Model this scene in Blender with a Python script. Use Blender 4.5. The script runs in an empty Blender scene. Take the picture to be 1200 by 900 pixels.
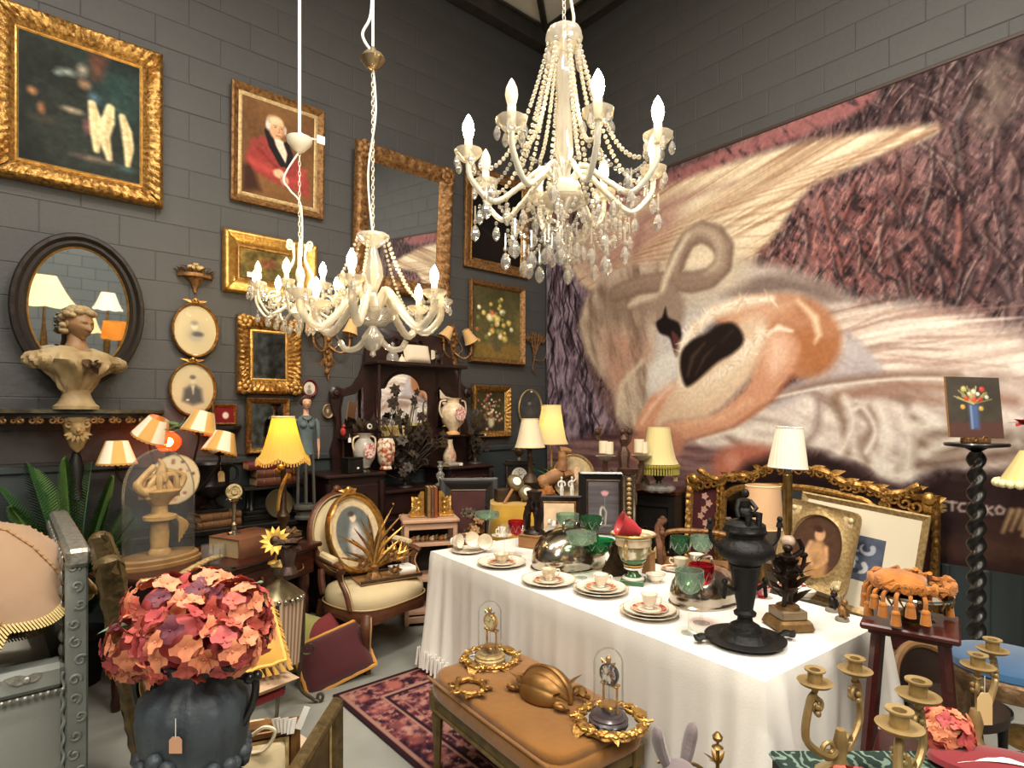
import bpy, math, random
import numpy as np
from mathutils import Vector, Matrix
PI=math.pi; sin=math.sin; cos=math.cos
R=math.radians
random.seed(7)
sc=bpy.context.scene
COL=sc.collection
YAW=R(40.86); FPX=683.0; HOR=487.0; EYE=1.63
cam_d=bpy.data.cameras.new('camera'); cam=bpy.data.objects.new('camera',cam_d); COL.objects.link(cam)
cam.location=(0,0,EYE); cam.rotation_euler=(PI/2,0,-YAW)
cam_d.sensor_width=36; cam_d.lens=36*FPX/1200; cam_d.shift_y=(HOR-450)/1200; cam_d.clip_start=0.05
sc.camera=cam
w=bpy.data.worlds.new('world'); sc.world=w; w.use_nodes=True
w.node_tree.nodes['Background'].inputs[0].default_value=(0.9,0.95,1,1)
w.node_tree.nodes['Background'].inputs[1].default_value=0.3
sc.view_settings.view_transform='Standard'; sc.view_settings.look='None'
sc.view_settings.gamma=1; sc.view_settings.use_curve_mapping=False
sc.view_settings.exposure=0.58
cy=sc.cycles
cy.max_bounces=8; cy.diffuse_bounces=3; cy.glossy_bounces=4; cy.transmission_bounces=6; cy.transparent_max_bounces=14
cy.sample_clamp_indirect=3.0; cy.caustics_reflective=False; cy.caustics_refractive=False
cy.use_denoising=True
def area(name,loc,size,power,col,rot=(0,0,0)):
    d=bpy.data.lights.new(name,'AREA'); d.shape='RECTANGLE'; d.size,d.size_y=size; d.energy=power; d.color=col
    o=bpy.data.objects.new(name,d); o.location=loc; o.rotation_euler=rot; COL.objects.link(o); return o
def point(name,loc,power,col,r=0.03):
    d=bpy.data.lights.new(name,'POINT'); d.energy=power; d.color=col; d.shadow_soft_size=r
    o=bpy.data.objects.new(name,d); o.location=loc; COL.objects.link(o); return o
LW=(1.0,0.93,0.82)
for i,(x,y,pw) in enumerate([(1.6,1.2,215),(-0.8,2.4,120),(1.9,-1.6,150),(-1.6,-1.4,120)]):
    area('strip_light',(x,y,5.45),(1.5,0.5),pw*.6,LW)
for x,y,z,e in((-.9,-.5,3.3,95),(1.5,-1.3,3.5,110),(.6,1.6,4.9,40)): point('fill_light',(x,y,z),e,LW,.35)  # added unseen point lights, brightening the ceiling and the camera-facing sides
WARM=(1.0,0.72,0.38)
SY,CY=sin(YAW),cos(YAW)
WA=4.80; WB=4.665; ZT=5.75     # left wall plane y, right wall plane x, wall top
def ray(px,py):
    a=(px-600)/FPX; return Vector((SY+a*CY, CY-a*SY, (HOR-py)/FPX))
def pt(px,py,Y): return Vector((0,0,EYE))+ray(px,py)*Y
def onz(px,py,z): return pt(px,py,(EYE-z)*FPX/(py-HOR))
def onA(px,py,off=0): d=ray(px,py); return Vector((0,0,EYE))+d*((WA-off)/d.y)
def onB(px,py,off=0): d=ray(px,py); return Vector((0,0,EYE))+d*((WB-off)/d.x)
def dep(p): return p.x*SY+p.y*CY
def zat(py,Y): return EYE+(HOR-py)/FPX*Y
def lin(c):
    c=c/255.0
    return c/12.92 if c<=0.04045 else ((c+0.055)/1.055)**2.4
def L3(c): return (lin(c[0]),lin(c[1]),lin(c[2]),1)
MT={}
def mat(name,col,rough=0.6,metal=0.0,var=None,bump=None,trans=0.0,emit=None,coat=0.0,ior=1.45,col2=None,sheen=0,coord='Object',stretch=None,spec=None,alpha=None):
    """col sRGB 0-255; var=(scale, mix colour 2 sharpness); bump=(scale,strength)"""
    if name in MT: return MT[name]
    m=bpy.data.materials.new(name); m.use_nodes=True; nt=m.node_tree; b=nt.nodes['Principled BSDF']
    b.inputs['Base Color'].default_value=L3(col); b.inputs['Roughness'].default_value=rough; b.inputs['Metallic'].default_value=metal
    b.inputs['IOR'].default_value=ior
    if trans: b.inputs['Transmission Weight'].default_value=trans
    if coat: b.inputs['Coat Weight'].default_value=coat
    if sheen: b.inputs['Sheen Weight'].default_value=sheen
    if spec is not None: b.inputs['Specular IOR Level'].default_value=spec
    if emit: b.inputs['Emission Color'].default_value=L3(emit[0]); b.inputs['Emission Strength'].default_value=emit[1]
    N=nt.nodes.new; LK=nt.links.new
    tc=None
    if var or bump:
        tc=N('ShaderNodeTexCoord'); out=tc.outputs[coord]
        if stretch:
            mp=N('ShaderNodeMapping'); mp.inputs['Scale'].default_value=stretch; LK(out,mp.inputs[0]); out=mp.outputs[0]
    if var:
        n=N('ShaderNodeTexNoise'); n.inputs['Scale'].default_value=var[0]; n.inputs['Detail'].default_value=4; LK(out,n.inputs['Vector'])
        r=N('ShaderNodeValToRGB'); r.color_ramp.elements[0].position=0.5-var[1]; r.color_ramp.elements[1].position=0.5+var[1]
        r.color_ramp.elements[0].color=L3(col2 or tuple(c*0.75 for c in col)); r.color_ramp.elements[1].color=L3(col)
        LK(n.outputs['Fac'],r.inputs[0]); LK(r.outputs[0],b.inputs['Base Color'])
    if bump:
        n2=N('ShaderNodeTexNoise'); n2.inputs['Scale'].default_value=bump[0]; n2.inputs['Detail'].default_value=3; LK(out,n2.inputs['Vector'])
        bp=N('ShaderNodeBump'); bp.inputs['Strength'].default_value=bump[1]; bp.inputs['Distance'].default_value=0.01
        LK(n2.outputs['Fac'],bp.inputs['Height']); LK(bp.outputs[0],b.inputs['Normal'])
    MT[name]=m; return m
def glass(name,tint=(255,255,255),op=0.25,rough=0.02,white=0.0):
    """thin clear glass: see-through with a Fresnel sheen"""
    if name in MT: return MT[name]
    m=bpy.data.materials.new(name); m.use_nodes=True; nt=m.node_tree; nt.nodes.clear(); N=nt.nodes.new; LK=nt.links.new
    o=N('ShaderNodeOutputMaterial'); t=N('ShaderNodeBsdfTransparent'); t.inputs[0].default_value=L3(tint)
    g=N('ShaderNodeBsdfGlossy'); g.inputs['Roughness'].default_value=rough
    lw=N('ShaderNodeLayerWeight'); lw.inputs['Blend'].default_value=op
    mx=N('ShaderNodeMixShader'); ml=N('ShaderNodeMath'); ml.operation='MULTIPLY'; ml.inputs[1].default_value=.6; LK(lw.outputs['Fresnel'],ml.inputs[0]); LK(ml.outputs[0],mx.inputs[0]); LK(t.outputs[0],mx.inputs[1]); LK(g.outputs[0],mx.inputs[2])
    last=mx
    if white:
        d=N('ShaderNodeBsdfDiffuse'); d.inputs[0].default_value=L3(tint)
        m2=N('ShaderNodeMixShader'); m2.inputs[0].default_value=white; LK(mx.outputs[0],m2.inputs[1]); LK(d.outputs[0],m2.inputs[2]); last=m2
    LK(last.outputs[0],o.inputs[0]); MT[name]=m; return m
def cloth_mat(name,col,col2,freq,axis='x',rough=0.85,emit=0.0,trans=0.0):
    """striped or pleated cloth, stripes by object coordinate angle or axis; emit only for lit shades"""
    if name in MT: return MT[name]
    m=bpy.data.materials.new(name); m.use_nodes=True; nt=m.node_tree; b=nt.nodes['Principled BSDF']; N=nt.nodes.new; LK=nt.links.new
    tc=N('ShaderNodeTexCoord'); mp=N('ShaderNodeMapping'); LK(tc.outputs['UV'],mp.inputs[0])
    wv=N('ShaderNodeTexWave'); wv.bands_direction='X'; wv.inputs['Scale'].default_value=freq; wv.inputs['Distortion'].default_value=0.2
    LK(mp.outputs[0],wv.inputs[0])
    r=N('ShaderNodeValToRGB'); r.color_ramp.elements[0].color=L3(col); r.color_ramp.elements[1].color=L3(col2)
    r.color_ramp.elements[0].position=0.4; r.color_ramp.elements[1].position=0.6
    LK(wv.outputs['Fac'],r.inputs[0]); LK(r.outputs[0],b.inputs['Base Color']); b.inputs['Roughness'].default_value=rough
    if emit: LK(r.outputs[0],b.inputs['Emission Color']); b.inputs['Emission Strength'].default_value=emit
    MT[name]=m; return m
def vcol_mat(name,rough=0.6,bump=None,coat=0.0,spec=0.5):
    if name in MT: return MT[name]
    m=bpy.data.materials.new(name); m.use_nodes=True; nt=m.node_tree; b=nt.nodes['Principled BSDF']; N=nt.nodes.new; LK=nt.links.new
    a=N('ShaderNodeVertexColor'); a.layer_name='Col'; LK(a.outputs[0],b.inputs['Base Color']); b.inputs['Roughness'].default_value=rough
    b.inputs['Coat Weight'].default_value=coat; b.inputs['Specular IOR Level'].default_value=spec
    if bump:
        tc=N('ShaderNodeTexCoord'); n2=N('ShaderNodeTexNoise'); n2.inputs['Scale'].default_value=bump[0]; LK(tc.outputs['Object'],n2.inputs['Vector'])
        bp=N('ShaderNodeBump'); bp.inputs['Strength'].default_value=bump[1]; bp.inputs['Distance'].default_value=0.01
        LK(n2.outputs['Fac'],bp.inputs['Height']); LK(bp.outputs[0],b.inputs['Normal'])
    MT[name]=m; return m
GOLD=mat('gilt',(208,162,90),0.38,0.8,var=(45,0.22),col2=(108,70,32),bump=(90,0.35))
GOLDB=mat('bright_gilt',(228,184,104),0.32,0.85,var=(30,0.3),col2=(164,116,52),bump=(60,0.2))
GOLDD=mat('old_gilt',(165,122,74),0.5,0.55,var=(40,0.2),col2=(88,58,34),bump=(80,0.4))
GOLDP=mat('pale_gilt',(205,178,128),0.5,0.45,var=(50,0.25),col2=(140,112,68),bump=(90,0.3))
BRASS=mat('aged_brass',(178,146,90),0.35,0.9,var=(25,0.3),col2=(110,84,46))
BRONZE=mat('bronze',(92,70,50),0.42,0.75,var=(30,0.25),col2=(48,38,32),bump=(70,0.3))
BLACK=mat('black_lacquer',(20,18,17),0.35,0.0,coat=0.2)
EBON=mat('ebonised_wood',(27,22,20),0.45,var=(14,0.3),col2=(16,13,12))
MAHO=mat('mahogany',(66,26,18),0.32,var=(9,0.25),col2=(36,14,10),stretch=(1,1,6),coat=0.15)
DARKW=mat('dark_carved_wood',(48,24,20),0.4,var=(10,0.25),col2=(24,12,11),coat=0.1)
OAK=mat('light_oak',(168,124,76),0.55,var=(10,0.3),col2=(130,88,50),stretch=(1,1,8))
MIRROR=mat('mirror_glass',(232,236,236),0.02,1.0)
MIRROLD=mat('foxed_mirror',(205,208,205),0.05,1.0,var=(16,0.12),col2=(150,140,120))
WHITECH=mat('white_china',(238,232,222),0.2,coat=0.4)
CREAM=mat('cream',(226,208,176),0.7)
SILVER=mat('silver_plate',(205,198,186),0.16,1.0,var=(8,0.35),col2=(160,148,130))
CRYST=glass('crystal',(255,252,246),0.55,0.03,white=0.14)
CRYSTC=glass('crystal_warm',(255,250,238),0.55,0.05,white=0.26)
CLEAR=glass('clear_glass',(252,253,252),0.10,0.02,white=.035)
BULB=mat('lit_bulb',(255,240,210),0.4,emit=((255,224,165),90.0))
BULBOFF=mat('unlit_bulb_glow',(250,238,215),0.3,emit=((255,226,170),0.12))  # bulb that is off, with a faint glow put into its material
WAX=mat('candle_wax',(238,222,190),0.5)
TAG=mat('paper_tag',(226,196,140),0.8)
WHITEPAPER=mat('white_paper',(236,232,224),0.8)
STRING=mat('white_cord',(225,222,215),0.7)
class MB:
    def __init__(s): s.v=[]; s.f=[]; s.uv=None; s.M=Matrix.Identity(4); s.st=[]
    def push(s,m): s.st.append(s.M); s.M=s.M@m; return s
    def pop(s): s.M=s.st.pop(); return s
    def add(s,vs,fs):
        b=len(s.v); M=s.M
        s.v.extend([tuple(M@Vector(v)) for v in vs]); s.f.extend([tuple(i+b for i in f) for f in fs]); return s
    def box(s,c,d,bev=0.0,rz=0.0,taper=1.0):
        x,y,z=d[0]/2,d[1]/2,d[2]/2
        if rz: s.push(Matrix.Translation(c)@Matrix.Rotation(rz,4,'Z')); c=(0,0,0)
        if bev<=0:
            vs=[(c[0]+i*x*(taper if k>0 else 1),c[1]+j*y*(taper if k>0 else 1),c[2]+k*z) for i in(-1,1) for j in(-1,1) for k in(-1,1)]
            s.add(vs,[(0,1,3,2),(4,6,7,5),(0,4,5,1),(2,3,7,6),(0,2,6,4),(1,5,7,3)])
        else:
            b=min(bev,x*.9,y*.9,z*.9); vs=[]; ix={}
            for i in(-1,1):
                for j in(-1,1):
                    for k in(-1,1):
                        t=taper if k>0 else 1
                        for a in range(3):
                            p=[x*t-b,y*t-b,z-b]; p[a]+=b
                            ix[(i,j,k,a)]=len(vs); vs.append((c[0]+i*p[0],c[1]+j*p[1],c[2]+k*p[2]))
            F=[]
            for a,(o1,o2) in enumerate(((1,2),(2,0),(0,1))):
                for g in(-1,1):
                    q=[]
                    for (m,n) in ((-1,-1),(1,-1),(1,1),(-1,1)):
                        t=[0,0,0]; t[a]=g; t[o1]=m; t[o2]=n; q.append(ix[(t[0],t[1],t[2],a)])
                    F.append(tuple(q if g>0 else q[::-1]))
            for i in(-1,1):
                for j in(-1,1):
                    for k in(-1,1):
                        q=(ix[(i,j,k,0)],ix[(i,j,k,1)],ix[(i,j,k,2)]); F.append(q if i*j*k>0 else q[::-1])
            for a in range(3):
                o1,o2=[(1,2),(2,0),(0,1)][a]
                for m in(-1,1):
                    for n in(-1,1):
                        A=[0,0,0];B=[0,0,0];A[a]=-1;B[a]=1;A[o1]=B[o1]=m;A[o2]=B[o2]=n
                        q=(ix[(*A,o1)],ix[(*B,o1)],ix[(*B,o2)],ix[(*A,o2)]); F.append(q if m*n>0 else q[::-1])
            s.add(vs,F)
        if rz: s.pop()
        return s
    def lathe(s,prof,n=24,c=(0,0,0),sx=1.0,sy=1.0,fl=None,cap=True):
        vs=[];fs=[];m=len(prof)
        for i,(r,z) in enumerate(prof):
            for j in range(n):
                a=2*PI*j/n; k=fl(a,i/(m-1)) if fl else 1.0
                vs.append((c[0]+r*k*cos(a)*sx,c[1]+r*k*sin(a)*sy,c[2]+z))
        for i in range(m-1):
            for j in range(n):
                k=(j+1)%n; fs.append((i*n+j,i*n+k,(i+1)*n+k,(i+1)*n+j))
        if cap:
            if prof[0][0]>1e-4: fs.append(tuple(range(n-1,-1,-1)))
            if prof[-1][0]>1e-4: fs.append(tuple((m-1)*n+j for j in range(n)))
        return s.add(vs,fs)
    def tube(s,pts,r,n=8,closed=False,flat=1.0):
        P=[Vector(p) for p in pts]; m=len(P); rr=r if hasattr(r,'__len__') else [r]*m
        vs=[];fs=[];up=None
        for i in range(m):
            if closed: t=P[(i+1)%m]-P[i-1]
            else: t=P[min(i+1,m-1)]-P[max(i-1,0)]
            t.normalize()
            if up is None: up=Vector((0,0,1)) if abs(t.z)<0.9 else Vector((1,0,0))
            up=up-t*up.dot(t)
            if up.length<1e-5: up=t.orthogonal()
            up.normalize(); sd=t.cross(up)
            for j in range(n):
                a=2*PI*j/n; vs.append(tuple(P[i]+(up*cos(a)*flat+sd*sin(a))*rr[i]))
        for i in range(m if closed else m-1):
            for j in range(n):
                k=(j+1)%n; i2=(i+1)%m; fs.append((i*n+j,i*n+k,i2*n+k,i2*n+j))
        if not closed: fs.append(tuple(range(n-1,-1,-1))); fs.append(tuple((m-1)*n+j for j in range(n)))
        return s.add(vs,fs)
    def prism(s,poly,y0,y1):
        n=len(poly); a=sum(poly[i][0]*poly[(i+1)%n][1]-poly[(i+1)%n][0]*poly[i][1] for i in range(n))
        if a<0: poly=poly[::-1]
        if y0>y1: y0,y1=y1,y0
        vs=[(x,y0,z) for x,z in poly]+[(x,y1,z) for x,z in poly]
        fs=[tuple(range(n)),tuple(range(2*n-1,n-1,-1))]+[(i,n+i,n+(i+1)%n,(i+1)%n) for i in range(n)]
        return s.add(vs,fs)
    def slab(s,poly,z0,z1):
        n=len(poly); a=sum(poly[i][0]*poly[(i+1)%n][1]-poly[(i+1)%n][0]*poly[i][1] for i in range(n))
        if a<0: poly=poly[::-1]
        vs=[(x,y,z0) for x,y in poly]+[(x,y,z1) for x,y in poly]
        fs=[tuple(range(n-1,-1,-1)),tuple(range(n,2*n))]+[(i,(i+1)%n,n+(i+1)%n,n+i) for i in range(n)]
        return s.add(vs,fs)
    def sph(s,c,r,n=12,m=8,fn=None):
        rx,ry,rz=r if hasattr(r,'__len__') else (r,r,r); vs=[];fs=[]
        for i in range(m+1):
            t=PI*i/m
            for j in range(n):
                a=2*PI*j/n; d=(sin(t)*cos(a),sin(t)*sin(a),-cos(t)); k=fn(*d) if fn else 1.0
                vs.append((c[0]+rx*d[0]*k,c[1]+ry*d[1]*k,c[2]+rz*d[2]*k))
        for i in range(m):
            for j in range(n):
                k=(j+1)%n; fs.append((i*n+j,i*n+k,(i+1)*n+k,(i+1)*n+j))
        return s.add(vs,fs)
    def surf(s,f,nu,nv,cu=False,cv=False):
        vs=[f(i/(nu if cu else nu-1),j/(nv if cv else nv-1)) for i in range(nu) for j in range(nv)]; fs=[]
        for i in range(nu if cu else nu-1):
            for j in range(nv if cv else nv-1):
                a,b=(i+1)%nu,(j+1)%nv; fs.append((i*nv+j,a*nv+j,a*nv+b,i*nv+b))
        return s.add(vs,fs)
    def frame(s,w,h,fw,prof,rel=None,nu=24):
        """rectangular moulding in the x,z plane, front towards -y; prof[(t 0 outer..1 inner, depth)]; rel(u metres,t)->added depth"""
        c=[(-w/2,-h/2),(w/2,-h/2),(w/2,h/2),(-w/2,h/2)]; ci=[(-w/2+fw,-h/2+fw),(w/2-fw,-h/2+fw),(w/2-fw,h/2-fw),(-w/2+fw,h/2-fw)]
        for k in range(4):
            a,b,ai,bi=c[k],c[(k+1)%4],ci[k],ci[(k+1)%4]; Ln=math.hypot(b[0]-a[0],b[1]-a[1]); n=max(2,int(nu*Ln/max(w,h)))
            def f(u,v):
                q=v*(len(prof)-1); i=min(int(q),len(prof)-2); fr=q-i
                t=prof[i][0]*(1-fr)+prof[i+1][0]*fr; d=prof[i][1]*(1-fr)+prof[i+1][1]*fr
                ox=a[0]+(b[0]-a[0])*u; oz=a[1]+(b[1]-a[1])*u; ix=ai[0]+(bi[0]-ai[0])*u; iz=ai[1]+(bi[1]-ai[1])*u
                if rel and 0<v<1: d+=rel((u-.5)*Ln,t)
                return (ox+(ix-ox)*t,-d,oz+(iz-oz)*t)
            s.surf(f,n,len(prof) if rel is None else max(len(prof),9))
        return s
    def oval(s,rx,rz,fw,prof,rel=None,n=56):
        def f(u,v):
            q=v*(len(prof)-1); i=min(int(q),len(prof)-2); fr=q-i
            t=prof[i][0]*(1-fr)+prof[i+1][0]*fr; d=prof[i][1]*(1-fr)+prof[i+1][1]*fr
            if rel and 0<v<1: d+=rel(u,t)
            a=2*PI*u; return ((rx-fw*t)*cos(a),-d,(rz-fw*t)*sin(a))
        return s.surf(f,n,len(prof) if rel is None else max(len(prof),7),cu=True)
    def disc(s,rx,rz,y,n=40):
        return s.add([(rx*cos(2*PI*j/n),y,rz*sin(2*PI*j/n)) for j in range(n)],[tuple(range(n))])
    def quad(s,a,b,c,d): return s.add([a,b,c,d],[(0,1,2,3)])
    def leaf(s,p,d,ln,wd,up=(0,0,1),bend=0.3,n=5,cup=0.15,tip=0.0):
        d=Vector(d).normalized(); up=Vector(up); sd=d.cross(up)
        if sd.length<1e-4: sd=d.orthogonal()
        sd.normalize(); nn=sd.cross(d); P=Vector(p); vs=[];fs=[]
        for i in range(n+1):
            t=i/n; wv=wd*sin(PI*(0.06+0.94*t)**0.8)*0.5 if i<n else wd*tip*.5
            c=P+d*ln*t-nn*bend*ln*t*t
            vs+= [tuple(c-sd*wv+nn*cup*wv),tuple(c),tuple(c+sd*wv+nn*cup*wv)]
        for i in range(n):
            for j in range(2): a=i*3+j; fs.append((a,a+1,a+4,a+3))
        return s.add(vs,fs)
    def mesh(s,name,m,smooth=40):
        me=bpy.data.meshes.new(name); me.from_pydata(s.v,[],s.f)
        if m: me.materials.append(m)
        if smooth:
            me.shade_smooth(); me.set_sharp_from_angle(angle=R(smooth))
        return me
    def build(s,name,m,parent=None,smooth=40,loc=None,rot=None):
        return link(s.mesh(name,m,smooth),name,parent,loc,rot)
def link(me,name,parent=None,loc=None,rot=None):
    o=bpy.data.objects.new(name,me); COL.objects.link(o); o.parent=parent
    if loc is not None: o.location=loc
    if rot is not None: o.rotation_euler=rot
    return o
def thing(name,label,cat,loc=(0,0,0),rz=0,group=None,rot=None):
    o=bpy.data.objects.new(name,None); COL.objects.link(o); o.empty_display_size=0.05
    o.location=loc; o.rotation_euler=rot if rot else (0,0,rz); o['label']=label; o['category']=cat
    if group: o['group']=group
    return o
def tag(o,label,cat,group=None):
    o['label']=label; o['category']=cat
    if group: o['group']=group
    return o
def struct(o): o['kind']='structure'; return o
def copy_tree(o,parent=None):
    c=o.copy(); COL.objects.link(c); c.parent=parent
    for ch in list(o.children): copy_tree(ch,c)
    return c
def T(x=0,y=0,z=0): return Matrix.Translation((x,y,z))
def RZ(a): return Matrix.Rotation(a,4,'Z')
def RX(a): return Matrix.Rotation(a,4,'X')
def RY(a): return Matrix.Rotation(a,4,'Y')
def bez(P,n=12):
    """Catmull-Rom through points"""
    P=[Vector(p) for p in P]; out=[]
    for i in range(len(P)-1):
        a=P[max(i-1,0)];b=P[i];c=P[i+1];d=P[min(i+2,len(P)-1)]
        for k in range(n):
            t=k/n; out.append(0.5*((2*b)+(c-a)*t+(2*a-5*b+4*c-d)*t*t+(3*b-a-3*c+d)*t**3))
    out.append(P[-1]); return out
def scroll(turns=1.25,r0=0.05,r1=0.012,n=22,a0=0.0,sgn=1):
    return [((r0+(r1-r0)*i/n)*cos(a0+sgn*2*PI*turns*i/n),0,(r0+(r1-r0)*i/n)*sin(a0+sgn*2*PI*turns*i/n)) for i in range(n+1)]
class Cv:
    """w,h canvas in metres; shapes given in metres from the top left"""
    def __init__(s,w,h,nx,ny,base):
        s.w,s.h,s.nx,s.ny=w,h,nx,ny
        s.x=np.linspace(0,w,nx)[None,:].repeat(ny,0); s.y=np.linspace(0,h,ny)[:,None].repeat(nx,1)
        s.im=np.empty((ny,nx,3)); s.im[:]=base; s.rng=np.random.default_rng(5)
    def noise(s,sx,sy=None,ang=0.0,seed=0,oct=3):
        sy=sy or sx; ca,sa=cos(ang),sin(ang); u=(s.x*ca+s.y*sa)/sx; v=(-s.x*sa+s.y*ca)/sy; o=np.zeros_like(u); a=1.0; tot=0
        rng=np.random.default_rng(seed+11)
        for k in range(oct):
            g=rng.random((128,128)); iu=np.floor(u).astype(int); iv=np.floor(v).astype(int); fu=u-iu; fv=v-iv
            fu=fu*fu*(3-2*fu); fv=fv*fv*(3-2*fv); i0,i1,j0,j1=iu%128,(iu+1)%128,iv%128,(iv+1)%128
            o+=a*((g[j0,i0]*(1-fu)+g[j0,i1]*fu)*(1-fv)+(g[j1,i0]*(1-fu)+g[j1,i1]*fu)*fv); tot+=a; a*=.55; u=u*2.03; v=v*2.03
        return o/tot
    def mix(s,m,col):
        col=np.array(col,float)
        if col.ndim==1: col=col[None,None,:]
        s.im=s.im*(1-m[...,None])+col*m[...,None]; return s
    def ramp(s,m,cols):
        n=len(cols)-1; q=np.clip(m,0,0.9999)*n; i=q.astype(int); f=(q-i)[...,None]; c=np.array(cols,float); return c[i]*(1-f)+c[i+1]*f
    def pmask(s,P,soft):
        P=np.array(P,float); ins=np.zeros(s.x.shape,bool); d=np.full(s.x.shape,1e9)
        x0,y0=P.min(0)-soft*2; x1,y1=P.max(0)+soft*2
        a0,a1=int(max(0,np.floor(x0/s.w*(s.nx-1)))),int(min(s.nx,np.ceil(x1/s.w*(s.nx-1))+1)); b0,b1=int(max(0,np.floor(y0/s.h*(s.ny-1)))),int(min(s.ny,np.ceil(y1/s.h*(s.ny-1))+1))
        m=np.zeros(s.x.shape)
        if a1<=a0 or b1<=b0: return m
        x=s.x[b0:b1,a0:a1]; y=s.y[b0:b1,a0:a1]; ins=np.zeros(x.shape,bool); d=np.full(x.shape,1e9)
        for k in range(len(P)):
            ax,ay=P[k]; bx,by=P[(k+1)%len(P)]; ex,ey=bx-ax,by-ay; t=np.clip(((x-ax)*ex+(y-ay)*ey)/(ex*ex+ey*ey+1e-12),0,1)
            d=np.minimum(d,(x-ax-t*ex)**2+(y-ay-t*ey)**2)
            c=((ay>y)!=(by>y))&(x<(bx-ax)*(y-ay)/(by-ay+1e-12)+ax); ins^=c
        d=np.sqrt(d); sd=np.where(ins,d,-d); m[b0:b1,a0:a1]=np.clip(sd/soft*0.5+0.5,0,1); return m
    def poly(s,P,col,soft=0.01,al=1.0,tex=None):
        m=s.pmask(P,soft)*al
        if tex is not None: m=m*tex
        return s.mix(m,col)
    def ell(s,cx,cy,rx,ry,col,soft=0.3,al=1.0,ang=0):
        ca,sa=cos(ang),sin(ang); X=s.x-cx; Y=s.y-cy; u=(X*ca+Y*sa)/rx; v=(-X*sa+Y*ca)/ry
        r=np.sqrt(u*u+v*v); return s.mix(np.clip((1-r)/soft,0,1)*al,col)
    def line(s,P,wd,col,soft=None,al=1.0,tex=None):
        P=[np.array(p,float) for p in P]; ws=wd if hasattr(wd,'__len__') else [wd]*len(P); mw=max(ws); soft=soft or mw*0.6; m=np.zeros(s.x.shape)
        for k in range(len(P)-1):
            (ax,ay),(bx,by)=P[k],P[k+1]; g=mw+soft
            a0=int(max(0,np.floor((min(ax,bx)-g)/s.w*(s.nx-1)))); a1=int(min(s.nx,np.ceil((max(ax,bx)+g)/s.w*(s.nx-1))+1)); b0=int(max(0,np.floor((min(ay,by)-g)/s.h*(s.ny-1)))); b1=int(min(s.ny,np.ceil((max(ay,by)+g)/s.h*(s.ny-1))+1))
            if a1<=a0 or b1<=b0: continue
            x=s.x[b0:b1,a0:a1]; y=s.y[b0:b1,a0:a1]; ex,ey=bx-ax,by-ay
            t=np.clip(((x-ax)*ex+(y-ay)*ey)/(ex*ex+ey*ey+1e-12),0,1); d=np.hypot(x-ax-t*ex,y-ay-t*ey); ww=(ws[k]*(1-t)+ws[k+1]*t)/2
            m[b0:b1,a0:a1]=np.maximum(m[b0:b1,a0:a1],np.clip((ww-d)/soft+0.5,0,1))
        m*=al
        if tex is not None: m=m*tex
        return s.mix(m,col)
    def grain(s,amt,sx,sy=None,ang=0,seed=3): s.im*=(1+amt*(s.noise(sx,sy,ang,seed)-0.5)*2)[...,None]; return s
    def mesh(s,name,m,mask=None):
        """flat grid in x,z facing -y, centred"""
        nx,ny=s.nx,s.ny; co=np.zeros((ny,nx,3)); co[...,0]=s.x-s.w/2; co[...,2]=s.h/2-s.y
        idx=np.arange(nx*ny).reshape(ny,nx); q=np.stack([idx[1:,:-1],idx[1:,1:],idx[:-1,1:],idx[:-1,:-1]],-1)
        if mask is not None: q=q[mask[:-1,:-1]]
        q=q.reshape(-1,4)
        me=bpy.data.meshes.new(name); me.vertices.add(nx*ny); me.vertices.foreach_set('co',co.reshape(-1).astype(np.float32))
        me.loops.add(q.size); me.loops.foreach_set('vertex_index',q.reshape(-1).astype(np.int32)); me.polygons.add(len(q))
        me.polygons.foreach_set('loop_start',(np.arange(len(q))*4).astype(np.int32))
        c=np.clip(s.im/255,0,1); c=np.where(c<=0.04045,c/12.92,((c+0.055)/1.055)**2.4)
        a=me.color_attributes.new('Col','FLOAT_COLOR','POINT'); a.data.foreach_set('color',np.concatenate([c,np.ones((ny,nx,1))],-1).reshape(-1).astype(np.float32))
        me.update(); me.validate(); me.materials.append(m); return me
PAINT=vcol_mat('oil_painting',0.65,spec=.15)
PRINT=vcol_mat('paper_print',0.7)
# ================================================================ SETTING
def brick_wall_mat():
    m=bpy.data.materials.new('painted_blockwork_far'); m.use_nodes=True; nt=m.node_tree; b=nt.nodes['Principled BSDF']; N=nt.nodes.new; LK=nt.links.new
    tc=N('ShaderNodeTexCoord'); br=N('ShaderNodeTexBrick'); LK(tc.outputs['UV'],br.inputs[0])
    br.inputs['Scale'].default_value=1; br.inputs['Brick Width'].default_value=.43; br.inputs['Row Height'].default_value=.211; br.inputs['Mortar Size'].default_value=.006
    br.inputs['Color1'].default_value=L3((108,110,110)); br.inputs['Color2'].default_value=L3((100,104,104)); br.inputs['Mortar'].default_value=L3((70,72,72))
    LK(br.outputs[0],b.inputs['Base Color']); b.inputs['Roughness'].default_value=.8; return m
WALLM=mat('grey_wall_paint',(72,71,70),0.62,var=(2.2,0.3),col2=(63,62,62),bump=(38,0.25))
WALLJ=mat('painted_joint',(68,67,66),0.7)
WALLT=mat('dark_teal_wall_paint',(52,60,62),0.5,var=(3,0.3),col2=(44,51,53))
FLOORM=mat('concrete_floor',(158,158,150),0.55,var=(1.6,0.25),col2=(122,122,116),bump=(18,0.12))
CEILM=mat('ceiling_sheet',(235,228,214),0.8,var=(2,0.3),col2=(215,208,195))
STEEL=mat('painted_steel',(62,58,52),0.5,var=(8,0.25),col2=(44,41,38))
far=brick_wall_mat()
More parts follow.
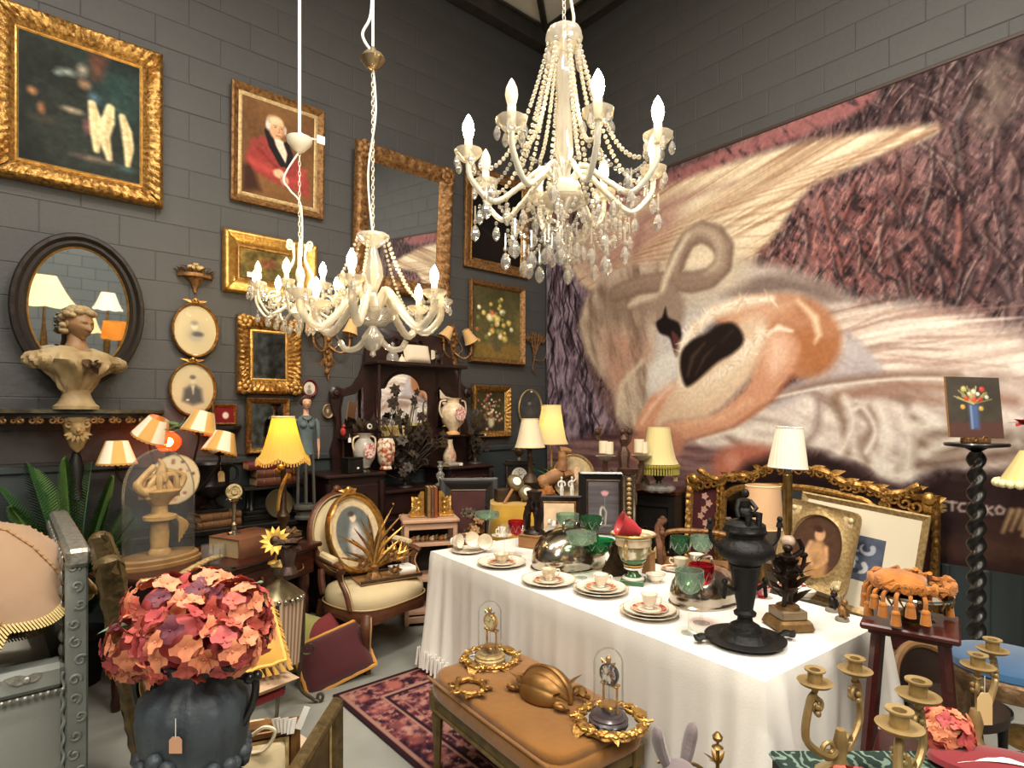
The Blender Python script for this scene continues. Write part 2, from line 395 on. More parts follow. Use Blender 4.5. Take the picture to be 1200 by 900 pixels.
mb=MB(); mb.box((-.2,0,-.05),(9.9,9.8,.1)); fl=struct(mb.build('floor',FLOORM,smooth=0))
mb=MB(); mb.box((-.2,0,6.03),(10.2,10.2,.1)); struct(mb.build('ceiling',CEILM,smooth=0))
def plain_wall(name,c,d,m,uvax=None):
    mb=MB(); mb.box(c,d); o=struct(mb.build(name,m,smooth=0))
    uv=o.data.uv_layers.new(name='UVMap')
    for p in o.data.polygons:
        for li in p.loop_indices:
            v=o.data.vertices[o.data.loops[li].vertex_index].co; uv.data[li].uv=((v.x if abs(p.normal.y)>.5 else v.y),v.z)
    return o
wl=plain_wall('wall_left',(-.2,WA+.1,3.1),(9.9,.2,6.2),WALLJ)
wr=plain_wall('wall_right',(WB+.1,0,3.1),(.2,9.8,6.2),WALLJ)
plain_wall('wall_back',(-5.0,0,3.1),(.2,9.8,6.2),far)
plain_wall('wall_front',(-.2,-4.8,3.1),(9.9,.2,6.2),far)
BW,BH=.43,.211
def block_mesh(name,wd):
    g=.001; dp=.0022; i=.005; x=wd/2-g; z=BH/2-g; mb=MB()
    mb.add([(-x,0,-z),(x,0,-z),(x,0,z),(-x,0,z),(-x+i,-dp,-z+i),(x-i,-dp,-z+i),(x-i,-dp,z-i),(-x+i,-dp,z-i)],[(4,5,6,7),(0,1,5,4),(1,2,6,5),(2,3,7,6),(3,0,4,7)])
    return mb.mesh(name,WALLM,0)
bk=[block_mesh('block',BW),block_mesh('half_block',BW/2)]
z0=1.745-.211*2
rb=random.Random(3)
k=0; z=z0+BH/2
while z<ZT-.05:
    x=WB-(BW/2 if k%2 else BW); first=True
    if k%2==1:
        link(bk[1],'block',wl,(WB-BW/4,WA-rb.uniform(0,.003),z));
    xx=WB-(BW/2 if k%2 else 0)-BW/2
    while xx>-1.15:
        link(bk[0],'block',wl,(xx,WA-rb.uniform(0,.003),z)); xx-=BW
    z+=BH; k+=1
k=0; z=z0+BH/2+BH*12
while z<ZT-.05:
    yy=WA-(0 if k%2 else BW/2)-BW/2
    while yy>-.4:
        o=link(bk[0],'block',wr,(WB-rb.uniform(0,.003),yy,z)); o.rotation_euler=(0,0,-PI/2); yy-=BW
    z+=BH; k+=1
mb=MB(); mb.box((1.7,WA-.008,.63),(5.9,.016,1.26)); struct(mb.build('trim_1',WALLT,smooth=0))
mb=MB(); mb.box((1.7,WA-.02,1.285),(5.9,.04,.05),.01); struct(mb.build('trim_2',WALLT,smooth=0))
mb=MB(); mb.box((WB-.008,2.2,.33),(.016,5.2,.66)); struct(mb.build('trim_3',WALLT,smooth=0))
battens=struct(thing('trim_4','','trim')); del battens['label']; del battens['category']
for i in range(22):
    mb=MB(); mb.box((WB-.024,4.6-i*.21,.33),(.03,.045,.66),.008); mb.build('batten',WALLT,battens)
def beam(name,c,d,flange):
    o=struct(thing(name,'','beam')); del o['label']; del o['category']; x=d[0]>d[1]
    mb=MB(); mb.box(c,d,.006); mb.build('web',STEEL,o)
    for s in(-1,1):
        mb=MB(); cc=list(c); cc[2]+=s*d[2]/2; dd=list(d); dd[2]=.025; dd[1 if x else 0]=flange; mb.box(cc,dd,.004); mb.build('flange',STEEL,o)
    return o
beam('trim_5',(-.2,WA-.08,5.85),(9.7,.05,.2),.13)
beam('trim_6',(WB-.08,0,5.86),(.05,9.5,.2),.13)
mb=MB(); mb.box((WB-.02,0,5.95),(.04,9.5,.4)); struct(mb.build('trim_7',mat('fibre_board',(112,98,80),.9,var=(3,.3),col2=(70,62,52)),smooth=0))
mb=MB(); mb.tube([(WB-.1,WA-.1,5.94),(2.6,3.1,5.94)],.035,8); struct(mb.build('trim_8',STEEL))
mb=MB(); mb.tube([(WB-.16,0.4,5.72),(WB-.16,WA-.3,5.72)],.012,6); struct(mb.build('trim_9',STEEL))
# ================================================================ MURAL (flat printed cloth, figures painted in metres on the cloth)
MX0,MZ1=4.765,3.935; MW,MH=4.97,3.30
cv=Cv(MW,MH,640,424,(112,88,88))
def m_(px,py): p=onB(px,py,.012); return (MX0-p.y,MZ1-p.z)
def mp(L): return [m_(*q) for q in L]
def mps(L):
    P=mp(L); n=len(P); return [tuple(v[:2]) for v in bez([(*P[i%n],0) for i in range(-1,n+2)],3)[3:3*(n+1)]]
def rid(*a): return 1-np.abs(2*cv.noise(*a)-1)
n1=rid(.34,.12,1.1,1); n2=rid(.14,.045,.9,2,3); n3=cv.noise(.75,.5,.3,4); n4=cv.noise(.06,.018,2.0,9); n5=rid(.3,.1,2.2,6)
lowm=np.clip((n3-.3)*1.6,0,1)*.55+np.clip((n1-.55)*1.6,0,1)*.28+np.clip((n5-.6)*1.6,0,1)*.15+(n2-.6)*.3+(n4-.5)*.25
cv.im=cv.ramp(np.clip(lowm,0,1),[(52,40,43),(86,68,71),(120,95,96),(154,122,119),(186,152,147)])
zone=cv.pmask(mps([(870,310),(930,235),(990,205),(1080,215),(1110,290),(1080,350),(1000,362),(930,345),(880,330)]),.4)
zone=np.maximum(zone,.45*cv.pmask(mps([(1090,170),(1150,150),(1180,260),(1120,300)]),.3))
cv.mix(zone*.42*np.clip((n2-.62)*3.5,0,1),(196,112,104)); cv.mix(zone*np.clip((n4-.6)*9,0,1)*.5,(226,160,150)); cv.mix(np.clip((n4-.66)*9,0,1)*.45*(1-zone),(176,150,146)); cv.mix(np.clip((.36-n4)*9,0,1)*.6,(36,26,30))
rs=random.Random(5)
BR=[[(962,232),(968,262),(980,292),(986,322)],[(940,255),(944,290),(934,318)],[(1000,300),(1030,305),(1062,285),(1080,268)],[(1074,272),(1090,300),(1108,318),(1118,345)],[(1040,280),(1052,320),(1060,345)],[(1122,240),(1124,280),(1118,312)],[(1174,240),(1178,300),(1184,350)],[(1120,330),(1140,352),(1170,378)],[(1060,200),(1050,240),(1030,275)],[(1092,170),(1090,215),(1078,260)],[(1110,150),(1118,190),(1112,235)],[(1140,110),(1120,150),(1128,200)],[(1160,130),(1170,170),(1150,210)],[(1020,240),(1010,275),(990,310)],[(1000,215),(990,250),(975,280)],[(1090,90),(1080,130),(1075,150)],[(1050,110),(1040,135),(1035,148)],[(1190,180),(1180,220),(1196,260)],[(1150,260),(1160,300),(1146,340)],[(900,300),(915,280),(925,262)],[(1070,330),(1090,345),(1085,365)],[(1190,360),(1180,400),(1186,425)]]
for q in range(90):
    x,y=rs.uniform(960,1230),rs.uniform(60,400); a=rs.choice([1.5,1.2,2.0,.6])+rs.uniform(-.3,.3); L=rs.uniform(20,60); BR.append([(x,y),(x+cos(a)*L*.5+rs.uniform(-6,6),y+sin(a)*L*.5),(x+cos(a)*L,y+sin(a)*L)])
for q,P in enumerate(BR):
    P=[tuple(v[:2]) for v in bez([(a,b,0) for a,b in mp(P)],5)]; w_=rs.uniform(.014,.032) if q<22 else rs.uniform(.008,.02); tx=np.clip((n4-.15)*2.2,.25,1)
    cv.line([(x+w_*.8,y+w_*.3) for x,y in P],w_*1.6,(36,26,30),soft=w_*1.5,al=.55,tex=tx); cv.line(P,w_,(196,120,108) if q in(0,5,13,14) else rs.choice([(176,140,132),(150,120,116),(164,112,106),(130,122,120),(206,176,166)]),soft=w_,al=.62,tex=tx)
cv.poly(mps([(1150,80),(1190,72),(1192,120),(1168,152),(1146,150)]),(138,122,110),.08,.7,tex=np.clip(n1*1.2,0,1))
cv.poly(mps([(700,235),(780,205),(1000,112),(1010,128),(940,160),(860,190),(790,230),(720,262)]),(176,112,112),.03,.8,tex=np.clip((n2-.2)*2.2,0,1))
tr=.55*rid(.16,.45,-.15,21,4)+.45*rid(.07,.2,.25,22,4); tcol=cv.ramp(np.clip((tr-.45)*2.2,0,1),[(36,28,32),(66,52,60),(120,102,118),(172,150,164)])
cv.poly(mps([(641,285),(672,292),(690,330),(676,380),(694,450),(726,512),(740,545),(641,560)]),tcol,.05)
for i in range(60):
    u=rs.uniform(0,1); v=rs.uniform(0,.8); f=lambda q:(643+u*(30+56*q*q)+rs.uniform(-4,4),300+240*q); P=[f(v),f(v+.07),f(v+.14),f(v+.2)]
    cv.line(mp(P),[.012,.02,.014,.006],rs.choice([(30,24,28),(40,30,36),(160,138,152),(120,96,112)]),al=.7)
gp=cv.noise(.5,.05,0,31); cv.poly(mps([(641,528),(760,500),(860,520),(860,620),(700,640),(641,600)]),cv.ramp(gp,[(74,52,54),(112,80,82),(150,116,114),(168,130,122)]),.05)
wing=[(668,300),(690,262),(740,236),(790,214),(860,190),(905,176),(960,163),(1040,151),(1088,147),(1101,150),(1085,162),(1040,178),(985,202),(950,218),(925,250),(905,280),(885,300),(880,322),(845,330),(760,330),(690,340)]
fe=cv.noise(1.4,.04,-.28,41); cv.poly(mps(wing),cv.ramp(np.clip((fe-.25)*1.9,0,1),[(176,140,112),(214,188,156),(234,214,182),(240,224,196)]),.035)
root=m_(700,318)
for k in range(26):
    t=k/25; e=[(1098,150),(1070,160),(1040,176),(1000,194),(960,214),(935,238),(920,255),(905,280),(890,300),(870,320)]; q=t*8.99; i=int(q); f=q-i
    ex=e[i][0]*(1-f)+e[i+1][0]*f; ey=e[i][1]*(1-f)+e[i+1][1]*f; b=m_(ex,ey); c=((root[0]*.55+b[0]*.45),(root[1]*.45+b[1]*.55)-.16-.1*(1-t))
    P=[((1-s)**2*root[0]+2*s*(1-s)*c[0]+s*s*b[0],(1-s)**2*root[1]+2*s*(1-s)*c[1]+s*s*b[1]) for s in [j/8 for j in range(9)]]
    cv.line(P,[.02,.02,.018,.016,.014,.014,.012,.01,.006],(170,128,98) if k%2 else (236,216,186),soft=.022,al=.55)
cv.poly(mps([(672,300),(700,258),(770,226),(800,250),(780,310),(700,335)]),(168,120,112),.16,.75,tex=np.clip((fe-.2)*2,0,1))
cv.line(mp([(745,300),(752,260),(800,232),(860,214)]),[.04,.1,.08,.02],(150,104,100),soft=.1,al=.5)
gr=cv.noise(.9,.06,.12,51); cv.poly(mps([(700,330),(780,312),(880,305),(960,330),(1000,350),(990,372),(900,352),(820,372),(790,420),(740,400)]),cv.ramp(gr,[(150,132,124),(186,170,160),(206,194,184)]),.06)
cv.poly(mps([(845,345),(900,322),(960,334),(990,352),(960,352),(920,342),(865,352)]),(126,106,100),.04,.8)
cv.poly(mps([(745,395),(800,370),(850,350),(850,365),(800,420),(790,445),(755,490),(740,470)]),(206,198,194),.06,.9)
tu=cv.noise(1.0,.045,-.12,61,4); tc_=cv.ramp(np.clip((tu-.25)*2,0,1),[(172,140,128),(208,184,170),(228,210,196),(240,228,216)])
cv.poly(mps([(962,380),(985,362),(1040,352),(1100,362),(1150,380),(1215,400),(1215,500),(1150,470),(1060,452),(1000,450)]),tc_,.07)
for k in range(30):
    t=k/29; a=m_(968+rs.uniform(-4,14),392+t*52); b=m_(1080+rs.uniform(0,140),352+t*112+rs.uniform(-6,6))
    cv.line([a,((a[0]+b[0])/2,(a[1]+b[1])/2-.05),b],[.012,.03,.008],rs.choice([(176,142,130),(244,232,220),(240,226,212),(196,164,150)]),al=.55)
sb=cv.noise(.3,.08,1.3,71); scol=cv.ramp(np.clip((sb-.2)*1.7,0,1),[(140,116,100),(176,152,134),(198,178,158),(214,196,176)])
cv.poly(mps([(682,372),(700,336),(735,314),(782,312),(785,345),(772,360),(768,400),(762,425),(745,455),(728,492),(716,455),(700,430),(686,405)]),scol,.05)
cv.poly(mps([(704,345),(740,322),(775,330),(768,365),(752,385),(742,372),(720,385),(706,375)]),(136,112,98),.1,.65)
cv.poly(mps([(706,392),(745,392),(762,415),(748,445),(728,470),(712,440)]),(192,132,112),.12,.75,tex=np.clip((sb-.1)*1.6,0,1))
cv.line(mp([(690,345),(682,380),(690,412),(706,440)]),[.03,.08,.08,.03],(216,196,172),soft=.08,al=.8)
cv.poly(mps([(757,418),(730,446),(722,480),(730,503),(748,500),(757,470),(760,440)]),scol,.04)
cv.line(mp([(752,424),(728,452),(724,486)]),[.04,.05,.03],(222,204,178),soft=.05,al=.8)
cv.line(mp([(738,358),(750,350),(765,347),(772,350)]),[.05,.09,.07,.03],(206,186,164),soft=.05)
cv.poly(mps([(790,290),(812,262),(850,262),(872,300),(862,340),(800,350),(770,345)]),(214,198,172),.12,.75)
nk=mp([(722,344),(750,334),(785,329),(812,331),(832,326),(846,312),(848,292),(838,277),(822,272),(806,281),(795,302),(788,325),(783,350),(782,372)])
nkw=[.15,.16,.16,.17,.17,.17,.17,.17,.16,.16,.16,.17,.19,.14]
cv.line(nk,[w_+.02 for w_ in nkw],(134,110,96),soft=.04); cv.line([(x-.008,y-.012) for x,y in nk],[w_*.8 for w_ in nkw],(166,142,124),soft=.07)
cv.line([(x-.03,y-.035) for x,y in nk[4:10]],.06,(196,174,152),soft=.06,al=.8)
cv.line(nk[:5],[.05]*5,(142,116,104),soft=.09,al=.7)
cv.line(mp([(806,276),(794,296),(782,322),(774,348),(768,372)]),[.03,.06,.07,.06,.03],(220,202,178),soft=.05,al=.9)
cv.poly(mps([(806,313),(815,296),(830,292),(837,302),(828,311)]),(230,212,184),.025)
cv.grain(.05,.03,.01,.6,77)
cv.poly(mps([(766,352),(790,340),(802,352),(800,380),(790,385),(770,380)]),(160,138,122),.04)
cv.poly(mps([(780,360),(783,372),(795,378),(799,392),(797,414),(792,418),(788,405),(784,395),(773,390),(769,378),(776,372)]),(44,32,32),.015)
cv.poly(mps([(787,388),(796,396),(796,412),(792,416),(789,404)]),(104,64,62),.012)
sk=cv.noise(.4,.08,.5,81); kcol=cv.ramp(np.clip((sk-.2)*1.7,0,1),[(168,142,130),(200,182,172),(220,206,196),(234,224,214)])
cv.poly(mps([(800,512),(870,485),(905,462),(960,448),(1060,436),(1215,445),(1215,552),(1160,553),(1110,548),(1085,556),(1066,566),(1045,566),(1015,548),(990,540),(960,528),(915,528),(850,526),(815,522)]),kcol,.04)
cv.poly(mps([(900,470),(945,442),(985,412),(990,390),(1004,398),(1036,436),(985,446),(930,470),(905,480)]),cv.ramp(sk,[(160,146,146),(190,178,180),(206,196,196)]),.03)
FO=[([(905,468),(960,450),(1050,440),(1120,440)],(150,120,104)),([(985,464),(1050,452),(1110,455),(1190,470)],(168,128,108)),([(980,462),(1040,462),(1100,470)],(166,128,110)),([(978,470),(990,500),(992,530)],(140,112,92)),([(1000,500),(1002,480),(1020,490),(1022,520)],(160,136,124)),([(1016,540),(1010,520),(1025,500),(1018,480)],(150,124,108)),([(1060,470),(1062,500),(1070,530),(1050,558)],(150,126,112)),([(1070,490),(1090,505),(1110,508)],(140,118,100)),([(1080,520),(1100,530),(1140,520),(1180,512)],(132,108,90)),([(880,490),(920,500),(940,522)],(172,150,140)),([(960,470),(958,500),(945,520)],(160,138,130)),([(1075,545),(1120,540),(1190,530)],(120,94,80))]
for P,c in FO: cv.line([tuple(v[:2]) for v in bez([(a,b,0) for a,b in mp(P)],6)],.05,c,soft=.06,al=.85)
FW=[([(990,466),(1000,495),(985,530),(975,535)],.05),([(1030,475),(1040,510),(1030,545)],.06),([(1055,480),(1066,520),(1058,556),(1030,552)],.06),([(1075,478),(1095,490),(1085,500),(1062,498)],.06),([(1085,530),(1110,520),(1150,505)],.05),([(890,470),(960,455),(1040,445),(1110,444)],.022),([(870,505),(900,500),(930,510)],.06),([(1000,480),(1012,478),(1026,505),(1015,530)],.03),([(820,515),(860,505),(890,515),(930,515)],.05)]
for P,wd in FW: cv.line([tuple(v[:2]) for v in bez([(a,b,0) for a,b in mp(P)],6)],wd,(236,226,214),soft=wd*1.0,al=.85)
cv.poly(mps([(836,556),(840,532),(868,520),(905,526),(908,548),(880,562),(845,575)]),(192,118,96),.05)
cv.ell(*m_(858,540),.1,.1,(222,158,134),.9,.8)
fl_=cv.noise(.25,.2,0,91)
cv.poly(mps([(835,372),(862,352),(900,346),(938,347),(966,360),(984,384),(985,406),(972,430),(950,442),(925,442),(900,450),(880,440),(880,400)]),cv.ramp(fl_,[(172,112,78),(190,132,96),(206,152,120)]),.03)
cv.poly(mps([(845,366),(885,350),(935,350),(920,368),(880,380),(855,384)]),(222,178,148),.07,.85)
cv.poly(mps([(935,388),(975,400),(975,428),(945,440),(930,420)]),(184,118,74),.08,.7)
arm=[(892,402),(904,388),(928,392),(938,410),(925,440),(906,466),(880,488),(848,503),(806,514),(775,517),(772,502),(792,492),(832,486),(858,470),(880,446)]
cv.poly(mps(arm),(216,158,126),.025); cv.poly(mps([(900,396),(920,396),(924,418),(908,440),(900,430)]),(240,198,172),.06,.9); cv.line(mp([(880,470),(840,492),(790,500)]),[.05,.06,.04],(232,182,150),soft=.06,al=.7)
cv.line(mp([(930,440),(904,470),(860,500),(800,518)]),[.03,.03,.03,.02],(164,96,66),soft=.04,al=.7)
cv.poly(mps([(744,505),(750,486),(764,462),(780,444),(796,448),(800,458),(784,475),(775,492),(768,505)]),(220,160,128),.025); cv.line(mp([(788,452),(764,476),(752,496)]),[.03,.04,.03],(240,200,176),soft=.04,al=.8)
cv.poly(mps([(740,512),(770,500),(800,512),(795,535),(760,545),(735,535)]),(196,136,110),.04,.9)
cv.poly(mps([(770,500),(790,476),(830,470),(850,472),(822,488),(785,492)]),(214,176,148),.03,.8)
cv.poly(mps([(790,450),(800,430),(840,400),(880,370),(900,380),(890,420),(870,455),(830,488),(790,492),(768,500),(780,470)]),(224,194,166),.04)
col=mp([(905,350),(870,354),(836,366),(814,384),(800,404),(796,430),(800,452),(812,462),(838,446),(866,424),(884,402),(892,386)])
cv.line(col,[.04,.1,.12,.1,.08,.07,.08,.12,.14,.14,.12,.05],(238,218,194),soft=.06)
cv.line(mp([(905,350),(870,352),(836,364),(812,384),(798,404)]),[.02,.03,.04,.03,.02],(252,240,222),soft=.04,al=.8)
for i in range(110):
    k=rs.uniform(0,len(col)-1.01); j=int(k); f=k-j; x=col[j][0]*(1-f)+col[j+1][0]*f; y=col[j][1]*(1-f)+col[j+1][1]*f; a=rs.uniform(0,6.28); cv.line([(x,y),(x+.1*cos(a),y+.1*sin(a))],[.018,.004],rs.choice([(248,234,214),(222,194,164),(250,240,226)]),al=.7)
cv.line(mp([(935,352),(955,372),(960,392),(955,402)]),[.02,.05,.04,.01],(238,206,172),soft=.04); cv.line(mp([(900,392),(912,384),(928,388)]),[.02,.05,.02],(246,226,204),soft=.03)
cv.poly(mps([(798,452),(826,452),(862,432),(884,412),(872,440),(845,462),(815,478),(795,470)]),(232,206,176),.03,.8)
cv.poly(mps([(760,430),(785,412),(796,430),(790,448),(764,462)]),(226,220,212),.04,.85)
cv.poly(mps([(797,432),(799,412),(812,398),(830,390),(842,381),(858,378),(869,388),(871,402),(858,415),(842,424),(826,438),(812,450),(803,452)]),(50,38,34),.02)
cv.line(mp([(806,440),(812,418),(826,402)]),[.02,.04,.01],(96,76,66),soft=.04,al=.8); cv.line(mp([(815,440),(826,418),(838,406)]),[.01,.03,.01],(88,70,62),soft=.03,al=.7); cv.line(mp([(846,400),(858,388)]),[.02,.03],(74,58,52),soft=.04,al=.7)
dk=cv.noise(.6,.12,0,101)
cv.poly(mps([(860,560),(920,530),(960,532),(1010,550),(1040,572),(1075,570),(1110,556),(1150,560),(1215,556),(1215,690),(860,690)]),cv.ramp(dk,[(44,30,32),(62,44,44),(82,58,54)]),.05)
cv.poly(mps([(1090,630),(1120,618),(1215,630),(1215,668),(1090,664)]),(112,82,66),.1,.55,tex=np.clip((dk-.25)*2.2,0,1))
SG=(196,176,166)
def sgn(P,al=.9): cv.line(mp(P),.014,SG,soft=.012,al=al)
for P in ([(1108,587),(1101,587),(1101,598),(1108,598)],[(1101,592),(1107,592)],[(1111,588),(1121,589)],[(1116,588),(1116,598)],[(1131,590),(1126,590),(1123,595),(1126,599),(1131,599)],[(1136,600),(1137,590),(1145,600),(1146,591)],[(1151,592),(1150,602)],[(1156,593),(1155,603)],[(1163,594),(1156,598),(1163,603)],[(1171,593),(1167,597),(1169,602),(1175,602),(1177,597),(1171,593)]): sgn(P)
for k in range(3): cv.line(mp([(1186+k*9,598),(1175+k*10,624-k*2)]),[.03,.015],(184,152,116),soft=.02)
cv.line(mp([(1205,598),(1199,628)]),.02,(184,152,116))
cv.grain(.07,.02,.02,0,55); g_=cv.im.mean(-1,keepdims=True); cv.im=np.clip(((cv.im*.86+g_*.14)-128)*1.08+112,0,255)
MUR=vcol_mat('printed_mural_cloth',.8,bump=(5,.12),spec=.2)
mo=thing('mural_hanging','huge printed cloth of a swan and a bowed ballerina covering the right wall','mural',(WB-.014,MX0-MW/2,MZ1-MH/2),-PI/2)
link(cv.mesh('printed_cloth',MUR),'printed_cloth',mo)
mb=MB(); mb.box((0,.004,MH/2+.012),(MW,.022,.03),.006); mb.build('top_batten',mat('dark_batten',(58,42,34),.6),mo)
mb=MB(); mb.box((-MW/2-.006,.004,0),(.014,.02,MH),.004); mb.build('side_batten',BLACK,mo)
# ================================================================ RUG
rw,rl=1.3,2.35; rc=Cv(rw,rl,120,200,(70,34,40))
q1=rc.noise(.055,.055,0,201,3); q2=rc.noise(.03,.03,.5,202,3)
rc.im=rc.ramp(np.clip((q1-.25)*2,0,1),[(38,22,32),(70,32,42),(96,44,52),(130,72,74),(150,104,96)])
rc.mix(np.clip((q2-.55)*8,0,1)*.8,(176,132,118)); rc.mix(np.clip((.42-q2)*8,0,1)*.7,(30,24,40))
ex=np.minimum(np.minimum(rc.x,rw-rc.x),np.minimum(rc.y,rl-rc.y))
for a,b,c in ((0,.03,(44,24,30)),(.03,.045,(150,110,98)),(.20,.215,(160,118,104)),(.215,.24,(40,24,34)),(.27,.28,(140,96,88))): rc.mix(((ex>=a)&(ex<b))*1.0,c)
for i in range(8):
    for j in range(12):
        rc.ell(.12 if i==0 else rw-.12 if i==1 else .12+(i-1)*.215,(.15+j*.19) if i<2 else (.12 if j%2 else rl-.12),.055,.055,(158,92,84),.4,.6);
for y in np.arange(.35,rl-.3,.2):
    for x in np.arange(.38,rw-.3,.2):
        rc.ell(x+(.1 if int(y*5)%2 else 0),y,.06,.05,(150,70,72),.5,.6); rc.ell(x+(.1 if int(y*5)%2 else 0),y,.025,.025,(200,160,140),.5,.7)
ro=rc.mesh('rug',vcol_mat('wool_rug',.95,bump=(160,.3),spec=.1))
rug=thing('rug','dark red and navy patterned wool rug lying under the bench and white table','rug',(1.42+rw/2,3.23-rl/2,0.002))
o=link(ro,'rug_pile',rug,(0,0,.012),(-PI/2,0,0))
mb=MB(); mb.box((0,0,.005),(rw,rl,.01),.003); mb.build('rug_backing',mat('rug_edge',(52,30,36),.95),rug)
# ================================================================ WALL HANGINGS
def rectA(tl,tr,br,bl,off=.03):
    P=[onA(*q,off) for q in (tl,tr,br,bl)]; x0=(P[0].x+P[3].x)/2; x1=(P[1].x+P[2].x)/2; zt=(P[0].z+P[1].z)/2; zb=(P[2].z+P[3].z)/2
    return ((x0+x1)/2,WA-off,(zt+zb)/2),x1-x0,zt-zb
def rel_carved(amp,fr):
    return lambda u,t: amp*(abs(sin(u*fr))*max(0,sin(PI*min(1,t*1.15)))*.8+.5*sin(u*fr*2.3+t*9)*sin(PI*t))
PROF_W=[(0,0),(0,.02),(.1,.045),(.3,.05),(.5,.032),(.7,.036),(.85,.018),(1,.008)]
PROF_T=[(0,0),(0,.022),(.25,.028),(.6,.016),(1,.006)]
def framed(name,label,cat,loc,w,h,fw,fm,canvas=None,prof=PROF_W,rel=None,nu=48,sc_=1.0,rz=0,rot=None,slip=None,glassm=None,corner=None,group=None,mirror=None,bev=False,mount=None):
    t=thing(name,label,cat,loc,rz,group,rot)
    pr=[(a,b*sc_) for a,b in prof]
    MB().frame(w,h,fw,pr,rel,nu).build('frame',fm,t,50)
    iw,ih=w-2*fw,h-2*fw
    bk=MB(); bk.box((0,-.003,0),(w-.02,.006,h-.02)); bk.build('backing_board',EBON,t,0)
    if slip:
        MB().frame(iw+.004,ih+.004,slip[0],[(0,.006),(0,.011),(.5,.014),(1,.008)],None,2).build('inner_slip',slip[1],t); iw-=2*slip[0]; ih-=2*slip[0]
    if mount:
        MB().frame(iw+.004,ih+.004,mount[0],[(0,.007),(1,.007)],None,2).build('mount_card',mount[1],t,0)
    if mirror:
        b=MB();
        if bev: b.frame(iw+.004,ih+.004,bev,[(0,.006),(1,.009)],None,2); b.quad((-iw/2+bev,-.009,-ih/2+bev),(iw/2-bev,-.009,-ih/2+bev),(iw/2-bev,-.009,ih/2-bev),(-iw/2+bev,-.009,ih/2-bev))
        else: b.quad((-iw/2-.002,-.008,-ih/2-.002),(iw/2+.002,-.008,-ih/2-.002),(iw/2+.002,-.008,ih/2+.002),(-iw/2-.002,-.008,ih/2+.002))
        b.build('mirror_glass',mirror,t,10)
    if canvas is not None:
        c=canvas(iw-(2*mount[0] if mount else 0),ih-(2*mount[0] if mount else 0)); link(c.mesh('painted_canvas',PAINT),'painted_canvas',t,(0,-.0065 if not mount else -.0065,0))
    if corner:
        for sx in(-1,1):
            for sz in(-1,1):
                b=MB(); r=fw*corner
                for k in range(7):
                    a=PI*k/3.5; b.sph((sx*(w/2-fw*.5)+cos(a)*r*.45,-.05*sc_,sz*(h/2-fw*.5)+sin(a)*r*.45),(r*.3,.012,r*.3),8,5)
                b.sph((sx*(w/2-fw*.5),-.055*sc_,sz*(h/2-fw*.5)),(r*.33,.018,r*.33),8,5); b.build('corner_ornament',fm,t)
    return t
def cv_landscape(w,h):
    c=Cv(w,h,110,124,(34,36,34)); a=c.noise(w*.3,seed=7); c.im=c.ramp(a,[(18,20,18),(34,38,34),(52,60,52)])
    c.poly([(w*.5,h*.05),(w,h*.1),(w,h*.5),(w*.7,h*.45)],(34,58,56),.15*w,.9); c.poly([(w*.55,0),(w*.72,0),(w*.66,h*.2),(w*.58,h*.22)],(104,58,42),.05*w,.8)
    for x,y,rx,ry,col in ((.38,.22,.12,.05,(150,160,150)),(.5,.17,.07,.08,(176,160,140)),(.52,.28,.08,.06,(190,140,104)),(.6,.37,.08,.08,(84,112,130)),(.3,.25,.06,.04,(120,136,128)),(.42,.52,.14,.04,(182,160,134)),(.55,.62,.07,.09,(132,78,84)),(.1,.45,.06,.05,(196,130,84)),(.17,.57,.05,.07,(176,112,70)),(.2,.65,.2,.05,(60,52,44)),(.6,.88,.25,.04,(120,100,90)),(.88,.9,.12,.05,(60,88,88)),(.8,.42,.15,.12,(50,66,56))): c.ell(w*x,h*y,w*rx,h*ry,col,.9,.8)
    for x,y0,y1,r,bn in ((.6,.42,.80,.055,.02),(.71,.41,.84,.06,-.03),(.875,.46,.86,.05,.03)):
        P=[(w*(x-bn),h*y0),(w*(x+.01),h*(y0+.12)),(w*(x+bn),h*(y0+.25)),(w*(x+.02),h*y1)]
        c.line(P,[w*r*1.2,w*r*2,w*r*1.9,w*r*.9],(226,206,158),soft=w*.03); c.line([(a+w*.012,b) for a,b in P],[w*.02]*4,(176,146,100),soft=w*.04,al=.6)
    return c.grain(.25,w*.04)
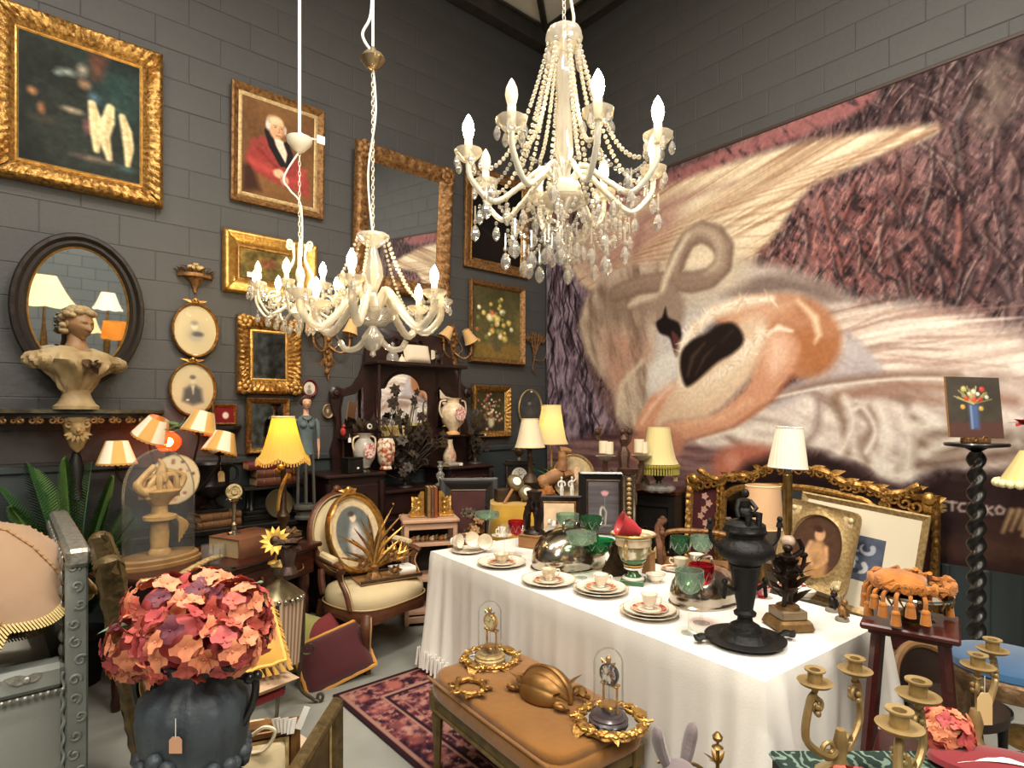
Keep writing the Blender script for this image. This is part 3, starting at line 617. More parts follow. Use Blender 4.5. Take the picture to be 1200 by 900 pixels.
def cv_portrait(w,h):
    c=Cv(w,h,120,140,(108,74,42)); a=c.noise(w*.5,seed=8); c.im=c.ramp(a,[(78,50,30),(112,78,46),(132,94,56)])
    c.poly([(0,h*.75),(w*.1,h*.6),(w*.25,h*.95),(0,h)],(58,34,24),.05*w)
    c.poly([(w*.04,h*.62),(w*.12,h*.42),(w*.3,h*.36),(w*.42,h*.33),(w*.62,h*.4),(w*.8,h*.56),(w*.93,h*.72),(w*.95,h*.92),(w*.72,h*.86),(w*.4,h*.82),(w*.16,h*.76)],(146,58,54),.03*w,tex=np.clip(c.noise(w*.12,seed=9)*1.1+.4,0,1))
    c.line([(w*.1,h*.66),(w*.3,h*.7),(w*.5,h*.72)],w*.1,(188,76,70),soft=w*.08,al=.6); c.line([(w*.86,h*.62),(w*.8,h*.74),(w*.62,h*.78)],w*.1,(182,72,68),soft=w*.08,al=.6)
    c.line([(w*.2,h*.5),(w*.3,h*.56),(w*.46,h*.66)],w*.03,(110,34,34),soft=w*.05,al=.7)
    c.poly([(w*.4,h*.3),(w*.6,h*.38),(w*.62,h*.62),(w*.5,h*.55)],(226,212,190),.02*w)
    c.line([(w*.34,h*.3),(w*.4,h*.44),(w*.54,h*.6)],w*.1,(28,24,26),soft=w*.02); c.line([(w*.6,h*.38),(w*.66,h*.48),(w*.62,h*.62)],w*.08,(32,26,28),soft=w*.02)
    c.ell(w*.46,h*.235,w*.125,h*.135,(214,168,128),.25,ang=.15); c.ell(w*.43,h*.16,w*.13,h*.07,(230,196,158),.6); c.ell(w*.34,h*.22,w*.045,h*.08,(206,196,184),.5); c.ell(w*.58,h*.24,w*.025,h*.06,(196,184,170),.5)
    for x in(.44,.53): c.ell(w*x,h*.23,w*.02,h*.008,(70,44,34),.5); c.line([(w*(x-.03),h*.213),(w*(x+.03),h*.21)],w*.012,(150,120,96),al=.8)
    c.line([(w*.49,h*.235),(w*.5,h*.275),(w*.475,h*.285)],w*.014,(166,108,78),al=.8); c.line([(w*.45,h*.315),(w*.52,h*.312)],w*.012,(150,80,64)); c.ell(w*.55,h*.27,w*.04,h*.07,(172,118,86),.9,.7)
    c.ell(w*.5,h*.72,w*.1,h*.06,(224,180,146),.4); c.ell(w*.58,h*.78,w*.07,h*.06,(212,164,130),.4)
    for k in range(4): c.line([(w*(.52+k*.025),h*.74),(w*(.55+k*.02),h*.82)],w*.012,(160,104,78),al=.7)
    return c.grain(.12,w*.04)
def cv_scene(w,h):
    c=Cv(w,h,90,66,(70,58,30)); a=c.noise(w*.18,seed=12,oct=4); c.im=c.ramp(a,[(44,36,20),(86,72,34),(126,104,52),(150,92,62)])
    c.poly([(0,h*.7),(w*.4,h*.75),(w,h*.66),(w,h),(0,h)],(96,84,44),.05); c.ell(w*.45,h*.4,w*.2,h*.22,(110,62,44),.8); c.ell(w*.75,h*.3,w*.2,h*.25,(170,150,96),.9,.7); return c.grain(.3,w*.05)
def cv_dark(w,h):
    c=Cv(w,h,70,90,(17,14,13)); c.ell(w*.5,h*.38,w*.2,h*.18,(52,34,24),.9,.8); c.ell(w*.5,h*.8,w*.5,h*.3,(28,20,16),.9); c.line([(w*.2,h*.62),(w*.5,h*.72),(w*.8,h*.6)],w*.02,(60,48,40),al=.6); return c
def cv_flowers(w,h,dark=False,seed=1):
    r=random.Random(seed); c=Cv(w,h,90,110,(74,68,42)); a=c.noise(w*.5,seed=14); c.im=c.ramp(a,[(52,48,30),(84,78,48),(112,100,60)])
    if dark: c.im*=.75
    c.poly([(0,h*.8),(w,h*.78),(w,h),(0,h)],(122,98,50) if not dark else (60,50,40),.02)
    c.poly([(w*.4,h*.66),(w*.62,h*.66),(w*.6,h*.84),(w*.54,h*.9),(w*.44,h*.9),(w*.4,h*.8)],(92,82,56) if not dark else (206,196,164),.015)
    for i in range(34):
        x,y=r.gauss(.5,.16),r.gauss(.42,.15); c.line([(w*.5,h*.66),(w*x,h*y)],w*.012,(70,76,42),al=.6)
    for i in range(46):
        x,y=r.gauss(.5,.17),r.gauss(.42,.16); s=r.uniform(.035,.085); col=r.choice([(226,202,120),(214,150,92),(236,224,186),(196,108,74),(120,120,62),(210,180,90)] if not dark else [(214,130,112),(226,168,140),(240,206,180),(150,90,76),(96,104,66),(190,110,96)])
        c.ell(w*x,h*y,w*s,w*s*.9,col,.6,.9); c.ell(w*(x-.01),h*(y-.01),w*s*.4,w*s*.4,tuple(min(255,q+26) for q in col),.8,.8)
    return c.grain(.15,w*.04)
ORN=rel_carved(.016,48)
loc,W_,H_=rectA((-14,0),(190,62),(191,242),(-14,208))
framed('large_landscape_painting','large dark oil painting in a wide ornate gold frame above the oval mirror','painting',loc,W_,H_,.125,GOLD,cv_landscape,rel=ORN,nu=70,sc_=1.3,slip=(.018,GOLDB))
loc,W_,H_=rectA((272,97),(381,132),(376,253),(268,237))
framed('portrait_painting','oil portrait of an elderly man in red velvet, slim brown and gold frame','painting',loc,W_,H_,.055,GOLDD,cv_portrait,prof=PROF_T,sc_=1.4,slip=(.03,GOLDP),rot=(R(2),0,0))
loc,W_,H_=rectA((262,266),(372,289),(370,352),(258,345))
framed('landscape_painting','small woodland oil painting in a broad bright gold frame under the man in red','painting',loc,W_,H_,.115,GOLDB,cv_scene,rel=rel_carved(.004,90),slip=(.014,GOLD))
loc,W_,H_=rectA((416,166),(529,203),(524,352),(411,338),.06)
framed('gilt_wall_mirror','tall wall mirror in a bronze-gold swept frame, hanging tilted behind the middle chandelier','mirror',loc,W_,H_,.15,GOLDD,None,rel=rel_carved(.02,26),nu=60,sc_=1.3,mirror=MIRROR,rot=(R(4),0,0),corner=.75)
loc,W_,H_=rectA((544,194),(620,214),(617,326),(543,312))
framed('dark_painting','nearly black old painting in a thin gold frame, half hidden by the big chandelier','painting',loc,W_,H_,.09,GOLDD,cv_dark,prof=PROF_T,sc_=1.3,slip=(.02,GOLD),rot=(R(2),0,0))
loc,W_,H_=rectA((550,328),(614,338),(612,429),(548,424))
framed('yellow_flower_painting','faded still life of yellow flowers, worn gold frame, right of the tilted mirror','painting',loc,W_,H_,.055,GOLDD,lambda w,h:cv_flowers(w,h),rel=rel_carved(.006,70))
loc,W_,H_=rectA((553,450),(597,453),(596,514),(552,512))
framed('rose_painting','small painting of pink roses in a white vase, gold carved frame','painting',loc,W_,H_,.07,GOLD,lambda w,h:cv_flowers(w,h,True,4),rel=rel_carved(.008,60))
loc,W_,H_=rectA((277,369),(353,376),(351,463),(276,461))
framed('carved_gilt_mirror','rectangular mirror in a deeply carved gold frame, beside the two oval prints','mirror',loc,W_,H_,.105,GOLD,None,rel=rel_carved(.02,60),nu=64,sc_=1.1,mirror=MIRROLD,slip=(.022,GOLDB),corner=.8)
loc,W_,H_=rectA((288,466),(338,467),(338,531),(287,531))
framed('slim_gilt_mirror','lower rectangular mirror in a slim gold frame, behind the glowing yellow lamp','mirror',loc,W_,H_,.045,GOLD,None,rel=rel_carved(.006,80),mirror=MIRROLD)
def oval_pic(name,label,cat,px,py,rxp,ryp,fw,fm,canvas=None,mirror=None,off=.03,rel=None,prof=PROF_W,sc_=.7,crest=False,mask_glass=True,tint=None):
    c=onA(px,py,off); a=onA(px-rxp,py,off); b=onA(px+rxp,py,off); rx=(b.x-a.x)/2; rz=ryp/FPX*dep(c); t=thing(name,label,cat,((a.x+b.x)/2,WA-off,c.z))
    MB().oval(rx,rz,fw,[(q,d*sc_) for q,d in prof],rel,72).build('frame',fm,t,50)
    ix,iz=rx-fw*.93,rz-fw*.93
    if mirror: MB().disc(ix,iz,-.008,56).build('mirror_glass',mirror,t,0);
    if canvas:
        cvs=canvas(2*ix,2*iz); X=(cvs.x-ix)/ix; Y=(cvs.y-iz)/iz; link(cvs.mesh('print',PRINT,mask=(X*X+Y*Y)<1.0),'print',t,(0,-.007,0))
        if mask_glass: MB().disc(ix,iz,-.011,48).build('cover_glass',CLEAR,t,0)
    MB().disc(ix+fw*.3,iz+fw*.3,-.002,40).build('backing_board',EBON,t,0)
    if crest:
        b=MB()
        for s in(-1,1):
            b.tube([(s*(.004+p[0]),-.016,rz+.012+p[2]) for p in scroll(1.0,.026,.006,16,PI)],.006,6)
            b.leaf((0,-.014,rz),(s*1,0,.25),rx*.55,.02,(0,-1,0),.1)
        b.sph((0,-.02,rz+.02),(.012,.01,.016),8,6); b.build('bow_crest',fm,t)
    return t
def cv_lady(w,h):
    c=Cv(w,h,70,84,(200,180,138)); c.ell(w*.5,h*.56,w*.36,h*.32,(184,166,130),.9); c.ell(w*.5,h*.6,w*.24,h*.14,(150,140,124),.8,.8); c.ell(w*.56,h*.58,w*.18,h*.07,(60,56,52),.6,.95); c.ell(w*.48,h*.42,w*.1,h*.1,(222,204,172),.5); c.ell(w*.48,h*.36,w*.12,h*.07,(110,104,94),.7,.7); c.ell(w*.52,h*.68,w*.2,h*.08,(170,160,142),.8,.7); return c
def cv_gent(w,h):
    c=Cv(w,h,70,84,(200,180,138)); c.ell(w*.5,h*.55,w*.36,h*.36,(182,164,128),.9); c.poly([(w*.26,h*.74),(w*.3,h*.5),(w*.44,h*.43),(w*.58,h*.43),(w*.7,h*.5),(w*.74,h*.76),(w*.5,h*.82)],(56,54,50),.06*w)
    c.ell(w*.5,h*.32,w*.085,h*.1,(206,186,150),.4); c.ell(w*.5,h*.26,w*.1,h*.06,(84,76,66),.6,.9); c.poly([(w*.46,h*.43),(w*.54,h*.43),(w*.51,h*.6)],(224,212,184),.01); c.ell(w*.38,h*.72,w*.06,h*.03,(198,178,144),.5); return c
oval_pic('oval_mirror','large oval mirror in a black carved frame with a gilt slip, behind the plaster bust','mirror',88,364,79,87,.095,mat('black_carved',(34,25,20),.6,coat=.0,bump=(60,.3)),None,MIRROR,.03,rel=lambda u,t:.012*abs(sin(u*PI*46))*(1 if t<.4 else 0),sc_=1.2)
OM=bpy.data.objects['oval_mirror']; OM.rotation_euler=(R(6),0,0); OM.location.y-=.05
MB().oval(.276,.408,.018,[(0,.012),(.5,.02),(1,.012)],None,64).build('gilt_slip',GOLDB,OM)
oval_pic('oval_lady_print','oval engraving of a reclining lady, thin gilt frame with ribbon crest','picture',228,387,28,32,.02,GOLD,cv_lady,crest=True)
oval_pic('oval_gentleman_print','oval engraving of a gentleman in a dark coat, thin gilt frame, lower of two','picture',225,456,28,32,.02,GOLD,cv_gent,crest=True)
oval_pic('red_miniature','small oval miniature in a dark red frame beside the carved gold mirror','picture',362,455,9.5,10.5,.022,mat('dark_red_wood',(92,22,26),.4),lambda w,h:Cv(w,h,30,34,(206,196,180)).ell(w*.5,h*.4,w*.18,h*.2,(150,120,104),.5).ell(w*.5,h*.8,w*.3,h*.3,(120,110,110),.5),prof=PROF_T)
oval_pic('cameo_miniature','tiny oval cameo in a pale gilt frame to the right of the wooden figure','picture',384,482,6.5,8.5,.018,GOLDP,lambda w,h:Cv(w,h,26,32,(70,52,40)).ell(w*.45,h*.45,w*.2,h*.28,(196,160,120),.5),prof=PROF_T)
oval_pic('oval_dark_picture','oval dark picture in a plain pale gold frame beside the room corner','picture',621,479,14,23,.024,GOLDP,lambda w,h:Cv(w,h,40,56,(44,40,38)).grain(.6,w*.12).ell(w*.45,h*.35,w*.1,h*.06,(140,130,120),.6).ell(w*.5,h*.6,w*.25,h*.2,(80,70,62),.8),prof=PROF_T)
def sticker(parent,x,y,z,w=.03,h=.018): MB().box((x,y,z),(w,.001,h)).build('price_label',WHITEPAPER,parent,0)
sticker(bpy.data.objects['rose_painting'],-.12,-.05,-.24,.035,.02); sticker(bpy.data.objects['oval_dark_picture'],0,-.022,.19,.025,.02)
sticker(bpy.data.objects['oval_gentleman_print'],0,-.02,-.19,.035,.022); sticker(bpy.data.objects['oval_lady_print'],0,-.02,-.19,.03,.022); sticker(bpy.data.objects['landscape_painting'],-.14,-.03,-.09,.11,.04)
p=onA(263,486,.09)
framed('red_mount_picture','tiny gilt-framed picture with a deep red mount, standing on the small wall bracket','picture',p,.165,.155,.02,GOLD,lambda w,h:Cv(w,h,40,36,(110,20,26)).ell(w*.55,h*.55,w*.22,h*.28,(214,204,188),.4),prof=PROF_T,rot=(R(-4),0,0))
pz=p.z-.08
br=thing('wall_bracket_shelf','small carved wooden wall bracket below the oval gentleman print','shelf',(p.x-.03,WA,pz-.003))
MB().slab([(-.17,0),(.17,0),(.15,-.09),(.08,-.15),(-.08,-.15),(-.15,-.09)],-.025,0).build('shelf_board',EBON,br)
b=MB(); b.prism([(-.1,-.025),(.1,-.025),(.06,-.09),(.02,-.15),(-.02,-.15),(-.06,-.09)],-.09,0)
for s in(-1,1): b.tube([(s*.06+q[0],-.06,-.06+q[2]) for q in scroll(1,.03,.008,16)],.008,6)
b.build('carved_support',EBON,br)
def cherub(t,m,s=1.0):
    b=MB(); b.sph((0,0,.03*s),(.045*s,.03*s,.03*s),10,6); b.sph((-.005*s,0,.075*s),(.026*s,.022*s,.03*s),10,6); b.sph((.0,-.004*s,.118*s),(.02*s,.02*s,.022*s),10,7)
    b.tube([(-.02*s,-.01*s,.085*s),(-.05*s,-.02*s,.07*s),(-.06*s,-.015*s,.1*s)],[.009*s,.008*s,.006*s],6); b.tube([(.02*s,-.01*s,.085*s),(.05*s,-.015*s,.09*s),(.055*s,-.02*s,.06*s)],[.009*s,.008*s,.006*s],6)
    b.tube([(-.01*s,-.02*s,.045*s),(-.04*s,-.04*s,.03*s),(-.06*s,-.035*s,.0)],[.013*s,.011*s,.007*s],6); b.tube([(.01*s,-.02*s,.045*s),(.045*s,-.035*s,.04*s),(.05*s,-.045*s,.0)],[.013*s,.011*s,.007*s],6)
    b.build('figure',m,t)
    w=MB()
    for q in(-1,1):
        for k in range(3): w.leaf((q*.01*s,.018*s,.085*s),(q*1,.2,.5-.4*k),.05*s,.02*s,(0,-1,0),.2)
    w.build('wings',m,t)
ch=thing('gilt_cherub','small gilt cherub figurine on the small wall bracket, left of the red picture','figurine',(p.x-.15,WA-.1,pz+.0)); cherub(ch,GOLDP,.9)
p=onA(228,336,.0)
bk_=thing('gilt_wall_bracket','small gilt wall bracket holding a cluster of carved birds, above the oval prints','bracket',(p.x,WA,p.z))
b=MB(); b.slab([(.12*cos(PI+PI*k/16),.1*sin(PI+PI*k/16)) for k in range(17)],.06,.085); b.lathe([(.02,-.02),(.03,.02),(.07,.06)],16,(0,-.01,0),1,.8); b.tube([(0,-.01,.02),(0,-.015,-.05)],[.02,.01],8); b.build('bracket_body',GOLDD,bk_)
nst=MB()
for k in range(26):
    a=PI+PI*k/25; r=.105+.01*sin(k*3); nst.leaf((r*cos(a),r*.75*sin(a)-.01,.085),(cos(a)*.5+.3*sin(k*5),sin(a)*.4,.8),.05,.016,(0,0,1),.4,3)
nst.build('leaf_rim',GOLDD,bk_)
for x,s in((-.03,1),(.03,-1)):
    b=MB(); b.sph((x,-.04,.13),(.034,.02,.024),10,6); b.sph((x+s*.022,-.04,.155),.015,8,6); b.tube([(x+s*.034,-.04,.155),(x+s*.05,-.04,.15)],[.005,.001],5); b.leaf((x-s*.02,-.04,.13),(-s,0,.3),.06,.03,(0,0,1),.2); b.build('bird',GOLDP,bk_)
SHADE_S=mat('amber_silk_shade',(214,170,110),.8,sheen=.3)
def shade(mb,r0,r1,h,z0=0,flare=.25,n=28,scal=0.0,nsc=8,c=(0,0),pleat=0.0,npl=28):
    """lampshade surface from bottom radius r1 to top radius r0 with inner face"""
    def f(off):
        def g(u,v):
            a=2*PI*u; t=v; r=r1+(r0-r1)*(t**(1-flare) if flare>=0 else t); k=1+pleat*(0.5+.5*cos(a*npl))
            dz=-scal*h*abs(sin(a*nsc/2))*(1-t)**6 if scal else 0
            return (c[0]+(r*k-off)*cos(a),c[1]+(r*k-off)*sin(a),z0+h*t+dz)
        return g
    nn=n if pleat==0 else npl*3
    mb.surf(f(0),nn,9,cu=True); b=MB(); b.surf(f(.003),nn,9,cu=True); mb.add(b.v,[q[::-1] for q in b.f]); return mb
def sconce(label,px,py,off,s=1.0,shades=2,lean=(0,0)):
    p=onA(px,py,off); t=thing('wall_sconce',label,'wall light',(p.x,WA,p.z))
    b=MB(); b.prism([(-.05*s,.16*s),(-.03*s,.22*s),(0,.25*s),(.03*s,.22*s),(.05*s,.16*s),(.03*s,0),(.045*s,-.08*s),(.02*s,-.2*s),(0,-.32*s),(-.02*s,-.2*s),(-.045*s,-.08*s),(-.03*s,0)],-.025,0)
    for k in range(9): b.sph((.012*s*sin(k*2.2),-.03,(.2-.055*k)*s),(.024*s,.018,.026*s),8,5)
    for q in(-1,1): b.leaf((0,-.03,.05*s),(q,0,1),.16*s,.05*s,(0,-1,0),.3); b.leaf((0,-.03,-.1*s),(q*.7,0,-1),.14*s,.04*s,(0,-1,0),.3)
    b.build('carved_backplate',GOLDD,t)
    b=MB()
    for q in(-1,1):
        b.tube(bez([(q*.02*s,-.03,.12*s),(q*.1*s,-.03,.02*s),(q*.03*s,-.035,-.06*s)],8),.006,5)
    b.build('garland',GOLDD,t)
    for q in(-1,1):
        ar=MB(); ar.tube(bez([(0,-.03,-.02*s),(q*.08*s,-.08,-.08*s),(q*.15*s,-.1,-.03*s),(q*.16*s,-.1,.05*s)],8),.011*s,7); ar.lathe([(.03*s,0),(.034*s,.006),(.012*s,.012),(.012*s,.05*s)],14,(q*.16*s,-.1,.05*s)); o=ar.build('arm',GOLDD,t)
        sh=MB(); shade(sh,.034*s,.07*s,.13*s,0,.3); c=sh.build('shade',SHADE_S,o); c.location=(q*.16*s,-.1,.085*s); c.rotation_euler=(0,q*lean[0],0)
    return t
sconce('carved gilt two-arm wall sconce with amber shades, between the carved mirror and the dresser',386,402,.05,1.0,2,(.25,0))
sconce('carved gilt two-arm wall sconce with tilted amber shades, right of the dresser top',533,410,.05,1.05,2,(-.6,0))
p=onA(625,410,.02); sp=thing('gilt_leaf_sconce','slender dark gilt spray-shaped wall sconce next to the room corner','wall light',(p.x,WA,p.z))
b=MB(); rs=random.Random(2)
for k in range(9):
    a=R(-35+k*9); b.tube(bez([(0,-.02,-.16),(.03*sin(a*3),-.05,0),(.2*sin(a),-.05-.02*(k%2),.16*cos(a)+.03*rs.random())],6),[.005]*13,5); b.leaf((.18*sin(a),-.05,.1*cos(a)),(sin(a),-.2,cos(a)),.1,.03,(0,-1,0),.2,4)
b.build('leaf_spray',GOLDD,sp); b=MB(); b.tube(bez([(0,-.02,-.1),(.1,-.05,-.12),(.15,-.07,-.06),(.15,-.07,-.02)],6),.006,5); b.tube(bez([(0,-.02,-.14),(-.03,-.04,-.22),(.02,-.04,-.26)],6),.006,5); b.build('arm',GOLDD,sp)
# ================================================================ LEFT SIDE: CONSOLE, BUST, DESK AND WHAT STANDS ON IT
def bump(d,c,k,a): return a*math.exp(k*(d[0]*c[0]+d[1]*c[1]+d[2]*c[2]-1))
def nv(x,y,z): l=math.sqrt(x*x+y*y+z*z); return (x/l,y/l,z/l)
E2=lambda a,b:math.exp(-a*a-b*b)
def head(mb,c,s,yaw=0,tilt=0,roll=0,n=72,m=56):
    def f(x,y,z):
        k=1-.13*E2((abs(x)-.8)/.3,0)*max(0,min(1,-z*1.4))
        if y>0: return k
        a=abs(x); h=max(0,min(1,(.24-z)/.42))*(1 if z>-.2 else math.exp(-((z+.2)/.06)**2))
        k+=.27*h*E2(x/(.08+.08*h),0)-.14*E2((a-.33)/.16,(z-.1)/.1)+.07*E2((a-.33)/.08,(z-.09)/.05)+.06*E2((a-.3)/.25,(z-.27)/.08)
        k+=.08*E2(x/.2,(z+.42)/.05)+.08*E2(x/.17,(z+.54)/.06)-.06*E2(x/.22,(z+.475)/.025)+.14*E2(x/.22,(z+.84)/.16)+.05*E2((a-.48)/.2,(z+.1)/.2)
        return k
    mb.push(T(*c)@RZ(yaw)@RX(tilt)@RY(roll)); mb.sph((0,0,0),(s*.76,s*.88,s),n,m,f)
    for q in(-1,1): mb.sph((q*s*.76,s*.05,-s*.05),(s*.09,s*.16,s*.24),8,6)
    mb.pop(); return mb
def hair(mb,c,s,yaw=0,tilt=0,bun=True,n=36,m=24,wave=.05,low=-.35):
    def f(x,y,z):
        back=y+.25*0; k=1.12+wave*sin(14*math.atan2(x,y)+8*z)*max(0,1-abs(z))
        face=max(0,min(1,(-y-.42)*4))*max(0,min(1,(.62-z)*4)); lowc=max(0,min(1,(low-z)*4))
        return k*(1-.32*face)*(1-.35*lowc)
    mb.push(T(*c)@RZ(yaw)@RX(tilt)); mb.sph((0,.03*s,.04*s),(s*.8,s*.92,s*1.0),n,m,f)
    if bun: mb.sph((0,s*.95,s*.15),(s*.42,s*.38,s*.4),14,10,lambda x,y,z:1+.08*sin(8*math.atan2(x,z)+5*y))
    mb.pop(); return mb
PLASTER=mat('painted_plaster',(166,146,108),.6,var=(9,.25),col2=(122,98,66),bump=(60,.15))
PLASTSK=mat('bronzed_plaster',(148,112,76),.5,var=(9,.25),col2=(104,74,48))
cc=onA(86,486,.0); ct=thing('wall_console','carved dark and gilt wall console shelf with a lion mask, under the plaster bust','shelf',(cc.x,WA,0))
b=MB(); P=[(.52*cos(PI+PI*k/24)*1.0,.34*sin(PI+PI*k/24)) for k in range(25)]; b.slab(P,1.645,1.668); b.build('shelf_top',mat('green_marble_edge',(92,84,62),.35,var=(12,.2),col2=(40,36,28)),ct)
b=MB(); b.slab([(.49*cos(PI+PI*k/24),.31*sin(PI+PI*k/24)) for k in range(25)],1.615,1.645); b.build('frieze',EBON,ct)
for k in range(15):
    a=PI+PI*(k+.5)/15;
    if k==7: continue
    x,y=.485*cos(a),.305*sin(a); b=MB(); b.push(T(x,y,1.6)@RZ(a+PI/2));
    for s in(-1,1): b.tube([(s*(.022+p[0]),0,p[2]) for p in scroll(1.1,.022,.005,14,PI/2)],.007,6)
    b.leaf((0,-.004,.025),(0,0,-1),.05,.03,(0,-1,0),.2); b.pop(); b.build('carved_scroll',GOLDD,ct)
b=MB(); b.lathe([(.005,1.40),(.035,1.43),(.06,1.5),(.07,1.56),(.085,1.6),(.08,1.62)],16,(0,-.27,0),1,.6)
b.sph((0,-.325,1.545),(.038,.02,.042),12,8); b.sph((0,-.345,1.54),(.012,.012,.015),8,5)
for q in(-1,1): b.sph((q*.016,-.342,1.555),(.007,.005,.005),6,4); b.tube([(q*(.045+p[0]),-.315,1.575+p[2]) for p in scroll(1.1,.028,.006,14,PI/2)],.008,6)
for k in range(7): b.leaf((.03*cos(PI+PI*k/6),-.335,1.525+.02*sin(PI+PI*k/6)),(cos(PI+PI*k/6),0,sin(PI+PI*k/6)-.4),.045,.02,(0,-1,0),.1,3)
b.build('mask_bracket',mat('mask_stone',(176,148,96),.6,var=(20,.3),col2=(112,86,52)),ct)
b=MB(); b.lathe([(.05,1.1),(.03,1.2),(.045,1.3),(.02,1.4)],12,(0,-.2,0)); b.build('lower_bracket',EBON,ct)
bu=thing('plaster_bust','painted plaster bust of a woman in a draped bodice, standing on the wall console','bust',(cc.x-.005,WA-.30,1.6685),R(28))
b=MB(); b.lathe([(.125,0),(.125,.02),(.105,.035),(.085,.07),(.075,.1),(.085,.12)],20,(0,0,0),1.0,.8); b.build('socle',PLASTER,bu)
def torso(u,v):
    a=2*PI*u; prof=[(.075,.10),(.095,.125),(.13,.19),(.2,.25),(.25,.29),(.2,.345),(.095,.375)]
    q=v*(len(prof)-1); i=min(int(q),len(prof)-2); f=q-i; r=prof[i][0]*(1-f)+prof[i+1][0]*f; z=prof[i][1]*(1-f)+prof[i+1][1]*f
    d=.5+ .08*v; fold=1+.09*sin(a*8+v*9)*(1-v)**.6+.05*sin(a*15-v*12)*(v<.8)
    x=r*cos(a)*fold; y=r*d*sin(a)*fold
    if sin(a)<0: y-=.045*math.exp(-((abs(cos(a))-.42)/.25)**2)*math.exp(-((v-.45)/.2)**2)
    return (x,y,z+.012*abs(cos(a))*v)
b=MB(); b.surf(torso,72,22,cu=True)
for q in(-1,1): b.sph((q*.215,-.01,.29),(.075,.08,.05),26,12,lambda x,y,z:1+.14*sin(9*math.atan2(y,x)+4*z))
b.build('draped_bodice',PLASTER,bu)
b=MB(); b.lathe([(.1,.36),(.062,.385),(.05,.42),(.05,.47)],20,(0,0,0),1,.95); head(b,(0,-.02,.525),.095,R(8),R(12)); b.build('head',PLASTSK,bu)
b=MB(); rs=random.Random(1); b.push(T(0,-.02,.525)@RZ(R(8))@RX(R(12)))
for k in range(90):
    z=rs.uniform(-.55,1); a=rs.uniform(0,6.28); q=math.sqrt(1-z*z); x,y=q*cos(a),q*sin(a)
    if y<-.25 and z<.62 or (z<0 and y<.05): continue
    r=.022+.012*rs.random(); b.sph((x*.079,y*.09,z*.1+.004),(r,r,r*.7),8,6)
b.sph((0,.09,.02),(.045,.04,.045),12,8); b.pop(); b.build('hair',PLASTER,bu)
b=MB()
for q in(-1,1): b.leaf((0,-.15,.27),(q,0,.35),.07,.05,(0,-1,0),.2); b.leaf((0,-.15,.27),(q*.6,0,-.8),.07,.04,(0,-1,0),.2)
b.sph((0,-.16,.272),(.018,.014,.018),8,6); b.build('bodice_bow',BRONZE,bu)
dz=.78; DR=R(26.8); dk_=thing('writing_desk','mahogany writing desk with moulded top, crowded with curios, before the left wall','desk',(.968,3.852,0),DR)
b=MB(); b.box((0,0,dz-.015),(1.12,.64,.03),.008); b.build('desk_top',MAHO,dk_)
b=MB(); b.box((0,0,dz-.04),(1.08,.6,.025),.01); b.build('top_moulding',MAHO,dk_)
b=MB(); b.box((0,0,dz-.125),(1.04,.56,.15),.005); b.build('apron',MAHO,dk_)
for q in(-1,0,1):
    b=MB(); b.box((q*.34,-.283,dz-.125),(.31,.014,.11),.004); d=b.build('drawer',MAHO,dk_)
    b=MB()
    for s in(-1,1): b.sph((q*.34+s*.05,-.3,dz-.12),(.008,.008,.008),6,4)
    b.tube(bez([(q*.34-.05,-.303,dz-.12),(q*.34-.04,-.31,dz-.145),(q*.34+.04,-.31,dz-.145),(q*.34+.05,-.303,dz-.12)],5),.004,5); b.build('drawer_pull',BRASS,d)
for x in(-.46,.46):
    for y in(-.24,.24):
        b=MB(); b.lathe([(.02,0),(.028,.04),(.02,.08),(.03,.3),(.038,.42),(.026,.46),(.04,.5),(.04,dz-.2)],14,(x,y,0)); b.build('leg',MAHO,dk_)
def on_desk(px,py): return onz(px,py,dz)
kz=.84; kc=thing('black_console','long black console table along the left wall, behind the writing desk','table',(1.19,4.59,0))
b=MB(); b.box((0,0,kz-.02),(1.30,.36,.04),.006); b.build('console_top',BLACK,kc)
b=MB(); b.box((0,.0,kz-.11),(1.20,.32,.14),.004); b.build('frieze',EBON,kc)
for x in(-.56,-.19,.19,.56):
    for y in(-.13,.13): MB().lathe([(.04,0),(.04,.05),(.025,.08),(.03,.4),(.022,.6),(.035,kz-.18)],12,(x,y,0)).build('leg',EBON,kc)
LEATH=[mat('brown_leather',(106,58,38),.55,var=(18,.3),col2=(76,40,28)),mat('tan_leather',(128,92,58),.6,var=(18,.3),col2=(96,66,40)),mat('red_leather',(112,40,32),.5,var=(20,.3),col2=(84,28,24)),mat('old_brown_cover',(120,76,48),.7,var=(10,.3),col2=(86,52,34))]
PAGES=mat('page_edges',(196,172,130),.9,var=(60,.3),col2=(150,126,88),stretch=(1,1,14))
def book(label,loc,w,d,h,rz,lm,ribs=4,group=None,rot=None,cat='book'):
    """lying: w along spine, d deep, h thick; spine towards -y"""
    t=thing('book',label,cat,loc,rz,group,rot)
    b=MB(); b.box((0,.006,h/2),(w-.01,d-.012,h-.008)); b.build('pages',PAGES,t,0)
    b=MB(); b.box((0,0,.0025),(w,d,.005)); b.box((0,0,h-.0025),(w,d,.005)); b.surf(lambda u,v:(-w/2+w*u,-d/2-.008*sin(PI*v),h*v),2,7); b.build('cover',lm,t)
    if ribs:
        for k in range(ribs): x=-w/2+w*(k+.7)/(ribs+.4); MB().tube([(x,-d/2-.001-.0095*sin(PI*v/6),h*v/6) for v in range(7)],.0035,5).build('gilt_spine_band',GOLDD,t)
    return t
p=onz(262,622,kz); bx,by=p.x,4.58
book('ribbed brown leather volume under the black urn, lower of the pair',(bx,by,kz),.30,.22,.048,R(8),LEATH[1],5)
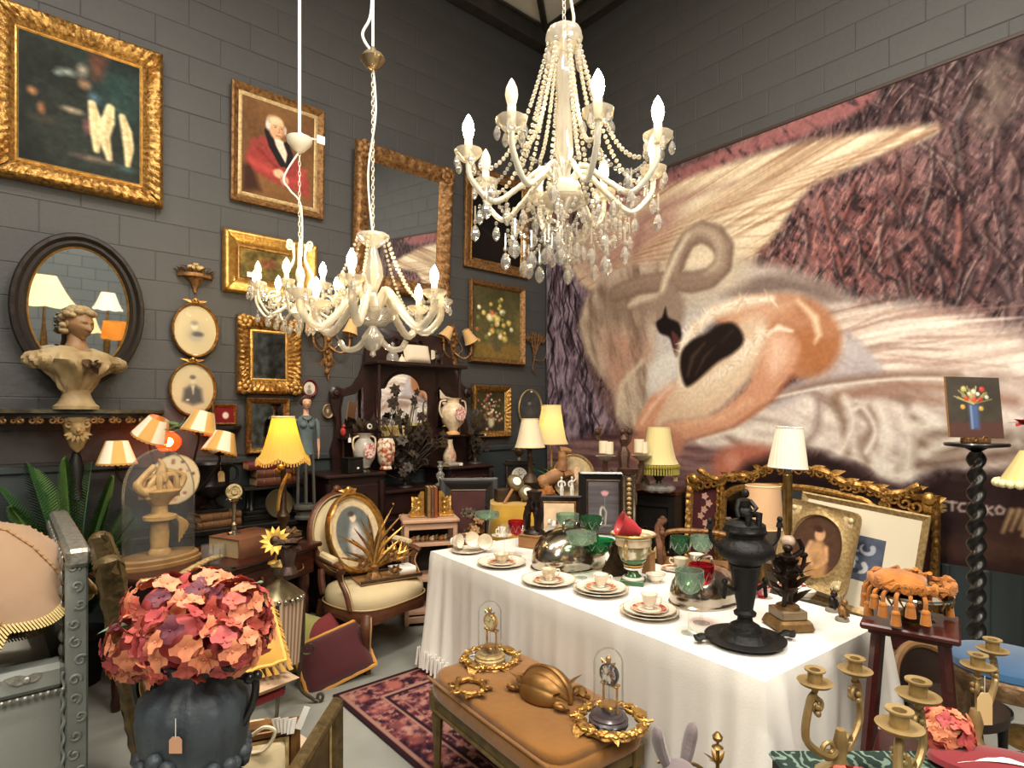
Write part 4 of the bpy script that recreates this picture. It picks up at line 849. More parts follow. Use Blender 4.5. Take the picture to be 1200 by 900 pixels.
book('ribbed brown leather volume directly under the black urn foot, upper of the pair',(bx+.005,by,kz+.049),.29,.21,.048,R(12),LEATH[1],5)
ur=thing('black_urn','black two-handled metal urn standing on two leather volumes','urn',(bx-.01,by+.02,kz+.098))
b=MB(); b.box((0,0,.012),(.2,.17,.024),.004); b.lathe([(.075,.024),(.08,.035),(.04,.06),(.028,.085),(.04,.1),(.09,.12),(.12,.15),(.125,.19),(.118,.2),(.122,.24),(.12,.3),(.14,.33),(.145,.345),(.13,.345),(.11,.3)],28,fl=lambda a,t:1+(.025*cos(a*16) if .3<t<.55 else 0),cap=False); b.build('urn_body',BLACK,ur)
for q in(-1,1): MB().tube(bez([(q*.118,0,.2),(q*.17,0,.22),(q*.175,0,.3),(q*.135,0,.33)],6),.01,7).build('handle',BLACK,ur)
def ptag(parent,loc,w=.035,h=.06,rot=(0,0,0),m=TAG,cord=.05):
    t=MB(); t.prism([(-w/2,-h),(w/2,-h),(w/2,-h*.2),(w*.25,0),(-w*.25,0),(-w/2,-h*.2)],-.0008,.0008); o=t.build('price_tag',m,parent,0,loc,rot)
    if cord: MB().tube([(0,0,-.006),(0,0,cord)],.0012,4).build('tag_string',STRING,o)
    return o
ptag(ur,(.03,-.14,.30),.045,.075,(R(-8),0,R(10)),cord=.06)
STRIPE=cloth_mat('striped_silk_shade',(214,166,92),(240,226,200),.31,rough=.85)
def uv_ring(o,rep=6):
    me=o.data; uv=me.uv_layers.new(name='UVMap')
    for p in me.polygons:
        an=[]
        for li in p.loop_indices: v=me.vertices[me.loops[li].vertex_index].co; an.append(math.atan2(v.y,v.x)/(2*PI))
        if max(an)-min(an)>.5: an=[a+1 if a<0 else a for a in an]
        for li,a in zip(p.loop_indices,an): uv.data[li].uv=(a*rep,0)
def uvshade(mb,name,m,parent,rep=6,**k):
    o=mb.build(name,m,parent,**k); uv_ring(o,rep); return o
IRON=mat('dark_iron',(44,36,30),.45,.5)
gl=pt(197,560,3.95); st=thing('shaded_candelabra','dark iron five-arm table light with striped silk shades and a glowing red globe','table lamp',(gl.x,gl.y,kz))
hz=zat(518,3.95)-kz
b=MB(); b.lathe([(.11,0),(.11,.015),(.05,.04),(.02,.07),(.016,.2),(.03,.26),(.016,.3),(.016,hz-.07),(.04,hz-.06)],18); b.build('stem',IRON,st)
b=MB(); b.sph((0,0,hz),(.078,.078,.07),18,12,lambda x,y,z:1+.03*cos(math.atan2(y,x)*9)); b.build('glass_globe',glass('ruby_globe',(255,128,86),.3,.1,white=.3),st)
b=MB(); b.sph((0,0,hz+.0),.03,12,8); b.build('lit_bulb',BULB,st)
for (px,py,Y,tl,yaw) in ((137,542,3.75,0,0),(176,512,3.88,.45,-.4),(233,506,3.95,.25,.5),(257,530,3.95,.3,.8)):
    q=pt(px,py,Y)-Vector((gl.x,gl.y,kz)); ar=MB(); ar.tube(bez([(0,0,hz-.2),(q.x*.5,q.y*.5,hz-.34),(q.x*.95,q.y*.95,q.z-.1),(q.x,q.y,q.z-.02)],8),.009,6); ar.lathe([(.03,0),(.035,.01),(.012,.02),(.012,.05)],12,(q.x,q.y,q.z-.02)); o=ar.build('arm',IRON,st)
    sm=MB(); shade(sm,.062,.112,.14,0,0,28); s_=uvshade(sm,'shade',STRIPE,o,4); s_.location=(q.x,q.y,q.z); s_.rotation_euler=(tl*.4,tl,yaw)
    tr_=MB(); tr_.surf(lambda u,v:(.113*cos(2*PI*u)*(1+.02*v),.113*sin(2*PI*u)*(1+.02*v),-.012*v+.004*sin(u*2*PI*24)*v),72,3,cu=True); tr_.build('braid_trim',mat('gold_braid',(190,136,66),.8),s_)
LEAFG=mat('ivy_green',(110,142,84),.6,var=(20,.3),col2=(70,104,58))
iv=thing('ivy_sprig','pale green ivy sprig resting on top of the glowing red globe light','plant',(gl.x+.02,gl.y-.02,kz+hz+.07))
rs=random.Random(4)
for k in range(14):
    b=MB(); a=rs.uniform(0,6.28); e=rs.uniform(.1,.8); b.leaf((rs.uniform(-.05,.06),rs.uniform(-.05,.05),rs.uniform(0,.05)),(cos(a),sin(a),e),.085,.065,(0,0,1),.3); b.build('leaf',LEAFG,iv)
MB().tube(bez([(-.06,0,.0),(0,-.02,.03),(.06,.02,.05),(.08,0,.1)],5),.004,5).build('stem',LEAFG,iv)
def cv_plate(w,h):
    c=Cv(w,h,60,60,(214,190,150)); r=random.Random(8)
    for i in range(26): a=r.uniform(0,6.28); q=r.uniform(.2,.42); c.ell(w/2+w*q*cos(a),h/2+h*q*sin(a),w*.06,w*.05,r.choice([(150,70,56),(196,120,90),(120,104,64),(236,220,190),(90,60,44)]),.7,.85)
    return c
p=pt(205,562,3.72); pl=thing('floral_plate','round floral painted plate standing behind the glass dome','plate',p,rot=(R(-12),0,R(-38)))
c=cv_plate(.31,.31); X=(c.x-.155)/.155; Y_=(c.y-.155)/.155; link(c.mesh('painted_face',vcol_mat('glazed_paint',.25,coat=.4),mask=(X*X+Y_*Y_)<1),'painted_face',pl,(0,-.012,0))
b=MB(); b.push(RX(PI/2)); b.lathe([(.08,-.02),(.1,-.02),(.158,.006),(.16,.012),(.154,.013),(.15,.008)],40); b.pop(); b.build('rim',GOLDP,pl)
MB().tube([(0,.02,.05),(0,.1,-.19),(.0,.0,-.19)],.008,5).build('easel_wire',IRON,pl)
p=on_desk(187,660); dm=thing('glass_dome','tall oval glass dome over a carved figure, on the desk beside the fern','display dome',(p.x,p.y,dz),R(20))
b=MB(); b.lathe([(.235,0),(.235,.02),(.22,.025),(.22,.045),(.205,.055)],44,(0,0,0),1,.62); b.build('wooden_base',mat('pale_worn_wood',(150,116,72),.6,var=(9,.3),col2=(110,80,48)),dm)
hD=.66; b=MB(); b.lathe([(.195,.055),(.195,hD*.62)]+[(.195*cos(PI/2*k/10),hD*.62+(hD-hD*.62)*sin(PI/2*k/10)) for k in range(1,10)]+[(.004,hD)],48,(0,0,0),1,.66,cap=False); b.build('glass_cover',CLEAR,dm)
FIG=mat('carved_ivory_wood',(196,158,98),.5,var=(16,.3),col2=(140,104,58))
b=MB(); b.lathe([(.06,.055),(.06,.07),(.045,.09),(.05,.16),(.045,.24),(.085,.255),(.085,.275),(.045,.29),(.04,.33),(.06,.36),(.1,.4),(.11,.42),(.06,.43)],22); b.build('turned_stem',FIG,dm)
b=MB(); rs=random.Random(12)
b.sph((0,0,.44),(.05,.05,.06),12,8); head(b,(0,-.02,.49),.045,0,R(10),n=24,m=18); b.tube(bez([(-.02,-.02,.44),(-.1,-.03,.42),(-.13,-.02,.47),(-.03,0,.56)],6),[.03]*7+[.025]*6+[.018]*6,9); b.tube(bez([(.02,-.01,.44),(.1,0,.42),(.14,.01,.49),(.04,0,.53)],6),[.03]*7+[.025]*6+[.018]*6,9)
for k in range(10): a=k*.63; b.tube(bez([(.03*cos(a),.02*sin(a),.5),(.09*cos(a),.05*sin(a),.47+.03*sin(k*3)),(.1*cos(a),.05*sin(a),.38)],4),[.018]*9,7)
b.tube(bez([(0,0,.5),(.015,0,.56),(-.005,0,.6)],5),[.03,.03,.028,.026,.024,.02,.018,.014,.01,.008,.006],9); b.build('carved_figure',FIG,dm)
b=MB()
for k in range(4): b.tube(bez([(.07,-.03+.01*k,.27),(.095+.012*k,-.04,.22),(.09+.014*k,-.04,.11+.02*k)],5),[.012,.012,.011,.011,.01,.01,.01,.009,.008,.006,.004],6)
b.build('hanging_ribbon',FIG,dm)
def tumbler(label,p,r=.035,h=.09,group=None):
    t=thing('glass_tumbler',label,'glass',p,0,group); b=MB(); b.lathe([(r*.8,0),(r,.008),(r*1.05,h),(r*.98,h),(r*.92,.012),(.002,.012)],20,fl=lambda a,t:1+.02*cos(a*10),cap=False); b.build('cut_glass',CLEAR,t); return t
for (px,py,lb) in ((243,656,'small cut-glass tumbler on the desk, first to the right of the glass dome'),(251,662,'small cut-glass tumbler on the desk, in front of the big old volume'),(257,655,'small cut-glass tumbler on the desk, touching the spine of the big old volume')):
    p=on_desk(px,py); tumbler(lb,p,.032,.088)
rp=thing('shell_garland','gilded shell garland lying along the front of the desk below the glass dome','garland',(0,0,0)); G=bez([on_desk(168,690)-Vector((0,0,0)),on_desk(205,684),on_desk(228,672),on_desk(245,663),on_desk(256,660)],7)
for k,q in enumerate(G):
    if q.z>0: b=MB(); b.sph((q.x,q.y,dz+.036),(.02+.006*(k%3),.017,.014),8,6,lambda x,y,z:1+.1*sin(7*math.atan2(y,x))); b.build('shell',GOLDP,rp)
tr2=thing('black_tray','black lacquered oval tray on the desk front, carrying the shell garland','tray',on_desk(232,682)+Vector((0,0,.0)),DR)
bpy.data.objects['black_tray'].location.z=dz+.0005
MB().lathe([(.0,.003),(.2,.003),(.235,.012),(.24,.018),(.232,.018)],40,(0,0,0),1,.3,cap=False).build('tray_dish',BLACK,tr2)
book('huge scuffed old leather tome lying on the desk under the candlestick',(1.13,3.84,dz),.33,.27,.115,R(22),LEATH[3],0)
cs=thing('dial_candlestick','twisted silver candlestick topped by a round cream dial, on the huge old tome','candlestick',(1.06,3.86,dz+.1155))
b=MB(); b.lathe([(.038,0),(.036,.01),(.022,.02),(.016,.05),(.02,.06),(.011,.075)],18); b.build('foot',SILVER,cs)
b=MB(); b.lathe([(.011,.07),(.013,.1),(.011,.13),(.013,.16),(.011,.185),(.022,.2),(.034,.205),(.034,.21),(.012,.214)],18,fl=lambda a,t:1+.12*cos(2*a+t*40)); b.build('twisted_stem',SILVER,cs)
for q in(-1,1): MB().tube(bez([(q*.008,0,.21),(q*.035,0,.222),(q*.045,0,.215)],5),.004,5).build('arm',SILVER,cs)
b=MB(); b.push(T(0,0,.262)@RX(PI/2)@RZ(0)); b.lathe([(.0,-.012),(.046,-.012),(.05,0),(.046,.012),(.036,.014),(.03,.009),(.02,.009),(.016,.016),(.0,.016)],26,cap=False); b.pop(); b.build('round_dial',mat('ivory_dial',(206,188,140),.4,var=(60,.2),col2=(120,100,60)),cs)
b=MB(); b.push(T(0,0,.262)@RX(PI/2)); b.lathe([(.019,.0),(.019,.014),(.012,.015),(.012,.0)],18,cap=False); b.pop(); b.build('dark_ring',BLACK,cs)
pp=thing('wood_carving_fragment','broken carved driftwood-brown wooden moulding lying at the right end of the desk','carving',(1.37,4.0,dz),R(28)); pp.scale=(.62,.7,.9); rs=random.Random(9)
for k in range(7):
    b=MB(); y=-.1+.03*k; b.tube(bez([(-.27,y,.02+.012*(k%3)),(-.1,y+.02,.05+.02*(k%2)),(.08,y-.01,.04),(.24,y+.01,.03+.02*(k%3))],6),[.016+.008*rs.random() for _ in range(19)],7); b.build('carved_strand',mat('grey_brown_wood',(128,98,68),.7,var=(24,.3),col2=(74,54,38)),pp)
for k in range(10):
    b=MB(); b.leaf((rs.uniform(-.2,.22),rs.uniform(-.1,.08),.05),(rs.uniform(-1,1),-.5,.4),.08,.035,(0,0,1),.5); b.build('carved_leaf',GOLDP if k%3==0 else OAK,pp)
p=pt(325,605,4.55); sx,sy=p.x-.04,4.66; cst=thing('columned_stand','black slate stand with two columns on the wall console, topped by red-brown books','stand',(sx,sy,kz))
b=MB(); b.box((0,0,.02),(.46,.17,.04),.006); b.box((0,0,.055),(.42,.15,.03),.006); b.build('plinth',BLACK,cst)
for x in(-.16,.16):
    for y in(-.04,.04): MB().lathe([(.03,.07),(.03,.085),(.02,.1),(.018,.2),(.03,.215),(.03,.225)],14,(x,y,0)).build('column',BLACK,cst)
b=MB(); b.box((0,0,.24),(.46,.165,.03),.006); b.build('slab_top',BLACK,cst)
for k,(w_,lb) in enumerate(((.34,'brown gilt-banded book on the columned black stand, lowest of three'),(.33,'red-brown gilt-banded book in the middle of the three on the black stand'),(.34,'reddish book with dark boards on top of the three on the black stand'))):
    book(lb,(sx+(-.02 if k==2 else .03),sy,kz+.256+.062*k),w_,.165,.06,R(2-2*k),LEATH[0] if k<2 else LEATH[2],4)
dsh=thing('pewter_dish','round dull pewter dish standing upright behind the glowing yellow lamp','dish',(sx+.02,sy-.105,kz+.115),rot=(R(80),0,R(10)))
MB().lathe([(.0,0),(.07,.0),(.1,.012),(.112,.014),(.11,.018),(.07,.006),(.0,.006)],32,cap=False).build('dish_body',mat('pewter',(120,106,78),.4,.8),dsh)
p=pt(368,605,4.6); sf=thing('santos_figure','tall slim wooden lady figure with blue bodice on a cage stand, between mirror and dresser','figurine',(1.735,4.43,kz+.001),R(-6))
GREYW=mat('grey_painted_wood',(88,86,80),.7,var=(14,.3),col2=(60,56,50)); BLUEP=mat('dusty_blue_paint',(104,122,126),.65,var=(12,.3),col2=(78,92,96)); SKIN=mat('painted_skin',(216,178,150),.5,var=(20,.35),col2=(200,150,124))
b=MB(); b.lathe([(.085,0),(.085,.015),(.07,.03),(.072,.06),(.088,.075),(.088,.1),(.08,.11)],24); b.build('turned_base',GREYW,sf)
for k in range(6): a=k*PI/3+.3; MB().tube([(.07*cos(a),.07*sin(a),.1),(.06*cos(a),.05*sin(a),.5)],.011,6).build('cage_slat',GREYW,sf)
b=MB(); b.lathe([(.062,.49),(.058,.52),(.05,.6),(.052,.64),(.066,.70),(.07,.74),(.055,.775),(.03,.79)],24,(0,0,0),1,.78);
for q in(-1,1): b.sph((q*.028,-.04,.715),(.028,.024,.026),10,7)
b.build('bodice',BLUEP,sf)
b=MB(); b.lathe([(.055,.765),(.03,.785),(.02,.80),(.019,.84)],16,(0,0,0),1,.85); head(b,(0,-.008,.888),.05,0,0,n=30,m=24); b.build('head',SKIN,sf)
b=MB(); hair(b,(0,-.008,.888),.05,bun=True,wave=.02); b.build('hair',mat('painted_brown_hair',(58,34,28),.5),sf)
for q in(-1,1):
    b=MB(); b.tube([(q*.068,0,.76),(q*.085,0,.74),(q*.092,-.002,.66),(q*.092,-.006,.61)],[.016,.019,.018,.015],10); o=b.build('sleeve',BLUEP,sf)
    b=MB(); b.tube([(q*.092,-.006,.615),(q*.093,-.012,.55),(q*.092,-.016,.515)],[.012,.011,.008],8); b.build('forearm',SKIN,o)
    b=MB(); b.sph((q*.092,-.018,.5),(.008,.012,.018),8,6)
    for k in range(4): b.tube([(q*.092,-.027+.006*k,.488),(q*.091,-.03+.007*k,.468-.004*(k in(1,2))),(q*.089,-.029+.007*k,.456-.004*(k in(1,2)))],[.0035,.003,.002],5)
    b.tube([(q*.088,-.028,.5),(q*.083,-.034,.486),(q*.082,-.034,.476)],[.0035,.003,.002],5); b.build('hand',SKIN,o)
b=MB()
for q in(-1,1): b.sph((q*.0205,-.0485,.8915),(.0042,.003,.0028),8,5)
b.build('eyes',mat('eye_paint',(30,24,22),.3),sf)
b=MB(); b.sph((0,-.0545,.864),(.0095,.004,.0035),8,5); b.build('lips',mat('lip_paint',(150,62,56),.4),sf)
b=MB()
for k in range(12): a=PI+PI*k/11; b.sph((.035*cos(a),-.045-.012*sin(PI*k/11),.775-.02*sin(PI*k/11)),.0045,6,4)
b.sph((0,-.062,.748),(.008,.005,.009),8,6); b.build('bead_necklace',BRONZE,sf)
def silk_lit(name,top,bot,st):
    """silk over a lit bulb: light comes through, strongest near the bulb (radius of the shade is smallest there)"""
    if name in MT: return MT[name]
    m=bpy.data.materials.new(name); m.use_nodes=True; nt=m.node_tree; nt.nodes.clear(); N=nt.nodes.new; LK=nt.links.new
    o=N('ShaderNodeOutputMaterial'); d=N('ShaderNodeBsdfDiffuse'); d.inputs[0].default_value=L3(bot); t=N('ShaderNodeBsdfTranslucent'); t.inputs[0].default_value=L3(top)
    mx=N('ShaderNodeMixShader'); mx.inputs[0].default_value=st; LK(d.outputs[0],mx.inputs[1]); LK(t.outputs[0],mx.inputs[2]); LK(mx.outputs[0],o.inputs[0]); MT[name]=m; return m
SILKY=silk_lit('yellow_silk',(255,236,96),(250,224,140),.65)
SILKC=silk_lit('cream_silk',(255,246,190),(240,228,196),.5)
SILKP=mat('pleated_cream_silk',(232,214,180),.8,sheen=.2)
p=pt(332,652,3.62); p.z=dz; lp=thing('gilt_figural_lamp','glowing yellow bell-shaded lamp on a twisting gilt floral stem, on the desk','table lamp',(p.x,p.y,dz))
S0=zat(536,3.62)-dz; S1=zat(489,3.62)-dz
b=MB(); b.lathe([(.075,0),(.075,.012),(.05,.025),(.02,.05),(.016,.16),(.03,.2),(.04,.23),(.02,.27),(.014,S0-.06),(.02,S0-.02),(.01,S0+.06)],18); b.build('stem',BRONZE,lp)
b=MB(); rs=random.Random(3)
for k in range(5): a=k*1.3; b.sph((.028*cos(a),.028*sin(a),S0-.12+.02*k),(.024,.022,.02),9,6)
b.tube(bez([(.02,-.02,S0-.1),(-.03,-.04,S0-.2),(-.045,-.03,S0-.32)],8),[.012]*17,7); b.build('cherub_cluster',GOLDB,lp)
sm=MB(); shade(sm,.066,.155,S1-S0,S0,.42,n=54,scal=.13,nsc=6,pleat=.02,npl=30); sh_=sm.build('shade',SILKY,lp,60)
b=MB()
for k in range(54):
    a=2*PI*k/54; zz=S0-.13*(S1-S0)*abs(sin(a*3)); b.tube([(.157*cos(a),.157*sin(a),zz+.006),(.158*cos(a),.158*sin(a),zz-.02)],.004,4)
b.build('tassel_fringe',mat('gold_fringe',(226,178,92),.8),lp)
b=MB(); b.lathe([(.067,S1-.004),(.07,S1),(.067,S1+.008),(.064,S1)],30,cap=False); b.build('top_trim',mat('cream_braid',(226,204,158),.8),lp)
b=MB(); b.sph((0,0,(S0+S1)/2+.05),(.03,.03,.04),12,8); b.build('bulb',BULB,lp)
def flower_thing(name,label,p,m,r,npet,rot,centre=None,hgt=.12,stemm=None,ln=.6):
    t=thing(name,label,'flower',p); o=MB(); o.tube(bez([(0,0,0),(.01,0,hgt*.5),(0,-.01,hgt)],5),.006,6); o.lathe([(.04,0),(.035,.01),(.008,.02)],12); o.build('stem',stemm or m,t)
    for k in range(npet):
        a=2*PI*k/npet; b=MB(); b.leaf((0,0,0),(cos(a),sin(a),.25+.15*(k%2)),r,r*.42,(0,0,1),.2); q=b.build('petal',m,t); q.location=(0,-.01,hgt); q.rotation_euler=rot
    b=MB(); b.sph((0,0,.01),(r*.35,r*.35,r*.15),12,7); q=b.build('flower_centre',centre or m,t); q.location=(0,-.01,hgt); q.rotation_euler=rot; return t
flower_thing('gilt_sunflower','gilt metal sunflower facing left on the desk at the foot of the yellow lamp',on_desk(322,660),mat('yellow_gilt',(222,178,84),.4,.6),.085,14,(R(70),0,R(-25)),BRONZE,.13)
rt=thing('metal_rose','dull purple-brown metal rose on a thick stem before the yellow lamp','flower',on_desk(338,672)); PUR=mat('purple_bronze',(104,84,76),.45,.5,var=(20,.3),col2=(66,50,46))
MB().lathe([(.05,0),(.045,.02),(.03,.04),(.04,.09),(.045,.13),(.03,.16)],8).build('calyx_stem',PUR,rt)
for k in range(12):
    b=MB(); a=k*2.4; b.leaf((.01*cos(a),.01*sin(a),.15),(cos(a),sin(a),1.2-.09*k),.075,.07,(0,0,1),.5); b.build('petal',PUR,rt)
FR=mat('fern_green',(98,132,66),.5,var=(6,.35),col2=(44,84,36)); FR2=mat('fern_dark',(60,96,48),.5,var=(6,.35),col2=(20,52,22))
fp=pt(88,640,3.55); fe_=thing('fern_palm','green cycad fern with arching fronds in a dark pot, behind the carved sofa','plant',(fp.x,fp.y,0))
MB().lathe([(.13,0),(.17,.28),(.19,.3),(.17,.31),(.15,.27)],24).build('pot',EBON,fe_)
MB().box((0,0,.0),(.02,.02,.02)).build('pot_foot',EBON,fe_)
fz=.36; fb=Vector((fp.x,fp.y,fz))
MB().lathe([(.06,.25),(.07,.33),(.04,.4)],12).build('trunk',BRONZE,fe_)
def frond(tipp,h,wd,n,m,par,base,droop=.0):
    tip=Vector(tipp)-base; mid=tip*.45+Vector((0,0,h)); S=bez([(0,0,0),tuple(mid),tuple(tip)],n//2); b=MB(); b.tube([q for q in S],[.008*(1-i/len(S))+.002 for i in range(len(S))],5)
    for i in range(3,len(S)-1):
        t=i/(len(S)-1); d=(S[i+1]-S[i-1]).normalized(); upv=Vector((0,0,1)); sd=d.cross(upv).normalized(); L=wd*(sin(PI*min(1,.12+.9*t))**.7)
        for s in(-1,1):
            dr=(sd*s+d*.55+Vector((0,0,.12))).normalized(); b.leaf(tuple(S[i]),tuple(dr),L,.017,(0,0,1),.12,3,.05)
    o=b.build('frond',m,par); o.location=(0,0,fz); return o
for (px,py,Y,h,m) in ((76,534,3.5,.10,FR),(40,548,3.6,.10,FR),(-6,566,3.5,.08,FR2),(12,592,3.2,.10,FR),(108,540,3.75,.10,FR2),(132,556,3.6,.08,FR),(146,592,3.3,.08,FR),(158,606,3.2,.08,FR2),(66,575,3.2,.05,FR),(-20,600,3.3,.1,FR2),(128,575,3.7,.05,FR2),(30,540,3.5,.05,FR2),(150,630,3.4,.05,FR2)):
    tp=pt(px,py,Y); frond((tp.x-fp.x,tp.y-fp.y,tp.z-fz),h,.165,60,m,fe_,Vector((0,0,0)))
# ================================================================ DRESSER AND ITS CONTENTS
YF,YB=4.30,4.74
def dX(px,y): d=ray(px,500); return d.x*(y/d.y)
DX0,DX1=1.846,3.47; DM=(DX0+DX1)/2
dr=thing('mirrored_dresser','tall dark carved dresser with shaped mirror back, against the left wall behind the armchair','dresser',(0,0,0))
zp,zc=1.17,1.0
def panel_door(x0,x1,z0,z1,y,par,m,handle=None):
    b=MB(); w,h=x1-x0,z1-z0; cx,cz=(x0+x1)/2,(z0+z1)/2
    b.push(T(cx,y,cz)); b.frame(w,h,.045,[(0,0),(0,.018),(.7,.018),(1,.006)],None,2); b.box((0,.002,0),(w-.08,.008,h-.08))
    for s in(-1,1):
        b.tube([(s*(.03+q[0]),-.012,h*.22+q[2]) for q in scroll(1.2,.035,.008,14,PI)],.006,5); b.leaf((0,-.01,0),(s,0,.8),h*.3,.05,(0,-1,0),.2); b.leaf((0,-.01,-.02),(s*.6,0,-1),h*.3,.04,(0,-1,0),.2)
    b.pop(); d=b.build('door',m,par)
    if handle: b=MB(); b.sph((cx+handle*(w/2-.03),y-.026,cz),(.012,.012,.016),8,6); b.build('knob',BRASS,d)
    return d
for (a,b_,n) in ((DX0,2.33,'left'),(2.99,DX1,'right')):
    b=MB(); b.box(((a+b_)/2,(YF+YB)/2,zp/2+.03),(b_-a-.04,YB-YF-.03,zp-.1)); b.build('pedestal_carcass',DARKW,dr)
    b=MB(); b.box(((a+b_)/2,(YF+YB)/2-.01,zp-.015),(b_-a+.03,YB-YF+.03,.03),.01); b.build('pedestal_top',DARKW,dr)
    panel_door(a+.05,b_-.05,.12,.82,YF-.0,dr,DARKW,1 if n=='left' else -1)
    b=MB(); b.box(((a+b_)/2,YF+.0,.98),(b_-a-.1,.03,.2),.01); q=b.build('drawer',DARKW,dr)
    b=MB();
    for s in(-1,1): b.tube([((a+b_)/2+s*(.05+e[0]),YF-.02,.98+e[2]) for e in scroll(1.1,.04,.008,14,0)],.006,5)
    b.build('carved_scroll',DARKW,q)
    for x in(a+.02,b_-.02):
        b=MB(); b.lathe([(.028,.1),(.03,.2),(.018,.26),(.024,.5),(.018,.8),(.03,.86),(.03,1.1)],12,(x,YF-.0,0)); b.build('turned_column',DARKW,dr)
b=MB(); b.box((DM,(YF+YB)/2+.04,zc/2),(.70,YB-YF-.12,zc-.05)); b.build('centre_carcass',DARKW,dr)
b=MB(); b.box((DM,(YF+YB)/2+.03,zc-.015),(.72,YB-YF-.04,.03),.008); b.build('centre_top',DARKW,dr)
for k in range(2):
    b=MB(); b.box((DM,YF+.095,.88-k*.22),(.62,.025,.18),.008); q=b.build('drawer',DARKW,dr)
    for s in(-1,1): MB().sph((DM+s*.2,YF+.075,.88-k*.22),.016,10,6).build('knob',BRASS,q)
panel_door(DM-.31,DM-.005,.08,.54,YF+.09,dr,DARKW,1); panel_door(DM+.005,DM+.31,.08,.54,YF+.09,dr,DARKW,-1)
def A2(px,py,off=.06): p=onA(px,py,off); return (p.x,p.z)
SIL=[(389,552),(387,528),(392,512),(393,494),(387,472),(386,460),(392,453),(402,456),(412,452),(421,440),(426,424),(428,408),(438,400),(458,396),(484,390),(508,394),(522,399),(527,412),(530,432),(537,448),(545,455),(548,461),(546,470),(544,488),(549,510),(556,520),(558,545)]
b=MB(); b.prism([A2(*q) for q in SIL],YB-.03,YB+.02); b.build('back_panel',DARKW,dr)
for px in(391,546):
    c=A2(px,460); b=MB(); b.push(T(c[0],YB-.045,c[1])@RX(PI/2)); b.lathe([(.0,-.02),(.045,-.02),(.05,0),(.03,.01),(.025,.025),(.0,.03)],20,cap=False); b.pop(); b.build('scroll_boss',DARKW,dr)
def mirror_shape(P,name='mirror_glass'):
    b=MB(); P=[A2(*q,.1) for q in P]; n=len(P); a=sum(P[i][0]*P[(i+1)%n][1]-P[(i+1)%n][0]*P[i][1] for i in range(n)); P=P if a>0 else P[::-1]
    b.add([(x,YB-.036,z) for x,z in P],[tuple(range(n))]); b.build(name,MIRROR,dr,0)
    b=MB(); b.tube([(x,YB-.036,z) for x,z in P],.012,6,closed=True); b.build('mirror_bead',DARKW,dr)
arc=lambda cx,cy,r,a0,a1,n=10:[(cx+r*cos(R(a0+(a1-a0)*k/n)),cy-r*sin(R(a0+(a1-a0)*k/n))) for k in range(n+1)]
mirror_shape([(441,500),(441,465)]+arc(449,462,8,180,80,4)+arc(472,458,21,165,15)+arc(494,464,8,100,0,4)+[(502,500)])
mirror_shape([(400,500),(399,480),(402,464),(416,460),(427,452),(428,500)])
mirror_shape([(512,500),(512,460),(516,455),(523,463),(534,466),(538,478),(536,500)])
def dshelf(x0,x1,z,d=.2,t=.022,name='side_shelf'): MB().box(((x0+x1)/2,YB-.03-d/2,z),(x1-x0,d,t),.006).build(name,DARKW,dr)
zs=zat(513,5.05); xl0,xl1=A2(394,513)[0],A2(434,513)[0]; xr0,xr1=A2(505,513)[0],A2(552,513)[0]
dshelf(xl0,xl1,zs); dshelf(xr0,xr1,zs); dshelf(xl1+.02,xr0-.02,zs-.01,.12)
zt_=zat(426,5.1); xt0,xt1=A2(424,426)[0],A2(528,426)[0]; dshelf(xt0,xt1,zt_,.26,.03,'top_shelf')
for x in (xt0+.05,xt1-.05): MB().lathe([(.018,zs),(.022,zs+.03),(.012,zs+.08),(.016,(zs+zt_)/2),(.022,(zs+zt_)/2+.03),(.012,zt_-.08),(.02,zt_-.02)],12,(x,YB-.22,0)).build('turned_column',DARKW,dr)
for x in (xl0+.03,xr1-.03): MB().lathe([(.018,zp),(.022,zp+.03),(.012,zp+.08),(.016,(zp+zs)/2),(.012,zs-.08),(.02,zs-.01)],12,(x,YB-.08,0)).build('turned_column',DARKW,dr)
b=MB(); C=A2(478,402,.1);
for s in(-1,1):
    b.tube([(C[0]+s*(.12+q[0]),YB-.04,C[1]+q[2]) for q in scroll(1.2,.07,.015,18,PI)],.014,6); b.leaf((C[0],YB-.05,C[1]+.02),(s,0,.35),.3,.07,(0,-1,0),.2)
b.build('crest_carving',DARKW,dr)
CER=mat('cream_glaze',(228,212,184),.25,coat=.4,var=(26,.12),col2=(214,186,150))
def vase_lathe(name,label,cat,p,prof,m,n=24,handles=None,foot=None,band=None,spot=None,rz=0):
    t=thing(name,label,cat,p,rz); MB().lathe(prof,n,cap=False).build('vase_body',m,t)
    if handles:
        for s in(-1,1): MB().tube(bez([(s*q[0],0,q[1]) for q in handles],6),.008,6).build('handle',CER if handles is not True else m,t)
    if foot: MB().lathe(foot[0],20).build('foot',foot[1],t)
    if spot:
        r,z,sx,sz,mm=spot; b=MB(); b.push(T(0,-r,z)@RX(PI/2)); b.lathe([(.0,.004),(1,.0)],24,sx=sx,sy=sz,cap=False); b.pop(); b.build('painted_panel',mm,t)
    return t
FLOW=mat('painted_flowers',(232,206,196),.35,var=(55,.08),col2=(176,84,80))
LANDS=mat('painted_scene',(226,214,190),.3,var=(28,.06),col2=(170,82,50))
GREYV=mat('grey_glaze',(188,182,172),.3,coat=.3,var=(20,.2),col2=(160,154,146))
y1=4.45
